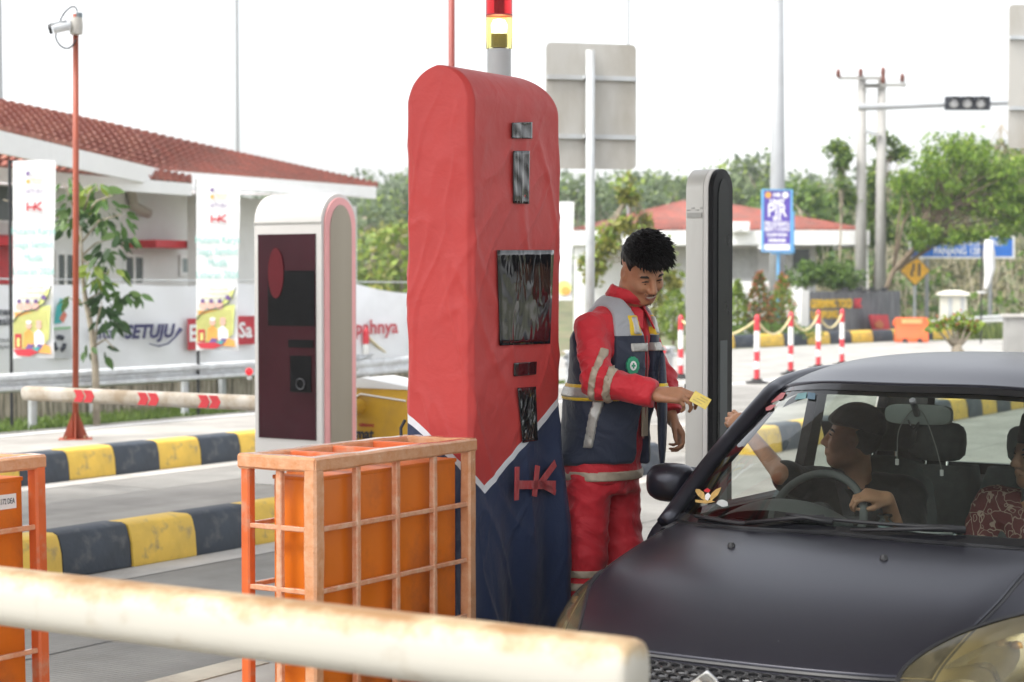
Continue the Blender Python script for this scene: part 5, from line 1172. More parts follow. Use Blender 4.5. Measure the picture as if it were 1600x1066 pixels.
for r in range(rows_lo + 3 + rows_hi):
    for i in range(NP):
        sz = seam(i, ringC[i]); seam_z = sz
        if r < rows_lo: z = .005 + (sz-.018-.005)*(r/(rows_lo-1)); 
        elif r < rows_lo+3: z = sz - .018 + .036*((r-rows_lo+.5)/3)
        else:
            f = (r-rows_lo-2)/rows_hi; f = 1-(1-f)**1.35 if f > 0 else f; z = sz + .018 + (CH-.0008-sz-.018)*f
        p = cover_ring(z)[i] if z > CH-.33 else ringC[i]
        x, y = p; cx_, cy_ = -CW/2, CD/2
        if i < 70: nx, ny = 1, 0
        elif i < 75: nx, ny = .7, .7
        elif i < 100: nx, ny = 0, 1
        elif i < 105: nx, ny = -.7, .7
        elif i < 155: nx, ny = -1, 0
        elif i < 160: nx, ny = -.7, -.7
        elif i < 200: nx, ny = 0, -1
        else: nx, ny = .7, -.7
        red = r >= rows_lo; a = fold(x, y, z, i, red)*(1 if z < CH-.3 else max(.15, (CH-z)/.3))
        # keep the corner seams tight
        V.append((x+nx*a, y+ny*a, z))
nr_ = rows_lo+3+rows_hi; Fq = []; MIx = []
for r in range(nr_-1):
    m = 1 if r < rows_lo-1 else (2 if r < rows_lo+2 else 0)
    for i in range(NP): j = (i+1) % NP; Fq.append((r*NP+i, r*NP+j, (r+1)*NP+j, (r+1)*NP+i)); MIx.append(m)
def cloth(name, col, rough=.55, sheen=.3, var=.06, wrinkle=.30):
    if name in _M: return _M[name]
    m, nt, b = principled(name); L = nt.links.new; N = nt.nodes.new; tc = N('ShaderNodeTexCoord')
    n1 = N('ShaderNodeTexNoise'); n1.inputs['Scale'].default_value = 5; n1.inputs['Detail'].default_value = 5; L(tc.outputs['Object'], n1.inputs['Vector'])
    r = N('ShaderNodeValToRGB'); r.color_ramp.elements[0].position = .3; r.color_ramp.elements[1].position = .7
    r.color_ramp.elements[0].color = (*[c*(1-var) for c in col], 1); r.color_ramp.elements[1].color = (*[min(1, c*(1+var)) for c in col], 1); L(n1.outputs['Fac'], r.inputs['Fac']); L(r.outputs['Color'], b.inputs['Base Color'])
    b.inputs['Roughness'].default_value = rough; b.inputs['Sheen Weight'].default_value = sheen; b.inputs['Specular IOR Level'].default_value = .35
    n2 = N('ShaderNodeTexNoise'); n2.inputs['Scale'].default_value = 28; n2.inputs['Detail'].default_value = 5; L(tc.outputs['Object'], n2.inputs['Vector'])
    w = N('ShaderNodeTexNoise'); w.inputs['Scale'].default_value = 400; L(tc.outputs['Object'], w.inputs['Vector']); ad = N('ShaderNodeMath'); ad.operation = 'MULTIPLY_ADD'; L(w.outputs['Fac'], ad.inputs[0]); ad.inputs[1].default_value = .12; L(n2.outputs['Fac'], ad.inputs[2])
    n6 = N('ShaderNodeTexNoise'); n6.inputs['Scale'].default_value = 7; n6.inputs['Detail'].default_value = 3; n6.inputs['Distortion'].default_value = 1.4; L(tc.outputs['Object'], n6.inputs['Vector']); b6 = N('ShaderNodeBump'); b6.inputs['Strength'].default_value = wrinkle; b6.inputs['Distance'].default_value = .05; L(n6.outputs['Fac'], b6.inputs['Height'])
    bp = N('ShaderNodeBump'); bp.inputs['Strength'].default_value = .30; bp.inputs['Distance'].default_value = .006; L(ad.outputs[0], bp.inputs['Height']); L(b6.outputs['Normal'], bp.inputs['Normal']); L(bp.outputs['Normal'], b.inputs['Normal'])
    _M[name] = m; return m
C_RED = cloth('cover_red', (.48, .046, .042), .52, .06, .05, .10); C_NAVY = cloth('cover_navy', (.022, .034, .080), .5, .06, .05, .14); C_WHT = cloth('cover_white', (.70, .71, .74), .5)
co = raw_mesh('cloth_cover', V, Fq, [C_RED, C_NAVY, C_WHT], cv, True, MIx)
MB().box((-CW+.03, .03, 0), (-.03, CD-.03, CH-.25)).build('cabinet', M_BLACK, cv)
# stitched seam piping round the near end
pp_ = [(-CW/2 + CW/2*math.cos(a)*1.0, -.004, CH-CW/2 + CW/2*math.sin(a)) for a in np.linspace(0, math.pi, 24)]

# clear plastic windows
def film_mat():
    m, nt, b = principled('clear_film'); L = nt.links.new; N = nt.nodes.new; tc = N('ShaderNodeTexCoord')
    b.inputs['Base Color'].default_value = (.010, .010, .012, 1); b.inputs['Roughness'].default_value = .10; b.inputs['Specular IOR Level'].default_value = .5; b.inputs['Coat Weight'].default_value = .35; b.inputs['Coat Roughness'].default_value = .03
    mp = N('ShaderNodeMapping'); mp.inputs['Rotation'].default_value = (.5, .3, .2); mp.inputs['Scale'].default_value = (1, 1.4, .45); L(tc.outputs['Object'], mp.inputs['Vector'])
    n = N('ShaderNodeTexNoise'); n.inputs['Scale'].default_value = 6; n.inputs['Detail'].default_value = 2; n.inputs['Distortion'].default_value = 1.6; L(mp.outputs['Vector'], n.inputs['Vector'])
    bp = N('ShaderNodeBump'); bp.inputs['Strength'].default_value = .32; bp.inputs['Distance'].default_value = .03; L(n.outputs['Fac'], bp.inputs['Height']); L(bp.outputs['Normal'], b.inputs['Normal']); L(bp.outputs['Normal'], b.inputs['Coat Normal']); return m
M_CFILM = film_mat()
def cwin(name, quad, m=M_CFILM, lift=.011, crease=.003):
    P = [onc(x, y) for x, y in quad]; G = np.zeros((18, 18, 3))
    for i in range(18):
        for j in range(18):
            u, v = i/17, j/17; p = P[0].lerp(P[1], u).lerp(P[3].lerp(P[2], u), v); e = min(u, v, 1-u, 1-v)
            G[i, j] = (lift + crease*mno.noise(Vector((p.y*22+p.z*9, p.z*14-p.y*6, 3)))*min(1, e*8), p.y, p.z)
    o = MB().grid(G).build(name, m, cv, smooth=True); sm = o.modifiers.new('thickness', 'SOLIDIFY'); sm.thickness = .004; return o
cwin('film_window', ((797, 192), (828, 191), (828, 217), (797, 216))); cwin('film_window', ((799, 236), (824, 236), (823, 319), (799, 318)))
cwin('film_window', ((774, 391), (862, 391), (856, 537), (778, 540))); cwin('film_window', ((800, 567), (835, 565), (834, 585), (800, 588)))
cwin('film_window', ((804, 606), (832, 604), (835, 688), (812, 692)), crease=.003, lift=.016)
# red strips forming the letter mark
def strip(a, b, w):
    p, q = onc(*a), onc(*b); p.x = q.x = .030; d = (q-p).normalized(); n_ = Vector((0, -d.z, d.y))*(w/2)
    MB().prism([p-n_, q-n_, q+n_, p+n_], (.003, 0, 0)).build('letter_strip', cloth('strip_red', (.42, .035, .04)), cv)
for a, b, w in (((797, 729), (796, 781), .030), ((797, 757), (857, 757), .032), ((829, 727), (824, 775), .032), ((832, 757), (857, 723), .030), ((836, 757), (857, 769), .022)): strip(a, b, w)
MB().tube([(-CW-.004, .0, 1.03), (-CW-.015, -.012, 1.0), (-CW-.008, -.02, .95), (-CW-.016, -.015, .9)], .006, 6).build('tie_cord', M_BLACK, cv)

# ------------------------------------------------------------------ orange barrier machine inside a taped steel cage
M_ORANGE_P = mat('orange_enamel', (.66, .165, .010), .38, var=.10, scale=2.5, dirt=(.33, .085, .02), dscale=2.5, damt=.3)
M_ORANGE_F = mat('orange_frame', (.62, .13, .035), .45, var=.15, scale=8, dirt=(.5, .3, .2), dscale=9, damt=.25)
def tape_mat(name, a, b2, edge):
    m, nt, b = principled(name); L = nt.links.new; N = nt.nodes.new; tc = N('ShaderNodeTexCoord')
    n = N('ShaderNodeTexNoise'); n.inputs['Scale'].default_value = 24; n.inputs['Detail'].default_value = 6; n.inputs['Roughness'].default_value = .7; n.inputs['Distortion'].default_value = .3; L(tc.outputs['Object'], n.inputs['Vector'])
    r = N('ShaderNodeValToRGB'); e = r.color_ramp.elements; e[0].position, e[1].position = .32, .66; e[0].color = (*a, 1); e[1].color = (*b2, 1); q = e.new(.76); q.color = (*edge, 1); L(n.outputs['Fac'], r.inputs['Fac']); L(r.outputs['Color'], b.inputs['Base Color'])
    w = N('ShaderNodeTexNoise'); w.inputs['Scale'].default_value = 55; w.inputs['Detail'].default_value = 3; L(tc.outputs['Object'], w.inputs['Vector'])
    bp = N('ShaderNodeBump'); bp.inputs['Strength'].default_value = .5; bp.inputs['Distance'].default_value = .006; L(w.outputs['Fac'], bp.inputs['Height']); L(bp.outputs['Normal'], b.inputs['Normal'])
    b.inputs['Roughness'].default_value = .25; b.inputs['Specular IOR Level'].default_value = .6; b.inputs['Coat Weight'].default_value = .6; b.inputs['Coat Roughness'].default_value = .15; return m
M_TAPE = tape_mat('tan_tape', (.56, .25, .11), (.65, .37, .22), (.78, .64, .53)); M_TAPE2 = tape_mat('tape_over_orange', (.60, .22, .10), (.68, .42, .28), (.80, .70, .62))
def cage(label, mlabel, loc, rz, cw, cl, chh, tilt=(0, 0), pm=None, um=None):
    e = thing('steel_cage', label, 'cage', loc, rz, 'orange cages on the near island'); e.rotation_euler = (tilt[0], tilt[1], rz)
    b = .036
    def bar(nm, p, q, w, m, h=None): 
        p, q = Vector(p), Vector(q); n = 10; bb = MB(); rings = []
        d = (q-p).normalized(); u = Vector((0, 0, 1)) if abs(d.z) < .9 else Vector((1, 0, 0)); x = d.cross(u).normalized(); y = x.cross(d); h = h or w
        for k in range(n+1):
            c = p.lerp(q, k/n); j = 1 + random.uniform(-.06, .10)*(m is not M_ORANGE_F); rings.append([c + x*(sx*w/2*j) + y*(sy*h/2*j) for sx, sy in ((-1, -.7), (-.7, -1), (.7, -1), (1, -.7), (1, .7), (.7, 1), (-.7, 1), (-1, .7))])
        return bb.loft(rings).build(nm, m, e, smooth=True, auto=32)
    # corner posts
    bar('corner_post', (0, 0, 0), (0, 0, chh), .050, pm or M_TAPE); bar('corner_post', (-cw, 0, 0), (-cw, 0, chh), b, M_ORANGE_F); bar('corner_post', (0, cl, 0), (0, cl, chh), .045, pm or M_TAPE); bar('corner_post', (-cw, cl, 0), (-cw, cl, chh), b, M_ORANGE_F)
    z = chh - .012
    for p, q, m in (((.02, 0, z), (-cw-.02, 0, z), M_TAPE), ((0, -.02, z), (0, cl+.02, z), M_TAPE), ((-cw, -.02, z), (-cw, cl+.02, z), M_TAPE), ((.02, cl, z), (-cw-.02, cl, z), M_TAPE)): bar('top_rail', p, q, .050, m, .046)
    for y in (.2, .43, .66): bar('cross_bar', (0, cl*y/.66*.75, z+.004), (-cw, cl*y/.66*.75, z+.004), .03, M_ORANGE_F)
    for k in (1, 2, 3): bar('upright', (.002, cl*k/4, 0), (.002, cl*k/4, chh-.03), .022, M_TAPE2); bar('upright', (-cw-.002, cl*k/4, 0), (-cw-.002, cl*k/4, chh-.03), .022, M_ORANGE_F)
    bar('upright', (-cw*.5, -.002, 0), (-cw*.5, -.002, chh-.03), .022, M_TAPE2)
    zz = chh - .222
    while zz > .03:
        for p, q in (((.004, 0, zz), (.004, cl, zz)), ((-cw-.004, 0, zz), (-cw-.004, cl, zz)), ((0, -.004, zz), (-cw, -.004, zz))): bar('mesh_rod', p, q, .016, M_TAPE2)
        zz -= .20
    m_ = thing('barrier_machine', mlabel, 'barrier machine', loc, rz); m_.rotation_euler = e.rotation_euler
    MB().box((-cw*.74, .045, .0), (-.030, cl-.035, chh-.065)).build('cabinet', M_ORANGE_P, m_, bevel=.010)
    MB().box((-cw*.74-.004, .042, chh-.072), (-.027, cl-.032, chh-.058)).build('lid', M_ORANGE_P, m_, bevel=.004)
    MB().box((-cw*.70, .040, .02), (-.12, .046, .12)).build('kick_plate', M_BLACK, m_)
    return e, m_
cage('orange steel cage with tan tape wrapped round its bars', 'orange enamel barrier cabinet standing inside the taped cage', F(4.81, -3.80, KH-.003), -TH, .272, .885, .972)
c2, m2 = cage('orange steel cage leaning at the left picture edge', 'dark orange cabinet inside the cage at the left edge', F(3.53, -4.60, KH-.003), -TH+.01, .272, .885, .972, (.0, -.02), M_ORANGE_F)
# the left cage as it stands in the picture: shift so that its near right post falls where the photograph has it
MB().box((-.029, .70, .815), (-.0262, .82, .862)).build('notice_label', M_WHITEP, m2); text('lettering', 'NO.21172 DEA', .026, M_INKK, m2, (-.0255, .76, .839), (math.pi/2, 0, math.pi/2), .0006, sx=.62)

# ------------------------------------------------------------------ lowered arm in the foreground
def arm_paint():
    m, nt, b = principled('weathered_arm_paint'); L = nt.links.new; N = nt.nodes.new; tc = N('ShaderNodeTexCoord')
    n = N('ShaderNodeTexNoise'); n.inputs['Scale'].default_value = 6; n.inputs['Detail'].default_value = 8; n.inputs['Roughness'].default_value = .7; L(tc.outputs['Object'], n.inputs['Vector'])
    sx = N('ShaderNodeSeparateXYZ'); L(tc.outputs['Object'], sx.inputs[0])
    mr = N('ShaderNodeMapRange'); mr.inputs['From Min'].default_value = .0; mr.inputs['From Max'].default_value = .06; mr.inputs['To Min'].default_value = -.25; mr.inputs['To Max'].default_value = .20; L(sx.outputs['Z'], mr.inputs['Value'])
    ad = N('ShaderNodeMath'); ad.operation = 'ADD'; L(n.outputs['Fac'], ad.inputs[0]); L(mr.outputs['Result'], ad.inputs[1])
    r = N('ShaderNodeValToRGB'); e = r.color_ramp.elements; e[0].position = .40; e[0].color = (.44, .42, .365, 1); e[1].position = .74; e[1].color = (.25, .14, .06, 1); q = e.new(.56); q.color = (.40, .31, .19, 1); L(ad.outputs[0], r.inputs['Fac'])
    n2 = N('ShaderNodeTexNoise'); n2.inputs['Scale'].default_value = 14; n2.inputs['Detail'].default_value = 6; L(tc.outputs['Object'], n2.inputs['Vector']); r2 = N('ShaderNodeValToRGB'); r2.color_ramp.elements[0].position = .62; r2.color_ramp.elements[1].position = .75; r2.color_ramp.elements[1].color = (.35,)*3+(1,); L(n2.outputs['Fac'], r2.inputs['Fac'])
    mx = N('ShaderNodeMix'); mx.data_type = 'RGBA'; L(r2.outputs['Color'], mx.inputs['Factor']); L(r.outputs['Color'], mx.inputs['A']); mx.inputs['B'].default_value = (.30, .23, .15, 1); L(mx.outputs['Result'], b.inputs['Base Color'])
    b.inputs['Roughness'].default_value = .55; bp = N('ShaderNodeBump'); bp.inputs['Strength'].default_value = .25; bp.inputs['Distance'].default_value = .004; L(n.outputs['Fac'], bp.inputs['Height']); L(bp.outputs['Normal'], b.inputs['Normal']); return m
fa = thing('boom_barrier', 'rust stained white barrier arm across the foreground', 'barrier arm', F(2.9, -4.3, 1.14), -TH+.002); tipx = -1.585+4.3
r_ = .061; rings = []; n = 28
for x, k in ((0, 1), (tipx-.04, 1), (tipx-.018, .985), (tipx-.006, .93), (tipx, .80)):
    rg = []
    for j in range(n):
        a = 2*math.pi*j/n; cy_, cz_ = math.cos(a), math.sin(a); q_ = (abs(cy_)**3+abs(cz_)**3)**(-1/3); rg.append(Vector((x, r_*k*q_*cy_*.85, r_*k*q_*cz_)))
    rings.append(rg)
MB().loft(rings).build('boom', arm_paint(), fa, smooth=True, auto=50)
fm_ = thing('barrier_machine', 'barrier machine holding the foreground arm beyond the left edge', 'barrier machine', F(2.9, -4.5, 0), -TH); MB().box((-.25, .07, 0), (.25, .45, 1.3)).build('cabinet', M_ORANGE_P, fm_, bevel=.012); MB().tube([(.0, -.09, 1.14), (0, .09, 1.14)], .08, 16).build('hub', M_BLACK, fm_); MB().box((-.22, .06, -.0), (.3, -.062, 1.14-.065)).build('arm_rest', M_BLACK, fm_)
# ================================================================== DARK HATCHBACK
CAR0 = F(4.95, -2.5, 0)
car = thing('parked_car', 'matt dark purple black hatchback stopped beside the toll island', 'car', CAR0, -TH)
MCAR = mtx(car)
def matte_paint():
    m, nt, b = principled('car_matte_paint'); L = nt.links.new; N = nt.nodes.new; tc = N('ShaderNodeTexCoord')
    n = N('ShaderNodeTexNoise'); n.inputs['Scale'].default_value = 3; n.inputs['Detail'].default_value = 6; L(tc.outputs['Object'], n.inputs['Vector'])
    r = N('ShaderNodeValToRGB'); r.color_ramp.elements[0].position = .3; r.color_ramp.elements[1].position = .7; r.color_ramp.elements[0].color = (.015, .0145, .021, 1); r.color_ramp.elements[1].color = (.018, .0175, .025, 1); L(n.outputs['Fac'], r.inputs['Fac'])
    v = N('ShaderNodeTexVoronoi'); v.inputs['Scale'].default_value = 26; L(tc.outputs['Object'], v.inputs['Vector']); cmp_ = N('ShaderNodeMath'); cmp_.operation = 'LESS_THAN'; cmp_.inputs[1].default_value = .045; L(v.outputs['Distance'], cmp_.inputs[0])
    n5 = N('ShaderNodeTexNoise'); n5.inputs['Scale'].default_value = 9; L(tc.outputs['Object'], n5.inputs['Vector']); g5 = N('ShaderNodeMath'); g5.operation = 'GREATER_THAN'; g5.inputs[1].default_value = .58; L(n5.outputs['Fac'], g5.inputs[0]); mu = N('ShaderNodeMath'); mu.operation = 'MULTIPLY'; L(cmp_.outputs[0], mu.inputs[0]); L(g5.outputs[0], mu.inputs[1])
    mx = N('ShaderNodeMix'); mx.data_type = 'RGBA'; L(mu.outputs[0], mx.inputs['Factor']); L(r.outputs['Color'], mx.inputs['A']); mx.inputs['B'].default_value = (.16, .15, .15, 1); L(mx.outputs['Result'], b.inputs['Base Color'])
    b.inputs['Metallic'].default_value = .25; b.inputs['Coat Weight'].default_value = .10; b.inputs['Coat Roughness'].default_value = .22; b.inputs['Specular IOR Level'].default_value = .5; b.inputs['Specular Tint'].default_value = (.90, .92, 1, 1)
    mr = N('ShaderNodeMapRange'); mr.inputs['To Min'].default_value = .29; mr.inputs["To Max"].default_value = .33; L(n.outputs['Fac'], mr.inputs['Value']); L(mr.outputs['Result'], b.inputs['Roughness'])
    n4 = N('ShaderNodeTexNoise'); n4.inputs['Scale'].default_value = 120; n4.inputs['Detail'].default_value = 3; L(tc.outputs['Object'], n4.inputs['Vector']); bp = N('ShaderNodeBump'); bp.inputs['Strength'].default_value = .06; bp.inputs['Distance'].default_value = .002; L(n4.outputs['Fac'], bp.inputs['Height']); L(bp.outputs['Normal'], b.inputs['Normal']); return m
M_CAR = matte_paint()
M_TRIM = mat('car_black_trim', (.018, .018, .02), .45, var=.15, scale=12); M_GLOSSB = mat('car_gloss_black', (.012, .012, .014), .12)
M_WGLASS = glass('windshield_glass', (.71, .76, .72), 1.6, .015); M_SGLASS = glass('side_glass', (.72, .78, .74), 1.45, .02)
M_INT = mat('interior_dark', (.055, .055, .058), .75, var=.2, scale=20, bump=.2, bscale=200); M_INT2 = mat('interior_grey', (.16, .17, .17), .7, var=.12, scale=12, bump=.2, bscale=150); M_SEAT = mat('seat_fabric', (.10, .115, .115), .85, var=.15, scale=30, bump=.3, bscale=300)
HALF = [
 [(0, 1.00, .975), (.28, 1.01, .970), (.52, 1.07, .962), (.66, 1.15, .953), (.745, 1.21, .925), (.815, 1.24, .84), (.845, 1.25, .60)],
 [(0, .75, .937), (.28, .76, .934), (.52, .80, .926), (.66, .88, .914), (.75, .97, .876), (.815, 1.02, .78), (.845, 1.03, .58)],
 [(0, .50, .872), (.28, .51, .872), (.52, .55, .868), (.66, .63, .857), (.75, .74, .820), (.812, .82, .72), (.838, .84, .60)],
 [(0, .28, .785), (.28, .29, .785), (.50, .33, .785), (.63, .41, .782), (.725, .55, .748), (.79, .64, .66), (.825, .68, .50)],
 [(0, .13, .700), (.28, .14, .700), (.48, .175, .700), (.60, .25, .695), (.695, .38, .660), (.765, .49, .59), (.80, .56, .44)],
 [(0, .07, .620), (.28, .08, .620), (.48, .115, .612), (.60, .19, .600), (.690, .31, .575), (.755, .42, .52), (.79, .50, .40)],
 [(0, .02, .480), (.28, .03, .480), (.48, .07, .470), (.60, .14, .460), (.690, .26, .450), (.76, .38, .42), (.795, .48, .34)],
 [(0, .02, .300), (.28, .03, .300), (.48, .07, .300), (.60, .14, .300), (.690, .26, .295), (.76, .38, .28), (.795, .48, .26)],
 [(0, .07, .195), (.28, .08, .195), (.48, .11, .195), (.60, .18, .195), (.690, .29, .195), (.75, .40, .195), (.78, .48, .195)]]
NET = np.array([[(-x, y, z) for x, y, z in r[:0:-1]] + r for r in HALF]); NC = NET.shape[1]; C0_ = 6
def _w(f): return np.stack([.5*(-f+2*f**2-f**3), .5*(2-5*f**2+3*f**3), .5*(f+4*f**2-3*f**3), .5*(-f**2+f**3)], -1)
def ev(net, u, v):
    """point(s) on the bicubic net at row u, column v"""
    A = np.concatenate([[2*net[0]-net[1]], net, [2*net[-1]-net[-2]]]); A = np.concatenate([2*A[:, :1]-A[:, 1:2], A, 2*A[:, -1:]-A[:, -2:-1]], 1)
    u, v = np.asarray(u, float), np.asarray(v, float); i = np.clip(np.floor(u).astype(int), 0, net.shape[0]-2); j = np.clip(np.floor(v).astype(int), 0, net.shape[1]-2)
    wu, wv = _w(u-i), _w(v-j); out = 0
    for a in range(4):
        for b in range(4): out = out + (wu[..., a]*wv[..., b])[..., None]*A[i+a, j+b]
    return out
def evn(net, u, v, off=0.0):
    e = 1e-3; p = ev(net, u, v); du = ev(net, u+e, v)-ev(net, u-e, v); dv = ev(net, u, v+e)-ev(net, u, v-e); n = np.cross(du, dv); n /= np.linalg.norm(n, axis=-1)[..., None]
    n = np.where((n[..., 2:3] < 0) & (np.abs(n[..., 2:3]) > .02), -n, n); n = np.where((np.abs(n[..., 2:3]) <= .3) & (n[..., 1:2] > 0), -n, n); return p + n*off
def patchg(net, u0, u1, nu, v0, v1, nv, off=0.0):
    U, Vv = np.meshgrid(np.linspace(u0, u1, nu), np.linspace(v0, v1, nv), indexing='ij'); return evn(net, U, Vv, off)
MB().grid(patchg(NET, 0, 8, 70, 0, 12, 90)).build('front_body', M_CAR, car, smooth=True, auto=60)
h = MB().grid(patchg(NET, .02, 4.02, 50, C0_-3.05, C0_+3.05, 70, .004)).build('hood', M_CAR, car, smooth=True, auto=60); sm = h.modifiers.new('thickness', 'SOLIDIFY'); sm.thickness = .018; sm.offset = -1
# dark shut line round the hood
def along(pts, off=.0035): return [Vector(evn(NET, np.array(u), np.array(v), off)) for u, v in pts]
for sgn in (1, -1): MB().tube(along([(k*.1, C0_+sgn*3.11) for k in range(0, 42)], .0005), .005, 5).build('shut_line', M_TRIM, car)
MB().tube(along([(4.09, C0_-3.1+k*.155) for k in range(41)], .001), .007, 5).build('hood_lip_gap', M_TRIM, car)
# washer jets
for px, py in ((1143, 857), (1385, 881)):
    best = min(((u, v) for u in np.linspace(.2, 2.4, 45) for v in np.linspace(3.2, 8.8, 60)), key=lambda q: (lambda w: (w[0]-px)**2 + (w[1]-py)**2)((lambda P: (800+FPX*P.x/P.y, 440+FPX*(EYE-P.z)/P.y))(MCAR @ Vector(ev(NET, *q)))))
    p = Vector(evn(NET, np.array(best[0]), np.array(best[1]), .004)); print('JET', best, p); MB().lathe([(0, -.004), (.013, -.004), (.013, .006), (.008, .014), (0, .015)], p, 12).build('washer_jet', M_TRIM, car, smooth=True, auto=50)
# grille with honeycomb, emblem
MB().grid(patchg(NET, 4.22, 5.75, 12, C0_-2.55, C0_+2.55, 40, .003)).build('grille', M_GLOSSB, car, smooth=True)
hx = MB(); r_h = .165
for i in range(-18, 19):
    for j in range(0, 8):
        cu_, cv_ = 4.36 + j*.185, i*.145 + (.0725 if j % 2 else 0)
        if abs(cv_) > 2.45: continue
        P = [evn(NET, np.array(cu_+.118*math.sin(math.pi/3*k+math.pi/6)), np.array(C0_+cv_+.083*math.cos(math.pi/3*k+math.pi/6)), .010) for k in range(6)]; Q = [evn(NET, np.array(cu_+.085*math.sin(math.pi/3*k+math.pi/6)), np.array(C0_+cv_+.060*math.cos(math.pi/3*k+math.pi/6)), .012) for k in range(6)]
        o = len(hx.v); hx.v += [tuple(p) for p in P] + [tuple(q) for q in Q]; hx.f += [(o+k, o+(k+1) % 6, o+6+(k+1) % 6, o+6+k) for k in range(6)]; hx.m += [0]*6
hxo = hx.build('grille_mesh', mat('grille_black', (.03, .03, .032), .35), car); hxo['kind'] = 'stuff'; sm = hxo.modifiers.new('thickness', 'SOLIDIFY'); sm.thickness = .006
M_CHR = mat('chrome', (.70, .70, .70), .12, metal=1, var=.03)
e0 = Vector(evn(NET, np.array(4.95), np.array(float(C0_)), .016))
for poly in ([(-.075, .0), (.0, .055), (.035, .03), (-.005, .0), (.03, -.03), (.0, -.05)], [(.075, .0), (.0, -.055), (-.035, -.03), (.005, .0), (-.03, .03), (.0, .05)]):
    MB().prism([(e0.x+a, e0.y, e0.z+b) for a, b in poly], (0, -.012, 0)).build('emblem', M_CHR, car, bevel=.002)
# headlights
TEAR = [(1.92, 4.12), (2.25, 3.62), (2.75, 3.02), (3.3, 2.58), (3.9, 2.38), (4.55, 2.55), (5.25, 3.3), (5.3, 4.05), (4.7, 4.72), (3.8, 5.02), (3.0, 4.95), (2.3, 4.58)]
def loop(P, n): 
    P = np.array(P); E = np.concatenate([P[-1:], P, P[:2]]); u = np.linspace(0, len(P), n, endpoint=False); i = u.astype(int); f = u-i; w = _w(f); return sum(w[:, a:a+1]*E[np.clip(i+a, 0, len(E)-1)] for a in range(4))
LENS_YEL = None
def yellow_lens():
    m = bpy.data.materials.new('aged_lens'); m.use_nodes = True; nt = m.node_tree; nt.nodes.clear(); L = nt.links.new; N = nt.nodes.new
    o = N('ShaderNodeOutputMaterial'); t = N('ShaderNodeBsdfTransparent'); t.inputs['Color'].default_value = (.93, .87, .66, 1); g = N('ShaderNodeBsdfGlossy'); g.inputs['Roughness'].default_value = .13; d = N('ShaderNodeBsdfDiffuse'); d.inputs['Color'].default_value = (.44, .38, .22, 1)
    f = N('ShaderNodeFresnel'); f.inputs['IOR'].default_value = 1.5; n = N('ShaderNodeTexNoise'); n.inputs['Scale'].default_value = 9; n.inputs['Detail'].default_value = 5; r = N('ShaderNodeMapRange'); r.inputs['To Min'].default_value = .06; r.inputs['To Max'].default_value = .18; r.inputs['From Min'].default_value = .3; r.inputs['From Max'].default_value = .7; L(n.outputs['Fac'], r.inputs['Value'])
    m1 = N('ShaderNodeMixShader'); L(r.outputs['Result'], m1.inputs['Fac']); L(t.outputs[0], m1.inputs[1]); L(d.outputs[0], m1.inputs[2]); m2 = N('ShaderNodeMixShader'); L(f.outputs[0], m2.inputs['Fac']); L(m1.outputs[0], m2.inputs[1]); L(g.outputs[0], m2.inputs[2]); L(m2.outputs[0], o.inputs['Surface']); return m
M_LENS = yellow_lens(); M_HOUS = mat('lamp_housing', (.27, .235, .14), .4, var=.2, scale=6); M_REFL = mat('lamp_reflector', (.85, .82, .70), .22, metal=.9, var=.15, scale=10)
def lamp(sgn):
    nm = thing_part = bpy.data.objects.new('headlight', None); COL.objects.link(nm); nm.parent = car
    c = np.array([3.7, 3.7]); P = loop(TEAR, 48)
    def fan(name, poly, offs, m, cc):
        rings = []; K = len(offs)
        for k in range(K):
            q = cc + (poly-cc)*(k+ .02)/(K-1+.02); rings.append([Vector(p) for p in evn(NET, q[:, 0], C0_ + sgn*q[:, 1], offs[k])])
        o = MB().loft(rings, cap=False).build(name, m, nm, smooth=True, auto=60); return o
    fan('lamp_housing', P, [.003]*8, M_HOUS, c)
    fan('lens', P*1.0, [.034, .034, .033, .031, .027, .020, .012, .003], M_LENS, c)
    fan('lens_rim', c+(P-c)*1.0, [.004, .004, .004, .004], M_HOUS, c) if False else None
    q = c + (P-c)*1.02; MB().tube([Vector(p) for p in evn(NET, np.append(q[:, 0], q[0, 0]), C0_ + sgn*np.append(q[:, 1], q[0, 1]), .003)], .007, 5).build('seal', M_TRIM, nm)
    circ = np.array([(4.55+.62*math.sin(t), 3.72+.72*math.cos(t)) for t in np.linspace(0, 2*math.pi, 32, endpoint=False)]); fan('low_beam_bowl', circ, [-.02, -.018, -.01, .004, .012], M_REFL, np.array([4.55, 3.72]))
    moon = np.array([(2.55, 4.15), (2.9, 3.75), (3.35, 3.35), (3.75, 3.15), (3.6, 3.6), (3.62, 4.1), (3.95, 4.6), (3.4, 4.78), (2.85, 4.6)]); fan('main_beam_reflector', loop(moon, 36), [-.004, 0, .004, .010], M_REFL, np.array([3.25, 4.05]))
    b_ = Vector(evn(NET, np.array(2.95), np.array(C0_+sgn*4.15), .012)); MB().lathe([(0, .02), (.016, .015), (.02, 0), (0, -.006)], b_, 12).build('bulb', mat('amber_bulb', (.55, .33, .12), .25), nm, smooth=True)
    b_ = Vector(evn(NET, np.array(4.55), np.array(C0_+sgn*3.72), .0)); MB().lathe([(0, .02), (.022, .015), (.026, 0), (0, -.006)], b_, 14).build('bulb', M_CHR, nm, smooth=True)
lamp(1); lamp(-1)
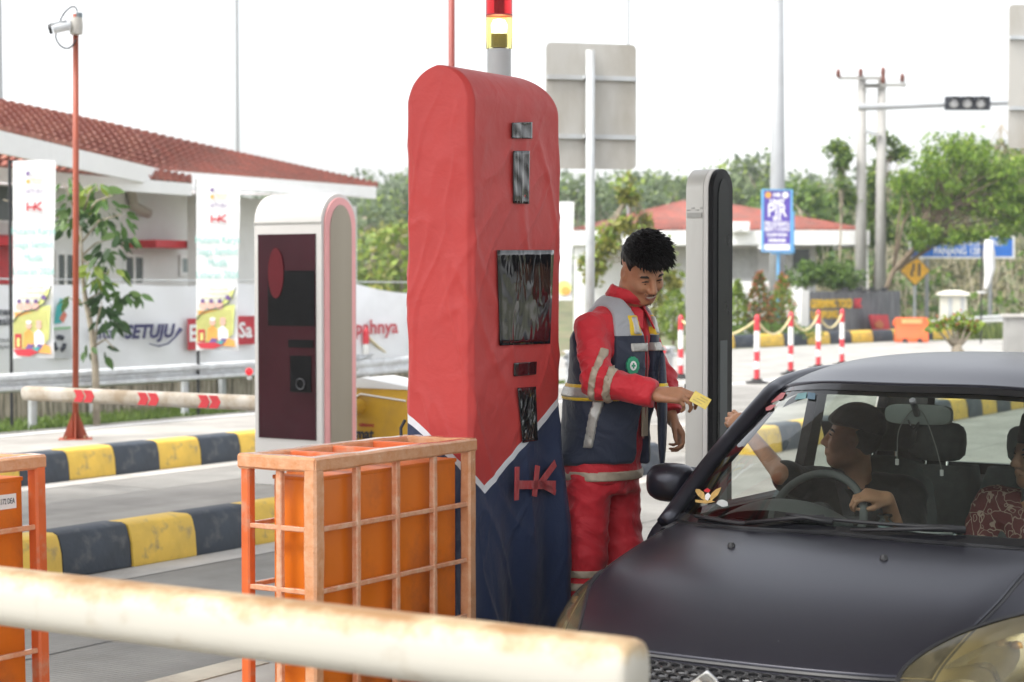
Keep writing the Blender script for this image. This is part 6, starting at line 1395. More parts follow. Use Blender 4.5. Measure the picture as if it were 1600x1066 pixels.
# bumper intake, fog lamps, plate
MB().grid(patchg(NET, 6.35, 7.4, 10, C0_-2.6, C0_+2.6, 30, .004)).build('bumper_intake', M_TRIM, car, smooth=True)
for s_ in (1, -1):
    b_ = Vector(evn(NET, np.array(6.5), np.array(C0_+s_*3.7), .006)); fn_ = MB().lathe([(0, .01), (.045, .006), (.05, 0), (0, -.004)], (0, 0, 0), 16).build('fog_lamp', M_REFL, car).name; fl_ob = bpy.data.objects[fn_]; fl_ob.location = b_; fl_ob.rotation_euler = (math.pi/2, 0, s_*.5)
pl = Vector(evn(NET, np.array(6.0), np.array(float(C0_)), .012)); MB().box((-.215, pl.y-.01, pl.z-.055), (.215, pl.y, pl.z+.055)).build('number_plate', M_TRIM, car)

# cabin lower sides: doors and quarters
SEC = [(.742, .935), (.80, .87), (.835, .75), (.845, .60), (.835, .42), (.81, .25), (.77, .19)]
def sidepanel(name, y0, y1, sgn, shrink0=1.0, shrink1=1.0, n=10, m=None):
    G = np.array([[(sgn*x*(shrink0+(shrink1-shrink0)*k/n), y0+(y1-y0)*k/n, z) for x, z in SEC] for k in range(n+1)])
    o = MB().grid(surf(G, 16, 24)).build(name, m or M_CAR, car, smooth=True); sm = o.modifiers.new('thickness', 'SOLIDIFY'); sm.thickness = .05; sm.offset = 1 if sgn < 0 else -1; return o
for s_ in (1, -1):
    d1 = sidepanel('front_door', 1.258, 2.30, s_); d2 = sidepanel('rear_door', 2.308, 3.06, s_, 1, .995); sidepanel('rear_quarter', 3.068, 3.50, s_, .995, .94)
    MB().bar((s_*.85, 2.08, .80), (s_*.85, 2.24, .80), .02, .03).build('door_handle', M_CAR, d1, bevel=.006); MB().bar((s_*.845, 2.90, .81), (s_*.845, 3.02, .81), .02, .03).build('door_handle', M_CAR, d2, bevel=.006)
    # wheels
    for y in (.80, 3.08):
        w = bpy.data.objects.new('wheel', None); COL.objects.link(w); w.parent = car; w.location = (s_*.745, y, .295); w.rotation_euler = (0, s_*math.pi/2, 0)
        MB().lathe([(.19, -.085), (.27, -.09), (.292, -.06), (.295, 0), (.292, .06), (.27, .09), (.19, .085)], n=32).build('tyre', M_RUB, w, smooth=True, auto=50)
        rm = MB(); rm.lathe([(.19, .07), (.175, .06), (.17, -.05), (.19, -.07)], n=28)
        for k in range(5): a = 2*math.pi*k/5; rm.bar((.03*math.cos(a), .03*math.sin(a), .05), (.178*math.cos(a), .178*math.sin(a), .06), .045, .02)
        rm.lathe([(0, .065), (.04, .062), (.045, .04), (0, .03)], n=14); rm.build('rim', mat('alloy', (.45, .45, .46), .3, metal=.8), w)
    MB().prism([(s_*.60, .80+.33*math.cos(a), .295+.33*math.sin(a)) for a in np.linspace(0, math.pi, 14)], (s_*.06, 0, 0)).build('wheel_housing', M_TRIM, car)
# roof
RH = [[(0, 1.57, 1.452), (.30, 1.63, 1.450), (.50, 1.76, 1.432), (.585, 1.86, 1.412), (.635, 1.90, 1.375)],
      [(0, 1.95, 1.508), (.30, 1.97, 1.503), (.50, 2.05, 1.478), (.600, 2.10, 1.440), (.650, 2.12, 1.395)],
      [(0, 2.45, 1.535), (.30, 2.45, 1.528), (.50, 2.45, 1.503), (.605, 2.45, 1.458), (.655, 2.45, 1.41)],
      [(0, 2.95, 1.522), (.30, 2.95, 1.514), (.49, 2.94, 1.488), (.595, 2.92, 1.444), (.645, 2.91, 1.395)],
      [(0, 3.42, 1.455), (.30, 3.40, 1.450), (.47, 3.34, 1.428), (.570, 3.28, 1.392), (.62, 3.25, 1.35)]]
RNET = np.array([[(-x, y, z) for x, y, z in r[:0:-1]] + r for r in RH])
ro = MB().grid(surf(RNET, 40, 50)).build('roof', M_CAR, car, smooth=True); sm = ro.modifiers.new('thickness', 'SOLIDIFY'); sm.thickness = .03; sm.offset = 1
if True:
    me = ro.data
    nz = sum(p.normal.z for p in me.polygons); sm.offset = -1 if nz > 0 else 1
MB().grid(surf(RNET, 40, 50)*np.array([.95, 1, 1]) - np.array([0, 0, .045])).build('headlining', M_INT2, car, smooth=True)
sp = MB(); sp.loft([[Vector((x, 3.34 + abs(x)*-.12 + dy, z + .012 - .02*abs(x))) for dy, z in ((0, 1.475), (.22, 1.475), (.24, 1.462), (0, 1.455))] for x in np.linspace(-.52, .52, 12)]); sp.build('roof_spoiler', M_GLOSSB, car, smooth=True, auto=40)
MB().tube([(.1, 3.05, 1.52), (.1, 3.10, 1.56), (.1, 3.30, 1.72)], [.012, .006, .003], 6).build('aerial', M_GLOSSB, car)
# windscreen between the cowl curve and the roof edge
WB = [(0, 1.005, .978), (.28, 1.015, .975), (.52, 1.075, .970), (.665, 1.155, .966), (.715, 1.215, .962)]; WT = [(0, 1.565, 1.447), (.29, 1.625, 1.445), (.48, 1.75, 1.428), (.565, 1.845, 1.408), (.590, 1.88, 1.395)]
WNET = np.array([[(-x, y, z) for x, y, z in r[:0:-1]] + r for r in (WB, [tuple(np.array(a)*.5+np.array(b)*.5+np.array([0, -.022, .016])) for a, b in zip(WB, WT)], WT)])
MB().grid(surf(WNET, 24, 50)).build('windscreen', M_WGLASS, car, smooth=True)
_U, _V = np.meshgrid(np.linspace(0, 2, 120), np.linspace(0, 8, 260), indexing='ij'); _P = ev(WNET, _U, _V); _W = _P @ np.array(MCAR.to_3x3()).T + np.array(MCAR.translation)
_c, _s = math.cos(PITCH), math.sin(PITCH); _f = _W[..., 1]*_c - (_W[..., 2]-EYE)*_s; _u = _W[..., 1]*_s + (_W[..., 2]-EYE)*_c; _px, _py = 800+FPX*_W[..., 0]/_f, 533-FPX*_u/_f
def ws(px, py, off=.0):
    i = np.unravel_index(np.argmin((_px-px)**2 + (_py-py)**2), _px.shape); return Vector(evn(WNET, np.array(_U[i]), np.array(_V[i]), off))
for a, b_, nm in ((0, .09, 'frit_band'), (1.90, 2.0, 'frit_band')): MB().grid(patchg(WNET, a, b_, 6, 0.05, 7.95, 50, .002)).build(nm, M_GLOSSB, car, smooth=True)
for a, b_ in ((0.0, .25), (7.75, 8.0)): MB().grid(patchg(WNET, .02, 1.98, 30, a, b_, 5, .003)).build('frit_band', M_GLOSSB, car, smooth=True)
# cowl panel and wipers
MB().grid(np.array([[Vector(evn(NET, np.array(-.02+.10*0), np.array(v), .006)) + Vector((0, dy, dz)) for v in np.linspace(C0_-3.9, C0_+3.9, 50)] for dy, dz in ((-.022, -.012), (.0, .004), (.03, .006), (.06, .012))])).build('cowl_panel', M_TRIM, car, smooth=True)
def wiper(arm_pts, blade_pts):
    a = [ws(x, y, o_) for x, y, o_ in arm_pts]; w = MB(); w.tube(a, [.014]+[.010]*(len(a)-2)+[.006], 6); wo = w.build('wiper', M_TRIM, car, smooth=True)
    b_ = [ws(x, y, o_) for x, y, o_ in blade_pts]; MB().tube(crom([tuple(p) for p in b_], 14), .007, 6).build('wiper_blade', M_TRIM, wo, smooth=True)
wiper([(1302, 818, .012), (1262, 818, .028), (1170, 826, .028)], [(1090, 812, .014), (1165, 823, .016), (1235, 816, .016), (1290, 812, .016)])
wiper([(1510, 833, .012), (1470, 834, .028), (1330, 842, .028)], [(1230, 808, .014), (1330, 818, .016), (1420, 826, .016), (1490, 829, .016)])
# pillars and side window frames
M_PIL = M_CAR
for s_ in (1, -1):
    ap_ = [(s_*.745, 1.20, .945), (s_*.69, 1.49, 1.165), (s_*.635, 1.80, 1.362), (s_*.640, 1.93, 1.405), (s_*.648, 2.12, 1.43), (s_*.652, 2.45, 1.445), (s_*.642, 2.93, 1.43), (s_*.618, 3.27, 1.385)]
    C = crom(ap_, 40); rings = []
    for k, p in enumerate(C):
        d = Vector(C[min(k+1, 39)]-C[max(k-1, 0)]).normalized(); x = d.cross(Vector((0, 0, 1))).normalized(); y = x.cross(d); w = .036
        rings.append([Vector(p)+x*(w*math.cos(a))+y*(.030*math.sin(a)) for a in np.linspace(0, 2*math.pi, 12, endpoint=False)])
    MB().loft(rings).build('roof_rail', M_CAR, car, smooth=True)
    MB().tube([(s_*.70, 1.30, .985), (s_*.655, 1.50, 1.15), (s_*.61, 1.80, 1.335)], .022, 8).build('pillar_trim', M_INT2, car, smooth=True)
    bp_ = MB(); bp_.prism([(s_*.735, 2.24, .93), (s_*.735, 2.36, .93), (s_*.64, 2.36, 1.43), (s_*.64, 2.27, 1.43)], (-s_*.04, 0, 0)); bp_.build('centre_pillar', M_TRIM, car)
    cpn = MB(); cpn.prism([(s_*.735, 3.02, .93), (s_*.70, 3.55, .93), (s_*.60, 3.38, 1.36), (s_*.635, 3.02, 1.40)], (-s_*.05, 0, 0)); cpn.build('rear_pillar', M_CAR, car, bevel=.01)
    MB().add([(s_*.725, 2.37, .94), (s_*.725, 3.01, .94), (s_*.64, 3.01, 1.40), (s_*.645, 2.37, 1.42)], [(0, 1, 2, 3)]).build('side_window', M_SGLASS, car)
    if s_ > 0: MB().add([(s_*.728, 1.27, .96), (s_*.728, 2.23, .94), (s_*.645, 2.23, 1.42), (s_*.645, 1.9, 1.38)], [(0, 1, 2, 3)]).build('side_window', M_SGLASS, car)
    else: MB().add([(s_*.728, 1.45, .945), (s_*.728, 2.23, .94), (s_*.722, 2.23, .985), (s_*.722, 1.6, .985)], [(0, 1, 2, 3)]).build('side_window', M_SGLASS, car)
    MB().bar((s_*.745, 1.25, .945), (s_*.74, 3.1, .945), .03, .022).build('waist_trim', M_TRIM, car, bevel=.004)
# tail
tg = [[(x*.94, 3.52+.09*(1-abs(x)/.8)*(1), .95) for x in np.linspace(-.74, .74, 12)], [(x, 3.60+.06*(1-abs(x)/.8), .70) for x in np.linspace(-.78, .78, 12)], [(x, 3.62+.06*(1-abs(x)/.8), .45) for x in np.linspace(-.79, .79, 12)], [(x, 3.52, .22) for x in np.linspace(-.76, .76, 12)]]
MB().grid(surf(np.array(tg), 12, 24)).build('tailgate', M_CAR, car, smooth=True)
MB().add([(-.64, 3.56, .985), (.64, 3.56, .985), (.55, 3.42, 1.385), (-.55, 3.42, 1.385)], [(0, 1, 2, 3)]).build('rear_window', M_SGLASS, car)
MB().bar((-.66, 3.56, .97), (.66, 3.56, .97), .05, .05).build('rear_window_frame', M_TRIM, car); MB().bar((-.56, 3.41, 1.40), (.56, 3.41, 1.40), .05, .04).build('rear_window_frame', M_TRIM, car)
for s_ in (1, -1): MB().bar((s_*.655, 3.56, .97), (s_*.56, 3.42, 1.40), .05, .05).build('rear_window_frame', M_TRIM, car); MB().box((s_*.70-.06, 3.50, .72), (s_*.70+.06, 3.60, .93)).build('tail_light', M_REDP, car, bevel=.02)
# mirrors
for s_ in (1, -1):
    mo = MB(); c = Vector((s_*.865, 1.46, 1.062)); rings = []
    for dy, k in ((-.07, .15), (-.062, .55), (-.04, .85), (-.01, .98), (.03, 1.0), (.05, .96)):
        rings.append([c + Vector((.092*k*math.copysign(abs(math.cos(a))**.7, math.cos(a)) , dy - .15*0, .073*k*math.copysign(abs(math.sin(a))**.7, math.sin(a)))) for a in np.linspace(0, 2*math.pi, 24, endpoint=False)])
    mo.loft(rings); m1 = mo.build('door_mirror', M_CAR, car, smooth=True, auto=60); MB().box((c.x-.085, c.y+.05, c.z-.06), (c.x+.085, c.y+.054, c.z+.06)).build('mirror_glass', M_CHR, m1); MB().bar((s_*.735, 1.42, .96), (s_*.83, 1.46, 1.01), .06, .05).build('mirror_arm', M_TRIM, m1, bevel=.012)
# underbody, interior
MB().box((-.74, .55, .17), (.74, 3.5, .22)).build('floor_pan', M_TRIM, car)
dn = [[(x, 1.02+.10*abs(x)**1.5, .945) for x in np.linspace(-.70, .70, 15)], [(x, 1.30, .955) for x in np.linspace(-.71, .71, 15)], [(x, 1.46, .945) for x in np.linspace(-.71, .71, 15)], [(x, 1.54, .88) for x in np.linspace(-.71, .71, 15)], [(x, 1.50, .60) for x in np.linspace(-.70, .70, 15)], [(x, 1.45, .25) for x in np.linspace(-.70, .70, 15)]]
MB().grid(surf(np.array(dn), 24, 30)).build('dashboard', M_INT, car, smooth=True)
G = np.array([[(-.37+.24*math.cos(a)*(1-.15*k/6), 1.30+.26*k/6, .93+(.105*math.sin(a))*math.sin(math.pi*(.25+.55*k/6))) for a in np.linspace(0, math.pi, 20)] for k in range(7)]); MB().grid(G).build('binnacle', M_INT2, car, smooth=True)
sw = bpy.data.objects.new('steering_wheel', None); COL.objects.link(sw); sw.parent = car; sw.location = (-.37, 1.70, .935); sw.rotation_euler = (R(62), 0, 0)
MB().tube([(.182*math.cos(a), .182*math.sin(a), 0) for a in np.linspace(0, 2*math.pi, 41)], .0155, 10).build('rim', M_INT2, sw, smooth=True)
sb = MB(); sb.lathe([(0, .02), (.06, .015), (.07, -.01), (0, -.03)], n=20); sb.bar((-.175, 0, 0), (.175, 0, 0), .03, .02); sb.bar((0, 0, 0), (0, -.175, 0), .03, .02); sb.build('hub', M_INT, sw)
MB().tube([(-.37, 1.70, .935), (-.37, 1.40, .80)], .03, 10).build('steering_column', M_INT, car)
def seat(x, y, rear=False, w=.25, top=1.10):
    e = bpy.data.objects.new('seat', None); COL.objects.link(e); e.parent = car; e.location = (x, y, 0)
    rings = []
    for z, yy, ww, th in ((.55, -.02, w*.9, .10), (.70, .02, w, .10), (.90, .07, w*.98, .09), (1.02, .11, w*.85, .075), (top, .13, w*.55, .05), (top+.02, .135, w*.3, .02)):
        rings.append([Vector((ww*math.copysign(abs(math.cos(a))**.5, math.cos(a)), yy+th*math.copysign(abs(math.sin(a))**.7, math.sin(a)), z)) for a in np.linspace(0, 2*math.pi, 24, endpoint=False)])
    MB().loft(rings).build('backrest', M_SEAT, e, smooth=True, auto=60)
    MB().box((-w, -.50, .40), (w, .02, .56)).build('cushion', M_SEAT, e, bevel=.05)
    rings = []
    for z, k in ((top+.040, .55), (top+.048, .78), (top+.07, .95), (top+.12, 1), (top+.165, .98), (top+.19, .90), (top+.205, .74), (top+.212, .45)):
        rings.append([Vector((.135*k*math.copysign(abs(math.cos(a))**.85, math.cos(a)), .15+.05*k*math.copysign(abs(math.sin(a))**.85, math.sin(a)), z)) for a in np.linspace(0, 2*math.pi, 40, endpoint=False)])
    MB().loft(rings).build('headrest', M_SEAT, e, smooth=True)
    for dx in (-.05, .05): MB().tube([(dx, .14, top-.03), (dx, .15, top+.08)], .006, 6).build('headrest_rod', M_CHR, e)
    return e
seat(-.37, 2.22); seat(.37, 2.22)
for x in (-.45, 0, .45): seat(x, 3.05, True, .235, .99)
MB().box((-.66, 3.22, .55), (.66, 3.55, .945)).build('parcel_shelf', M_INT, car)
im = ws(1420, 645, -.0) + Vector((.0, .10, -.015)); mi_ = MB(); rings = []
for dy, k in ((-.012, .8), (-.008, .97), (.012, 1.0), (.02, .95)): rings.append([im + Vector((.125*k*math.copysign(abs(math.cos(a))**.45, math.cos(a)), dy, .036*k*math.copysign(abs(math.sin(a))**.55, math.sin(a)))) for a in np.linspace(0, 2*math.pi, 28, endpoint=False)])
imo = MB().loft(rings).build('rear_view_mirror', mat('mirror_grey', (.30, .33, .31), .5), car, smooth=True, auto=50); MB().tube([im+Vector((0, -.01, .0)), im+Vector((0, -.06, .055))], .012, 8).build('mirror_stem', M_INT2, imo)
MB().tube(crom([tuple(im+Vector(q)) for q in ((-.07, -.02, -.16), (-.065, -.02, -.06), (-.03, -.02, .0), (0, -.025, .02), (.03, -.02, .0), (.07, -.02, -.10), (.095, -.02, -.19))], 26), .0022, 5).build('hanging_cord', mat('cord_grey', (.22, .22, .21), .6), imo)
for q in ((-.07, -.02, -.17), (.095, -.02, -.20)): MB().lathe([(0, -.012), (.007, -.01), (.007, .01), (0, .012)], tuple(im+Vector(q)), 8).build('earbud', M_WHITEP, imo)
MB().tube(crom([tuple(im+Vector(q)) for q in ((-.03, -.02, -.02), (-.01, -.024, -.05), (.01, -.02, -.025), (.0, -.024, -.06))], 16), .003, 5).build('charm', M_INT, imo)
# belts
for s_ in (1, -1): MB().bar((s_*.60, 2.32, 1.25), (s_*.30, 1.95, .75), .045, .004).build('seat_belt', M_INT, car)
# sun visor strip, stickers on the glass
def stick(name, pts, m, off=.004): MB().prism([ws(x, y, off) for x, y in pts], Vector((0, -.0012, .0008))).build(name, m, car)
M_GOLDS = mat('sticker_gold', (.55, .36, .12), .5, var=.2, scale=60)
for sx in (-1, 1):
    stick('wing_sticker', [(1107+sx*3, 779), (1107+sx*6, 772), (1107+sx*13, 766), (1107+sx*21, 764), (1107+sx*19, 770), (1107+sx*15, 776), (1107+sx*9, 782), (1107+sx*4, 785)], M_GOLDS)
stick('wing_sticker', [(1088, 783), (1098, 784), (1112, 783), (1118, 785), (1104, 788), (1088, 787)], M_GOLDS); stick('sticker_centre', [(1103, 776), (1108, 772), (1112, 776), (1108, 784), (1103, 783)], M_WHITEP, .006); stick('sticker_crest', [(1102, 768), (1107, 765), (1112, 767), (1110, 772), (1104, 772)], M_REDP, .007)
stick('round_sticker', [(1130+9*math.cos(k*.628), 788+6*math.sin(k*.628)) for k in range(10)], mat('sticker_grey', (.45, .47, .46), .5))
stick('red_sticker', [(1204, 625), (1222, 615), (1229, 616), (1224, 624), (1206, 631)], mat('sticker_red', (.55, .10, .10), .5)); stick('red_sticker', [(1197, 638), (1206, 634), (1214, 634), (1206, 642), (1198, 644)], mat('sticker_red', (.55, .10, .10), .5)); stick('blue_sticker', [(1247, 617), (1262, 615), (1260, 625), (1243, 627)], mat('sticker_teal', (.15, .33, .34), .5)); stick('blue_sticker', [(1264, 615), (1276, 616), (1274, 626), (1262, 625)], mat('sticker_navy', (.08, .16, .22), .5))
# things on the dash
gj = ws(1364, 812, 0); gb_ = MCAR @ (gj + Vector((.0, .10, -.02)))
jar = thing('glass_jar', 'small clear glass bottle standing on the dashboard', 'bottle', gb_, 0); jar.location.z = .958 - .0
MB().lathe([(0, 0), (.020, .0), (.024, .015), (.030, .05), (.018, .062), (.018, .068), (.026, .074), (.022, .080), (0, .080)], n=18).build('glass', glass('bottle_glass', (.86, .92, .92), 1.5, .03), jar, smooth=True, auto=60)
MB().lathe([(0, .003), (.018, .004), (.026, .045), (0, .046)], n=14).build('liquid', mat('pale_liquid', (.35, .45, .45), .15), jar, smooth=True)
ph = thing('phone', 'dark phone with white cable lying on the dashboard', 'phone', MCAR @ Vector((gj.x+.14, 1.24, .962)), -TH+.25); MB().box((-.075, -.04, 0), (.075, .04, .010)).build('body', M_GLOSSB, ph, bevel=.004); MB().tube([(-.12, -.01, .008), (-.09, -.02, .02), (-.03, -.01, .014), (.03, .0, .014), (.06, .02, .012)], .0025, 5).build('cable', M_WHITEP, ph)
# ================================================================== PEOPLE
def skin_mat(name, col, var=.14):
    if name in _M: return _M[name]
    m, nt, b = principled(name); L = nt.links.new; N = nt.nodes.new; tc = N('ShaderNodeTexCoord')
    n = N('ShaderNodeTexNoise'); n.inputs['Scale'].default_value = 14; n.inputs['Detail'].default_value = 6; L(tc.outputs['Object'], n.inputs['Vector'])
    r = N('ShaderNodeValToRGB'); r.color_ramp.elements[0].position = .3; r.color_ramp.elements[1].position = .72; r.color_ramp.elements[0].color = (*[c*(1-var) for c in col], 1); r.color_ramp.elements[1].color = (*[c*(1+var) for c in col], 1); L(n.outputs['Fac'], r.inputs['Fac']); L(r.outputs['Color'], b.inputs['Base Color'])
    b.inputs['Roughness'].default_value = .48; b.inputs['Specular IOR Level'].default_value = .45; b.inputs['Subsurface Weight'].default_value = .12; b.inputs['Subsurface Radius'].default_value = (.012, .005, .003); b.inputs['Subsurface Scale'].default_value = .5
    n2 = N('ShaderNodeTexNoise'); n2.inputs['Scale'].default_value = 220; n2.inputs['Detail'].default_value = 3; L(tc.outputs['Object'], n2.inputs['Vector']); bp = N('ShaderNodeBump'); bp.inputs['Strength'].default_value = .15; bp.inputs['Distance'].default_value = .002; L(n2.outputs['Fac'], bp.inputs['Height']); L(bp.outputs['Normal'], b.inputs['Normal'])
    _M[name] = m; return m
def head_sdf(P, M, smile=0.0, lean=1.0):
    """a face in its own frame: x forward, y to its left, z up, origin between the ears"""
    q = xf(P, M)
    d = ell(q, (-.012, 0, .038), (.098, .077, .088))
    d = smin(d, ell(q, (.028, 0, -.040), (.064, .060*lean, .078)), .045)
    d = smin(d, ell(q, (.060, 0, -.098), (.030, .028, .024)), .03)                         # chin
    d = smin(d, seg(q, (-.02, .048*lean, -.058), (.045, .025, -.100), .022, .018), .03); d = smin(d, seg(q, (-.02, -.048*lean, -.058), (.045, -.025, -.100), .022, .018), .03)
    for s in (1, -1):
        d = smin(d, ell(q, (.062, s*.037, -.030-.0*smile), (.026+.004*smile, .026, .024)), .022)   # cheeks
        d = smax(d, -ell(q, (.100, s*.032, .002), (.020, .022, .012)), .012)                # eye sockets
        d = smin(d, ell(q, (.079, s*.031, -.001), (.0125, .0155, .0115)), .006)             # lids
        d = smin(d, ell(q, (-.008, s*.078, -.006), (.020, .009, .032)), .006)               # ears
        d = smax(d, -ell(q, (.000, s*.090, -.004), (.012, .010, .020)), .004)
        d = smin(d, ell(q, (.101, s*.0125, -.037), (.0125, .010, .0095)), .006)             # nostrils
        d = smin(d, seg(q, (.084, s*.012, .020), (.072, s*.050, .020), .0095, .006), .012)  # brow ridge
    d = smin(d, seg(q, (.092, 0, .012), (.114, 0, -.032), .0085, .0125), .010)              # nose
    w = .022 + .008*smile; l = .004*smile - .009*(1-smile)
    for a, b in (((.098, 0, -.0585), (.088, w, -.061+l)), ((.098, 0, -.0585), (.088, -w, -.061+l))): d = smin(d, seg(q, a, b, .0075, .004), .005)
    for a, b in (((.094, 0, -.074-.006*smile), (.086, w, -.064+l)), ((.094, 0, -.074-.006*smile), (.086, -w, -.064+l))): d = smin(d, seg(q, a, b, .0085, .004), .005)
    if smile:
        for s in (1, -1): d = smax(d, -seg(q, (.094, s*.022, -.040), (.086, s*.038, -.070), .0035), .006)
        d = smax(d, -ell(q, (.104, 0, -.0655), (.012, .024, .0052)), .003)
    return d
def head_parts(root, M, brow, lips, teeth=False, open_=.5, eye_dir=0.0, moustache=None):
    Mx = M
    def put(o): o.matrix_local = Mx; return o
    for s in (1, -1):
        e = put(MB().lathe([(0, -.0118), (.007, -.0095), (.0105, -.005), (.0118, 0), (.0105, .005), (.007, .0095), (0, .0118)], (.0775, s*.031, -.003), 16).build('eye', mat('eye_white', (.55, .50, .45), .2), root, smooth=True))
        i = put(MB().lathe([(0, -.006), (.004, -.004), (.0055, 0), (.004, .004), (0, .006)], (.0855, s*.031+eye_dir, -.0055), 12).build('iris', mat('iris_dark', (.012, .008, .006), .1), root, smooth=True))
        put(MB().tube([(.089, s*.015, .0185), (.088, s*.028, .0245), (.079, s*.047, .022), (.070, s*.053, .016)], [.0035, .0052, .0045, .002], 6).build('eyebrow', brow, root, smooth=True))
        put(MB().tube([(.0905, s*.018, .003), (.0920, s*.031, .0065), (.083, s*.045, .001)], [.0018, .0034, .0020], 5).build('eyelash', brow, root, smooth=True))
    if teeth:
        put(MB().grid(np.array([[(.1015-9.5*y*y, y, z+4.5*y*y) for y in np.linspace(-.019, .019, 12)] for z in (-.0685, -.0610)])).build('teeth', mat('teeth', (.50, .46, .40), .25), root, smooth=True))
        for z0, r_ in ((-.0590, .0036), (-.0735, .0048)): put(MB().tube([(.1010-8.5*y*y, y, z0 + (4.8 if z0 > -.06 else 13)*y*y) for y in np.linspace(-.025, .025, 11)], [.001]+[r_*.7]+[r_]*7+[r_*.7]+[.001], 6).build('lip', lips, root, smooth=True))
    else:
        for sg in (1, -1): put(MB().tube([(.0965, 0, -.0705), (.092, sg*.014, -.0715), (.085, sg*.024, -.0735)], [.0045, .004, .0015], 6).build('lip', lips, root, smooth=True))
    if moustache:
        rnd = random.Random(3); mm = MB()
        for k in range(70):
            y = rnd.uniform(-.026, .026); p = Vector((.1055-abs(y)*.46, y, -.0475-abs(y)*.16+rnd.uniform(-.004, .004))); mm.tube([p, p+Vector((.003, .15*y, -.006))], [.0005, .0002], 3)
        for k in range(25):
            y = rnd.uniform(-.016, .016); p = Vector((.090-abs(y)*.3, y, -.103+rnd.uniform(-.006, .008))); mm.tube([p, p+Vector((.003, 0, -.006))], [.0006, .0003], 3)
        o = put(mm.build('moustache', brow, root)); o['kind'] = 'stuff'
def hand_prims(M, side, curl, spread=.12, thumb=(.5, .35), size=1.0):
    """capsules of a hand. Frame: x towards the fingertips, z out of the back of the hand, thumb on +y when side is 1"""
    out = []; T = lambda p: tuple(M @ Vector((p[0]*size, p[1]*side*size, p[2]*size)))
    for y0, y1 in ((.026, .029), (.010, .010), (-.008, -.010), (-.022, -.027)): out.append((T((.004, y0*.75, 0)), T((.088 if abs(y1) < .02 else .080, y1, -.002)), .0175*size, .0145*size))
    L = [(.044, .027, .021), (.048, .031, .022), (.045, .029, .021), (.036, .022, .019)]; Y = [.029, .010, -.010, -.027]; X = [.086, .091, .087, .078]; r0 = [.0098, .0102, .0097, .0086]
    for i in range(4):
        p = Vector((X[i], Y[i], 0)); a = 0; yaw = (Y[i]/.03)*spread; c = curl[i]
        for k in range(3):
            a += c[k]; d = Vector((math.cos(a)*math.cos(yaw), math.sin(yaw)*math.cos(a), -math.sin(a))); n = p + d*L[i][k]; out.append((T(p), T(n), r0[i]*(1-.10*k)*size, r0[i]*(.92-.10*k)*size)); p = n
    p = Vector((.020, .026, -.008)); d = Vector((math.cos(thumb[0])*.9, math.sin(thumb[0]), -thumb[1])).normalized(); n = p + d*.044; out.append((T(p), T(n), .0155*size, .0125*size)); p = n
    d = (d + Vector((.45, -.25, -.10))).normalized(); n = p + d*.032; out.append((T(p), T(n), .0118*size, .0105*size)); p = n; d = (d + Vector((.35, -.35, 0))).normalized(); n = p + d*.025; out.append((T(p), T(n), .0105*size, .0085*size))
    return out
def hand_sdf(P, prims):
    d = None
    for k, (a, b, r0, r1) in enumerate(prims):
        e = seg(P, a, b, r0, r1); d = e if d is None else smin(d, e, .010 if k < 4 else .0035)
    return d
def frame(o, x, z):
    """matrix with x along the first vector, z as near the second as it can be"""
    x = Vector(x).normalized(); z = Vector(z); y = z.cross(x).normalized(); z = x.cross(y); return Matrix(((x.x, y.x, z.x, o[0]), (x.y, y.y, z.y, o[1]), (x.z, y.z, z.z, o[2]), (0, 0, 0, 1)))
def nsin(P, *w):
    d = np.zeros(len(P), dtype=np.float32)
    for kx, ky, kz, ph, a in w: d += a*np.sin(P[:, 0]*kx + P[:, 1]*ky + P[:, 2]*kz + ph)
    return d
def ridges(P, kx, ky, kz, ph, a): return a*(1-np.abs(np.sin(P[:, 0]*kx + P[:, 1]*ky + P[:, 2]*kz + ph)))**2

SK1 = skin_mat('skin_brown', (.39, .19, .105)); SK2 = skin_mat('skin_brown_old', (.60, .32, .19)); M_HAIR = mat('hair_black', (.007, .006, .006), .55, var=.3, scale=30, spec=.25); M_LIP = mat('lip_brown', (.23, .085, .06), .45); M_BROW = mat('brow_black', (.012, .009, .008), .6)
V_NAVY = cloth('vest_navy', (.020, .027, .050), .6, .15); V_GREY = cloth('vest_grey', (.36, .375, .40), .6, .2); U_RED = cloth('uniform_red', (.53, .020, .032), .65, .12, .08, .45); M_REFT = mat('reflective_tape', (.42, .41, .38), .32, metal=.35, var=.12, scale=60, bump=.2, bscale=120); M_REFB = mat('reflective_beige', (.40, .33, .25), .5, metal=.1, var=.1, scale=40); M_YTRIM = cloth('trim_yellow', (.75, .52, .03), .6)

# ---------------------------------------------------------------- attendant
AT = thing('person', 'young attendant in red uniform and navy vest smiling down and holding out a card', 'person', F(6.70, -3.83, KH-.004), -TH)
HM = Matrix.Translation((.150, -.012, 1.572)) @ Euler((R(-6), R(30), R(-22)), 'XYZ').to_matrix().to_4x4() if False else Matrix.Translation((.200, -.020, 1.588)) @ Matrix.Rotation(R(-30), 4, 'Z') @ Matrix.Rotation(R(31), 4, 'Y') @ Matrix.Rotation(R(8), 4, 'X')
shR, elR, wrR = (.060, -.190, 1.362), (.150, -.280, 1.160), (.385, -.225, 1.112)
shL, elL, wrL = (.060, .195, 1.362), (.125, .275, 1.13), (.205, .225, .985)
HR = frame(wrR, (.985, .10, .02), (.10, -.62, .78)); HL = frame(wrL, (.55, .05, -.83), (.50, .60, .45))
pr = hand_prims(HR, 1, [(.55, .75, .5), (.62, .85, .55), (.72, .9, .6), (.85, .95, .6)], .06, (.30, .55), 1.0)
pl_ = hand_prims(HL, -1, [(.55, .75, .5), (.62, .85, .5), (.7, .9, .55), (.8, .9, .6)], .10, (.45, .5), .92)
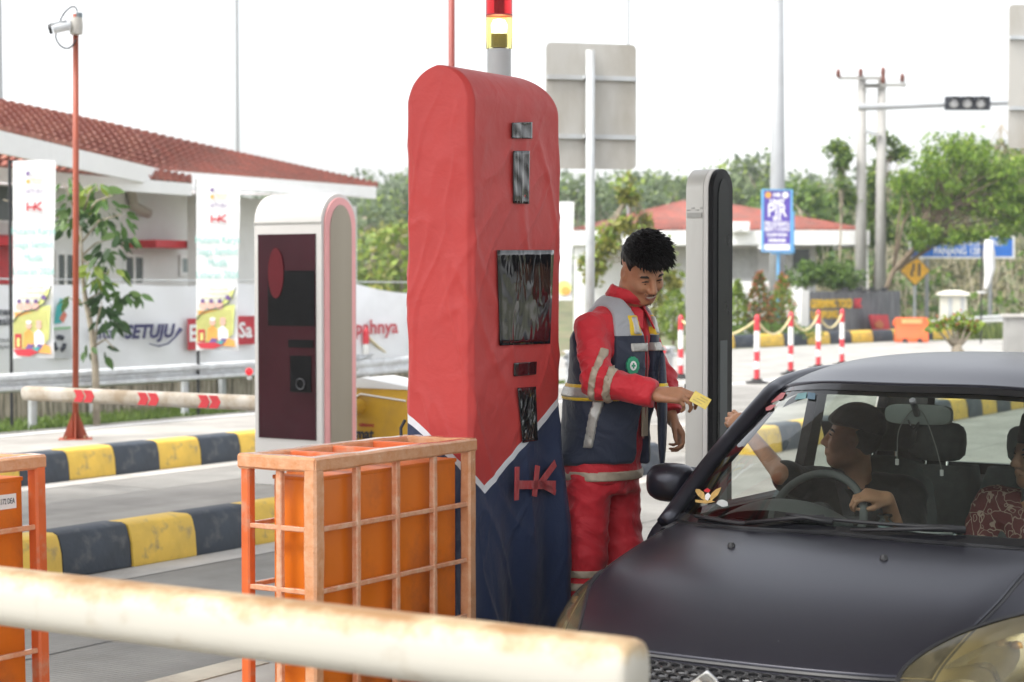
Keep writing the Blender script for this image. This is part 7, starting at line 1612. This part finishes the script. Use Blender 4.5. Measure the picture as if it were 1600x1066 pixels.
def at_body(P):
    d = head_sdf(P, HM, 1.0)
    d = smin(d, seg(P, (.085, 0, 1.40), (.172, -.016, 1.545), .056, .052), .03)
    d = smin(d, stack(P, [(.82, .0, 0, .10, .15), (1.05, .03, 0, .10, .145), (1.30, .06, 0, .105, .165), (1.42, .075, 0, .07, .10), (1.46, .085, 0, .05, .06)]), .04)
    for sh, el, wr, hp in ((shR, elR, wrR, pr), (shL, elL, wrL, pl_)):
        a = smin(seg(P, sh, el, .050, .040), seg(P, el, wr, .040, .026), .02); d = smin(d, a, .03); d = smin(d, hand_sdf(P, hp), .014)
    for s, x in ((-1, -.01), (1, .035)): d = smin(d, smin(seg(P, (0, s*.085, .86), (x, s*.10, .47), .075, .055), seg(P, (x, s*.10, .47), (x-.02, s*.10, .09), .055, .038), .02), .03)
    return d
body = nets('body', at_body, (-.16, -.36, .04), (.66, .36, 1.76), .0058, [SK1], AT, None, 1)
tag(body, 'brown skinned smiling face, neck and hands')
head_parts(AT, HM, M_BROW, M_LIP, True, .5, .0, True)
# hair: a thick cap of forward-swept short hair with spikes
def at_hair(P):
    q = xf(P, HM); d = ell(q, (.004, 0, .078), (.104, .086, .090)); d = smin(d, ell(q, (.052, 0, .098), (.056, .072, .048)), .03); d = smin(d, ell(q, (-.050, 0, .030), (.058, .068, .066)), .03)
    edge = np.where(q[:, 0] > .045, .058 + .12*(q[:, 0]-.045), np.where(q[:, 0] > .022, .022 + 1.6*np.clip(q[:, 0]-.022, 0, 1), np.where(q[:, 0] > -.028, .020, -.050 + .87*np.clip(q[:, 0]+.108, 0, .08))))
    d = smax(d, edge - q[:, 2], .012)
    side = np.minimum(seg(q, (.020, .066, .035), (.024, .064, .018), .009), seg(q, (.020, -.066, .035), (.024, -.064, .018), .009)); d = smin(d, side, .012)
    return d + nsin(q, (170, 60, 40, 0, .0015), (40, 190, 90, 1, .0018), (30, 120, 160, 2, .0016))
nets('hair', at_hair, (-.05, -.22, 1.45), (.40, .20, 1.82), .005, [M_HAIR], AT, None, 1)
rnd = random.Random(8); hs = MB()
for k in range(1900):
    th, u = rnd.uniform(-math.pi, math.pi), rnd.uniform(.05, 1); cz = math.sqrt(max(0, 1-u*u)); nrm = Vector((cz*math.cos(th), cz*math.sin(th), u)); p = Vector((.008+.100*nrm.x, .082*nrm.y, .078+.088*nrm.z))
    if p.x < -.02 and p.z < .06: continue
    if abs(p.y) > .06 and p.z < .085: continue
    front = max(0, nrm.x); d = (Vector((1.0, .15*nrm.y, .42*nrm.z - .65*front*(1-nrm.z))) + nrm*.30 + Vector((rnd.uniform(-.12, .12), rnd.uniform(-.22, .22), rnd.uniform(-.08, .14)))).normalized(); l = rnd.uniform(.030, .055)*(1.3 if nrm.z > .6 and rnd.random() < .10 else .85)
    hs.tube([p - d*.012, p + d*l*.5 + nrm*.005, p + d*l + Vector((0, 0, -.10*l*front))], [.0036, .0026, .0003], 4)
o = hs.build('hair_tufts', M_HAIR, AT); o.matrix_local = HM; o['kind'] = 'stuff'
# red jacket with sleeves
JR = [(.745, .0, 0, .150, .185), (.82, .005, 0, .150, .188), (.95, .02, 0, .148, .180), (1.10, .04, 0, .148, .180), (1.25, .055, 0, .146, .190), (1.34, .065, 0, .130, .200), (1.41, .078, 0, .105, .160), (1.465, .095, 0, .078, .098), (1.50, .106, 0, .066, .072)]
def sleeve(P, sh, el, wr, cut, r=(.062, .059, .050)):
    a = smin(seg(P, sh, el, r[0], r[1]), seg(P, el, wr, r[1], r[2]), .03); n = (Vector(wr)-Vector(el)).normalized(); c = _v(Vector(wr) - n*cut); return smax(a, (P - c) @ _v(n), .006)
def at_shirt(P):
    d = stack(P, JR); a = smin(sleeve(P, shR, elR, wrR, .018), sleeve(P, shL, elL, wrL, .03), .001)
    w = ridges(P, 34, 26, 44, .4, .008) + ridges(P, -24, 34, 58, 1.3, .008) + ridges(P, 62, 10, 30, 2, .004); el_ = np.exp(-((P - _v(elR))**2).sum(1)/.014) + np.exp(-((P - _v(elL))**2).sum(1)/.014) + .35
    d = smin(d, a, .035) - w*np.minimum(el_, 1.2) + nsin(P, (35, 12, 55, 0, .003))
    d = smax(d, -seg(P, (.088, -.0, 1.42), (.142, -.008, 1.60), .060, .066), .006)                     # neck hole
    q = P - _v((.165, 0, 1.40)); v = np.maximum(np.abs(q[:, 1]) - np.clip((q[:, 2]+.115)*.33, 0, .06), -(q[:, 0]+.06)); return smax(d, -np.maximum(v, -(q[:, 2]+.115)), .004)
nets('shirt', at_shirt, (-.20, -.40, .72), (.48, .38, 1.52), .0075, [U_RED], AT, None, 1)
# collar
cb = MB(); A = np.linspace(-2.55, 2.55, 34); cb.loft([[Vector((.112+.068*k*math.cos(a)+.012*j+.02*max(0, math.cos(a)), .072*k*math.sin(a), 1.474 + .012*j*2.2 + .020*(-math.cos(a)) - .004 + (-.010 if abs(a) < .0 else 0))) for a in A] for k, j in ((1.10, 0), (1.02, 1), (1.0, 1.9), (1.10, 1.7), (1.22, .3))], closed=False, cap=False)
co = cb.build('collar', U_RED, AT, smooth=True); sm = co.modifiers.new('thickness', 'SOLIDIFY'); sm.thickness = .004
for s in (1, -1): MB().prism([(.150, s*.030, 1.462), (.196, s*.012, 1.425), (.215, s*.050, 1.352), (.180, s*.078, 1.405)], (.006, 0, .004)).build('collar_flap', U_RED, AT, bevel=.003)
# vest: open at the front, grey yoke
VR = [(.82, .010, 0, .178, .208), (.95, .025, 0, .172, .203), (1.10, .045, 0, .172, .205), (1.25, .060, 0, .168, .212), (1.34, .068, 0, .150, .214), (1.41, .080, 0, .122, .172), (1.465, .097, 0, .092, .110), (1.49, .106, 0, .078, .085)]
def vest_base(P): return stack(P, VR) + nsin(P, (14, 9, 24, .5, .004), (22, -18, 10, 1.5, .003)) - ridges(P, 16, 14, 26, .2, .004)
def at_vest(P):
    d = vest_base(P)
    op = .034 + .085*np.clip((1.22-P[:, 2])/.4, 0, 1)*.25 + .055*np.clip((P[:, 2]-1.30)/.16, 0, 1); cy_ = .012
    slot = np.maximum(np.abs(P[:, 1]-cy_) - op, -(P[:, 0]-.10)); d = smax(d, -slot, .008)
    for sh, el in ((shR, elR), (shL, elL)):
        a = Vector(sh) + Vector((0, .0, .03)); d = smax(d, -seg(P, tuple(a), tuple(Vector(el).lerp(Vector(sh), .35)), .088, .090), .008)
    d = smax(d, -seg(P, (.088, 0, 1.43), (.140, -.008, 1.60), .068, .082), .006)
    # left front panel hanging forward
    fl_ = ell(P, (.235, .085, 1.03), (.020, .060, .24), Matrix.Rotation(.45, 3, 'Z')); return smin(d, fl_, .02)
def vest_mi(c): return np.where((c[:, 2] > 1.352 + .30*np.clip(-(c[:, 0]-.07), -.07, .1)) & (np.abs(c[:, 1]) < .19), 1, 0)
ve = nets('vest', at_vest, (-.22, -.26, .78), (.30, .26, 1.50), .0075, [V_NAVY, V_GREY], AT, vest_mi, 1)
def band(name, m, zc, hw, lift, rowfn=None, lo=(-.23, -.27, .8), hi=(.30, .27, 1.5), base=None, slope=(0, 0)):
    base = base or at_vest
    def f(P):
        z = P[:, 2] - slope[0]*P[:, 0] - slope[1]*P[:, 1]; d = base(P) - lift; d = np.maximum(d, -(base(P)-lift+.012)) ; return np.maximum(d, np.abs(z - zc) - hw) if rowfn is None else np.maximum(np.maximum(d, np.abs(z-zc)-hw), rowfn(P))
    return nets(name, f, lo, hi, .0065, [m], AT, None, 1)
lo_, hi_ = (-.23, -.27, 1.02), (.31, .27, 1.20)
band('yellow_edging', M_YTRIM, 1.108, .034, .0045, None, lo_, hi_); band('reflective_band', M_REFT, 1.108, .022, .008, None, lo_, hi_)
fr_ = lambda P: .07 - P[:, 0]
band('chest_band', M_REFT, 1.285, .017, .007, lambda P: np.maximum(.10-P[:, 0], np.abs(P[:, 1])-.105), (.05, -.2, 1.23), (.31, .2, 1.34))
for sg in (-1, 1):
    band('shoulder_edging', M_YTRIM, 1.372, .040, .004, lambda P: np.maximum(.125-P[:, 0], np.abs(sg*P[:, 1]-.082)-.026), (.05, -.2, 1.28), (.30, .2, 1.48)); band('shoulder_band', M_REFT, 1.372, .036, .008, lambda P: np.maximum(.125-P[:, 0], np.abs(sg*P[:, 1]-.080)-.016), (.05, -.2, 1.28), (.30, .2, 1.48))
band('vertical_band', M_REFT, .985, .095, .007, lambda P: np.maximum(P[:, 1]+.10, np.abs(P[:, 0]-.082+.25*(P[:, 2]-1.0)*-1)-.020), (-.1, -.27, .86), (.26, -.05, 1.10))
# armhole piping
bp_ = []
for a in np.linspace(-.5, 2*math.pi-.5, 50):
    bp_.append(Vector((.062+.098*math.cos(a), -.140-.03*math.sin(a), 1.33+.108*math.sin(a))))
def sleeve_band(name, m, el, wr, t, hw, lift, lo, hi):
    n = _v((Vector(wr)-Vector(el)).normalized()); c = _v(Vector(el).lerp(Vector(wr), t))
    def f(P): 
        d = at_shirt(P) - lift; d = np.maximum(d, -(d+.012)); return np.maximum(np.maximum(d, np.abs((P-c) @ n)-hw), np.linalg.norm(P-c, axis=1)-.13)
    return nets(name, f, lo, hi, .006, [m], AT, None, 1)
sleeve_band('sleeve_band', M_REFB, elR, wrR, -.02, .015, .006, (.02, -.42, 1.0), (.34, -.10, 1.30)); sleeve_band('sleeve_band', M_REFB, elR, wrR, .22, .016, .006, (.02, -.42, .98), (.36, -.10, 1.30))
band('hem_band', M_REFB, .775, .020, .006, None, (-.2, -.24, .72), (.24, .24, .84), base=at_shirt)
# front of the jacket seen through the open vest
MB().tube([(.205, .012, 1.33), (.205, .014, 1.2), (.198, .014, 1.05), (.188, .013, .92)], .004, 5).build('zip', mat('zip_grey', (.25, .08, .08), .4), AT)
MB().box((.190, -.006, .93), (.198, .034, 1.045)).build('jacket_band', M_REFB, AT)
# round badge on the vest
bd = Vector((.202, -.107, 1.215)); bn = Vector((.80, -.60, 0)).normalized(); bx = Vector((.60, .80, 0)); MB().prism([bd + bx*(.026*(1+.10*(k % 2))*math.cos(k*math.pi/12)) + Vector((0, 0, .034*(1+.10*(k % 2))*math.sin(k*math.pi/12))) for k in range(24)], bn*.012).build('badge', mat('badge_green', (.02, .28, .14), .5), AT)
MB().prism([bd + bn*.013 + bx*(.014*math.cos(k*.524)) + Vector((0, 0, .019*math.sin(k*.524))) for k in range(12)], bn*.002).build('badge_ring', M_WHITEP, AT); MB().prism([bd + bn*.0155 + bx*(u*.008) + Vector((0, 0, v*.011)) for u, v in ((-1, .35), (-.35, .35), (-.35, 1), (.35, 1), (.35, .35), (1, .35), (1, -.35), (.35, -.35), (.35, -1), (-.35, -1), (-.35, -.35), (-1, -.35))], bn*.002).build('badge_cross', mat('badge_green', (.02, .28, .14), .5), AT)
pk = Vector((.205, -.055, 1.12)); MB().prism([Vector((.185, -.115, 1.165)), Vector((.212, -.035, 1.165)), Vector((.214, -.035, 1.145)), Vector((.187, -.118, 1.145))], (.004, -.004, 0)).build('pocket_flap', V_NAVY, AT, bevel=.002)
# trousers and boots
def at_trousers(P):
    d = stack(P, [(.70, .0, 0, .135, .175), (.80, .0, 0, .138, .180), (.90, .005, 0, .13, .170)]); 
    for s, x in ((-1, -.015), (1, .045)):
        l = smin(seg(P, (0, s*.088, .82), (x, s*.105, .45), .098, .083), seg(P, (x, s*.105, .45), (x-.02, s*.105, .10), .083, .074), .04); d = smin(d, l, .03)
    d = smax(d, .07-P[:, 2], .006)
    return d - ridges(P, 18, 22, 42, .3, .006) - ridges(P, -16, 14, 30, 1.9, .006) + nsin(P, (30, 40, 22, 0, .003))
nets('trousers', at_trousers, (-.20, -.24, .05), (.22, .24, .93), .008, [U_RED], AT, None, 1)
for zc in (.385, .335): band('leg_band', M_REFB, zc, .016, .005, None, (-.2, -.25, .29), (.22, .25, .43), base=at_trousers)
for s, x in ((-1, -.035), (1, .025)):
    bf = lambda P: smax(smin(ell(P, (x+.09, s*.11, .045), (.13, .048, .05)), seg(P, (x, s*.105, .05), (x, s*.105, .14), .052, .050), .03), .002-P[:, 2], .004); nets('boot', bf, (x-.09, s*.11-.09, -.01), (x+.25, s*.11+.09, .20), .008, [M_RUB], AT, None, 1)
# watch strap on the left wrist; the card in the right hand is a thing of its own
crd = thing('card', 'yellow payment card held out by the attendant', 'card', mtx(AT) @ Vector((.553, -.205, 1.098)), 0); Q = frame(mtx(AT) @ Vector((.556, -.200, 1.092)), mtx(AT).to_3x3() @ Vector((.84, .10, -.42)), mtx(AT).to_3x3() @ Vector((.35, -.90, .25)))
crd.matrix_world = Q; MB().box((-.045, -.0225, -.0005), (.028, .0225, .0005)).build('card_body', mat('card_yellow', (.66, .50, .07), .3, var=.12, scale=50), crd, bevel=.0004)
for k in range(3): MB().box((-.015-.01*k, .010-.011*k, .0006), (.018-.006*k, .013-.011*k, .0009)).build('card_print', mat('card_print', (.40, .30, .05), .4), crd)

# ---------------------------------------------------------------- driver and passenger, in the car's own frame
BLK = cloth('tshirt_black', (.016, .017, .017), .75, .15); CAPM = cloth('cap_black', (.010, .010, .011), .8, .25)
def batik():
    m, nt, b = principled('batik_maroon'); L = nt.links.new; N = nt.nodes.new; tc = N('ShaderNodeTexCoord')
    v = N('ShaderNodeTexVoronoi'); v.feature = 'DISTANCE_TO_EDGE'; v.inputs['Scale'].default_value = 17; n = N('ShaderNodeTexNoise'); n.inputs['Scale'].default_value = 12; ad = N('ShaderNodeMix'); ad.data_type = 'RGBA'; ad.inputs['Factor'].default_value = .10; L(tc.outputs['Object'], n.inputs['Vector']); L(tc.outputs['Object'], ad.inputs['A']); L(n.outputs['Color'], ad.inputs['B']); L(ad.outputs['Result'], v.inputs['Vector'])
    v2 = N('ShaderNodeTexVoronoi'); v2.inputs['Scale'].default_value = 24; L(ad.outputs['Result'], v2.inputs['Vector'])
    s = N('ShaderNodeMath'); s.operation = 'LESS_THAN'; s.inputs[1].default_value = .030; L(v.outputs['Distance'], s.inputs[0]); d_ = N('ShaderNodeMath'); d_.operation = 'SUBTRACT'; d_.inputs[1].default_value = .28; L(v2.outputs['Distance'], d_.inputs[0]); ab = N('ShaderNodeMath'); ab.operation = 'ABSOLUTE'; L(d_.outputs[0], ab.inputs[0]); s2 = N('ShaderNodeMath'); s2.operation = 'LESS_THAN'; s2.inputs[1].default_value = .045; L(ab.outputs[0], s2.inputs[0]); mx0 = N('ShaderNodeMath'); mx0.operation = 'MAXIMUM'; L(s.outputs[0], mx0.inputs[0]); L(s2.outputs[0], mx0.inputs[1])
    mx = N('ShaderNodeMix'); mx.data_type = 'RGBA'; L(mx0.outputs[0], mx.inputs['Factor']); mx.inputs['A'].default_value = (.15, .022, .024, 1); mx.inputs['B'].default_value = (.50, .36, .28, 1); L(mx.outputs['Result'], b.inputs['Base Color']); b.inputs['Roughness'].default_value = .75; return m
def sitter(label, hm, shr, arms, shirt, hip, mustache=None):
    """seated figure: hm head frame, shr the two shoulders, arms = [(elbow, wrist, hand primitives)]; all in the car's frame, facing -y"""
    e = thing('person', label, 'person', CAR0, -TH); nk = hm.translation
    sc = (Vector(shr[0]) + Vector(shr[1]))/2; back = Vector((sc.x, sc.y+.01, sc.z))
    def torso(P, g=0):
        d = smin(seg(P, tuple(hip), tuple(back + Vector((0, -.02, -.10))), .135+g, .128+g), seg(P, tuple(Vector(shr[0])*.8+sc*.2), tuple(Vector(shr[1])*.8+sc*.2), .074+g, .074+g), .07); return d
    def f(P):
        d = head_sdf(P, hm, 0.0, .94); d = smin(d, seg(P, tuple(back + Vector((0, -.01, .02))), tuple(nk + Vector((0, .025, -.045))), .060, .055), .03); d = smin(d, torso(P, -.02), .03)
        for sh, (el, wr, hp) in zip(shr, arms): d = smin(d, smin(seg(P, sh, el, .046, .040), seg(P, el, wr, .040, .027), .02), .03); d = smin(d, hand_sdf(P, hp), .014)
        for s in (-.09, .09): d = smin(d, smin(seg(P, (hip[0]+s, hip[1], hip[2]), (hip[0]+s*1.3, hip[1]-.42, hip[2]+.07), .08, .06), seg(P, (hip[0]+s*1.3, hip[1]-.42, hip[2]+.07), (hip[0]+s, hip[1]-.62, hip[2]-.30), .055, .04), .03), .05)
        return d
    xs = [p[0] for p in shr] + [v for el, wr, hp in arms for v in (el[0], wr[0])]; ys = [p[1] for p in shr] + [v for el, wr, hp in arms for v in (el[1], wr[1])]
    lo = (min(xs)-.24, hip[1]-.70, hip[2]-.36); hi = (max(max(xs), nk.x)+.22, max(ys)+.20, nk.z+.19)
    b = nets('body', f, lo, hi, .0068, [SK2], e, None, 1)
    def g(P):
        d = torso(P, .012)
        for sh, (el, wr, hp) in zip(shr, arms):
            m_ = Vector(sh).lerp(Vector(el), .78); d = smin(d, seg(P, sh, tuple(m_), .072, .068), .04)
        d = smax(d, -seg(P, tuple(back + Vector((0, -.05, .04))), tuple(nk), .070, .075), .008); return d - ridges(P, 25, 20, 40, .5, .005) + nsin(P, (30, 20, 25, 0, .003))
    nets('shirt', g, (lo[0], min(ys)-.22, hip[2]-.16), hi, .0085, [shirt], e, None, 1)
    def tr_(P):
        d = seg(P, (hip[0]-.06, hip[1], hip[2]-.02), (hip[0]+.06, hip[1], hip[2]-.02), .15, .15)
        for s in (-.09, .09): d = smin(d, smin(seg(P, (hip[0]+s, hip[1], hip[2]), (hip[0]+s*1.3, hip[1]-.42, hip[2]+.07), .098, .08), seg(P, (hip[0]+s*1.3, hip[1]-.42, hip[2]+.07), (hip[0]+s, hip[1]-.60, hip[2]-.24), .075, .06), .03), .05)
        return d
    nets('trousers', tr_, (hip[0]-.28, hip[1]-.72, hip[2]-.34), (hip[0]+.28, hip[1]+.20, hip[2]+.20), .014, [M_INT], e, None, 1)
    head_parts(e, hm, M_BROW, M_LIP, False, .5, 0, mustache)
    return e
def face_to(pos, yaw, pitch, roll=0):   # yaw 0 looks along -y (car forward); positive turns towards -x (image left)
    return Matrix.Translation(pos) @ Matrix.Rotation(-math.pi/2 - yaw, 4, 'Z') @ Matrix.Rotation(pitch, 4, 'Y') @ Matrix.Rotation(roll, 4, 'X')
MCi = MCAR.inverted()
dh = MCi @ at(1333, 686, 7.62); DH = face_to(tuple(dh), R(72), R(-8), R(3))
sR = (dh.x-.20, dh.y+.02, dh.z-.205); sL = (dh.x+.215, dh.y+.06, dh.z-.225)
wO = MCi @ at(1166, 672, 7.98); elO = MCi @ at(1222, 742, 7.62)
HD = frame(tuple(wO), (MCi @ at(1140, 650, 8.05)) - wO, (0, -.75, .65)); hpo = hand_prims(HD, -1, [(.35, .7, .5), (.4, .75, .5), (.45, .8, .5), (.5, .8, .5)], .12, (.45, .3), .95)
wI = MCi @ at(1392, 806, 7.0); wI = Vector((-.20, 1.735, 1.0)); elI = Vector((sL[0]+.05, sL[1]-.16, sL[2]-.25))
ph_ = MCi @ at(1352, 764, 7.08); wI = ph_ + Vector((.060, .065, -.040)); HI = frame(tuple(wI), (-.72, -.62, .22), (.15, -.45, .88)); hpi = hand_prims(HI, 1, [(.55, .9, .6), (.6, .95, .6), (.65, .95, .6), (.7, .95, .6)], .10, (.35, .55), .95)
drv = sitter('driver in black shirt and black cap reaching out of the car window', DH, [sR, sL], [(tuple(elO), tuple(wO), hpo), (tuple(elI), tuple(wI), hpi)], BLK, (dh.x+.01, dh.y+.10, .60))
def dcap(P):
    q = xf(P, DH); d = ell(q, (-.014, 0, .062), (.112, .091, .088)); d = smax(d, -(q[:, 2]-.046+.16*q[:, 0]*-1), .006); return smin(d, ell(q, (.02, 0, .068), (.088, .084, .034)), .02)
c0 = DH.translation; nets('cap', dcap, tuple(c0 - Vector((.2, .2, .06))), tuple(c0 + Vector((.2, .2, .22))), .006, [CAPM], drv, None, 1)
def dhair(P):
    q = xf(P, DH); d = ell(q, (-.028, 0, .018), (.086, .0805, .080)); return smax(d, np.maximum(q[:, 2]-.06, q[:, 0]-.012-(.4*(q[:, 2]))), .004)
nets('hair', dhair, tuple(c0 - Vector((.16, .16, .12))), tuple(c0 + Vector((.16, .16, .12))), .006, [mat('hair_greying', (.05, .047, .045), .6, var=.4, scale=60)], drv, None, 1)
for s, px, py in ((1, 1296, 719), (-1, 1379, 717)):
    p = MCi @ at(px, py, 7.45 if s > 0 else 7.52)
    for k in range(3): MB().box((p.x-.022, p.y-.07, p.z+.004-.010*k), (p.x+.018, p.y-.055, p.z+.009-.010*k)).build('shirt_stripe', M_WHITEP, drv) if False else None
ps_h = MCi @ at(1624, 712, 7.25); PH = face_to(tuple(ps_h), R(38), R(-2), 0)
hp1 = hand_prims(frame((ps_h.x-.12, ps_h.y-.32, .70), (.3, -.8, -.2), (0, -.2, 1)), 1, [(.3, .4, .3)]*4); hp2 = hand_prims(frame((ps_h.x+.12, ps_h.y-.32, .70), (-.3, -.8, -.2), (0, -.2, 1)), -1, [(.3, .4, .3)]*4)
BTK = batik()
psg = sitter('passenger in maroon batik shirt and black cap at the right picture edge', PH, [(ps_h.x-.20, ps_h.y+.04, ps_h.z-.215), (ps_h.x+.20, ps_h.y+.06, ps_h.z-.215)], [((ps_h.x-.25, ps_h.y-.06, ps_h.z-.47), (ps_h.x-.12, ps_h.y-.32, .70), hp1), ((ps_h.x+.25, ps_h.y-.06, ps_h.z-.47), (ps_h.x+.12, ps_h.y-.32, .70), hp2)], BTK, (ps_h.x, ps_h.y+.10, .60))
def pcap(P):
    q = xf(P, PH); w = stack(np.stack([q[:, 0]+.010+.10*(q[:, 2]-.05)*0, q[:, 1], q[:, 2]], 1), [(.040, .0, 0, .104, .084), (.165, -.004, 0, .088, .058)]); return w
c0 = PH.translation; nets('cap', pcap, tuple(c0 - Vector((.2, .2, .04))), tuple(c0 + Vector((.2, .2, .22))), .006, [CAPM], psg, None, 1)
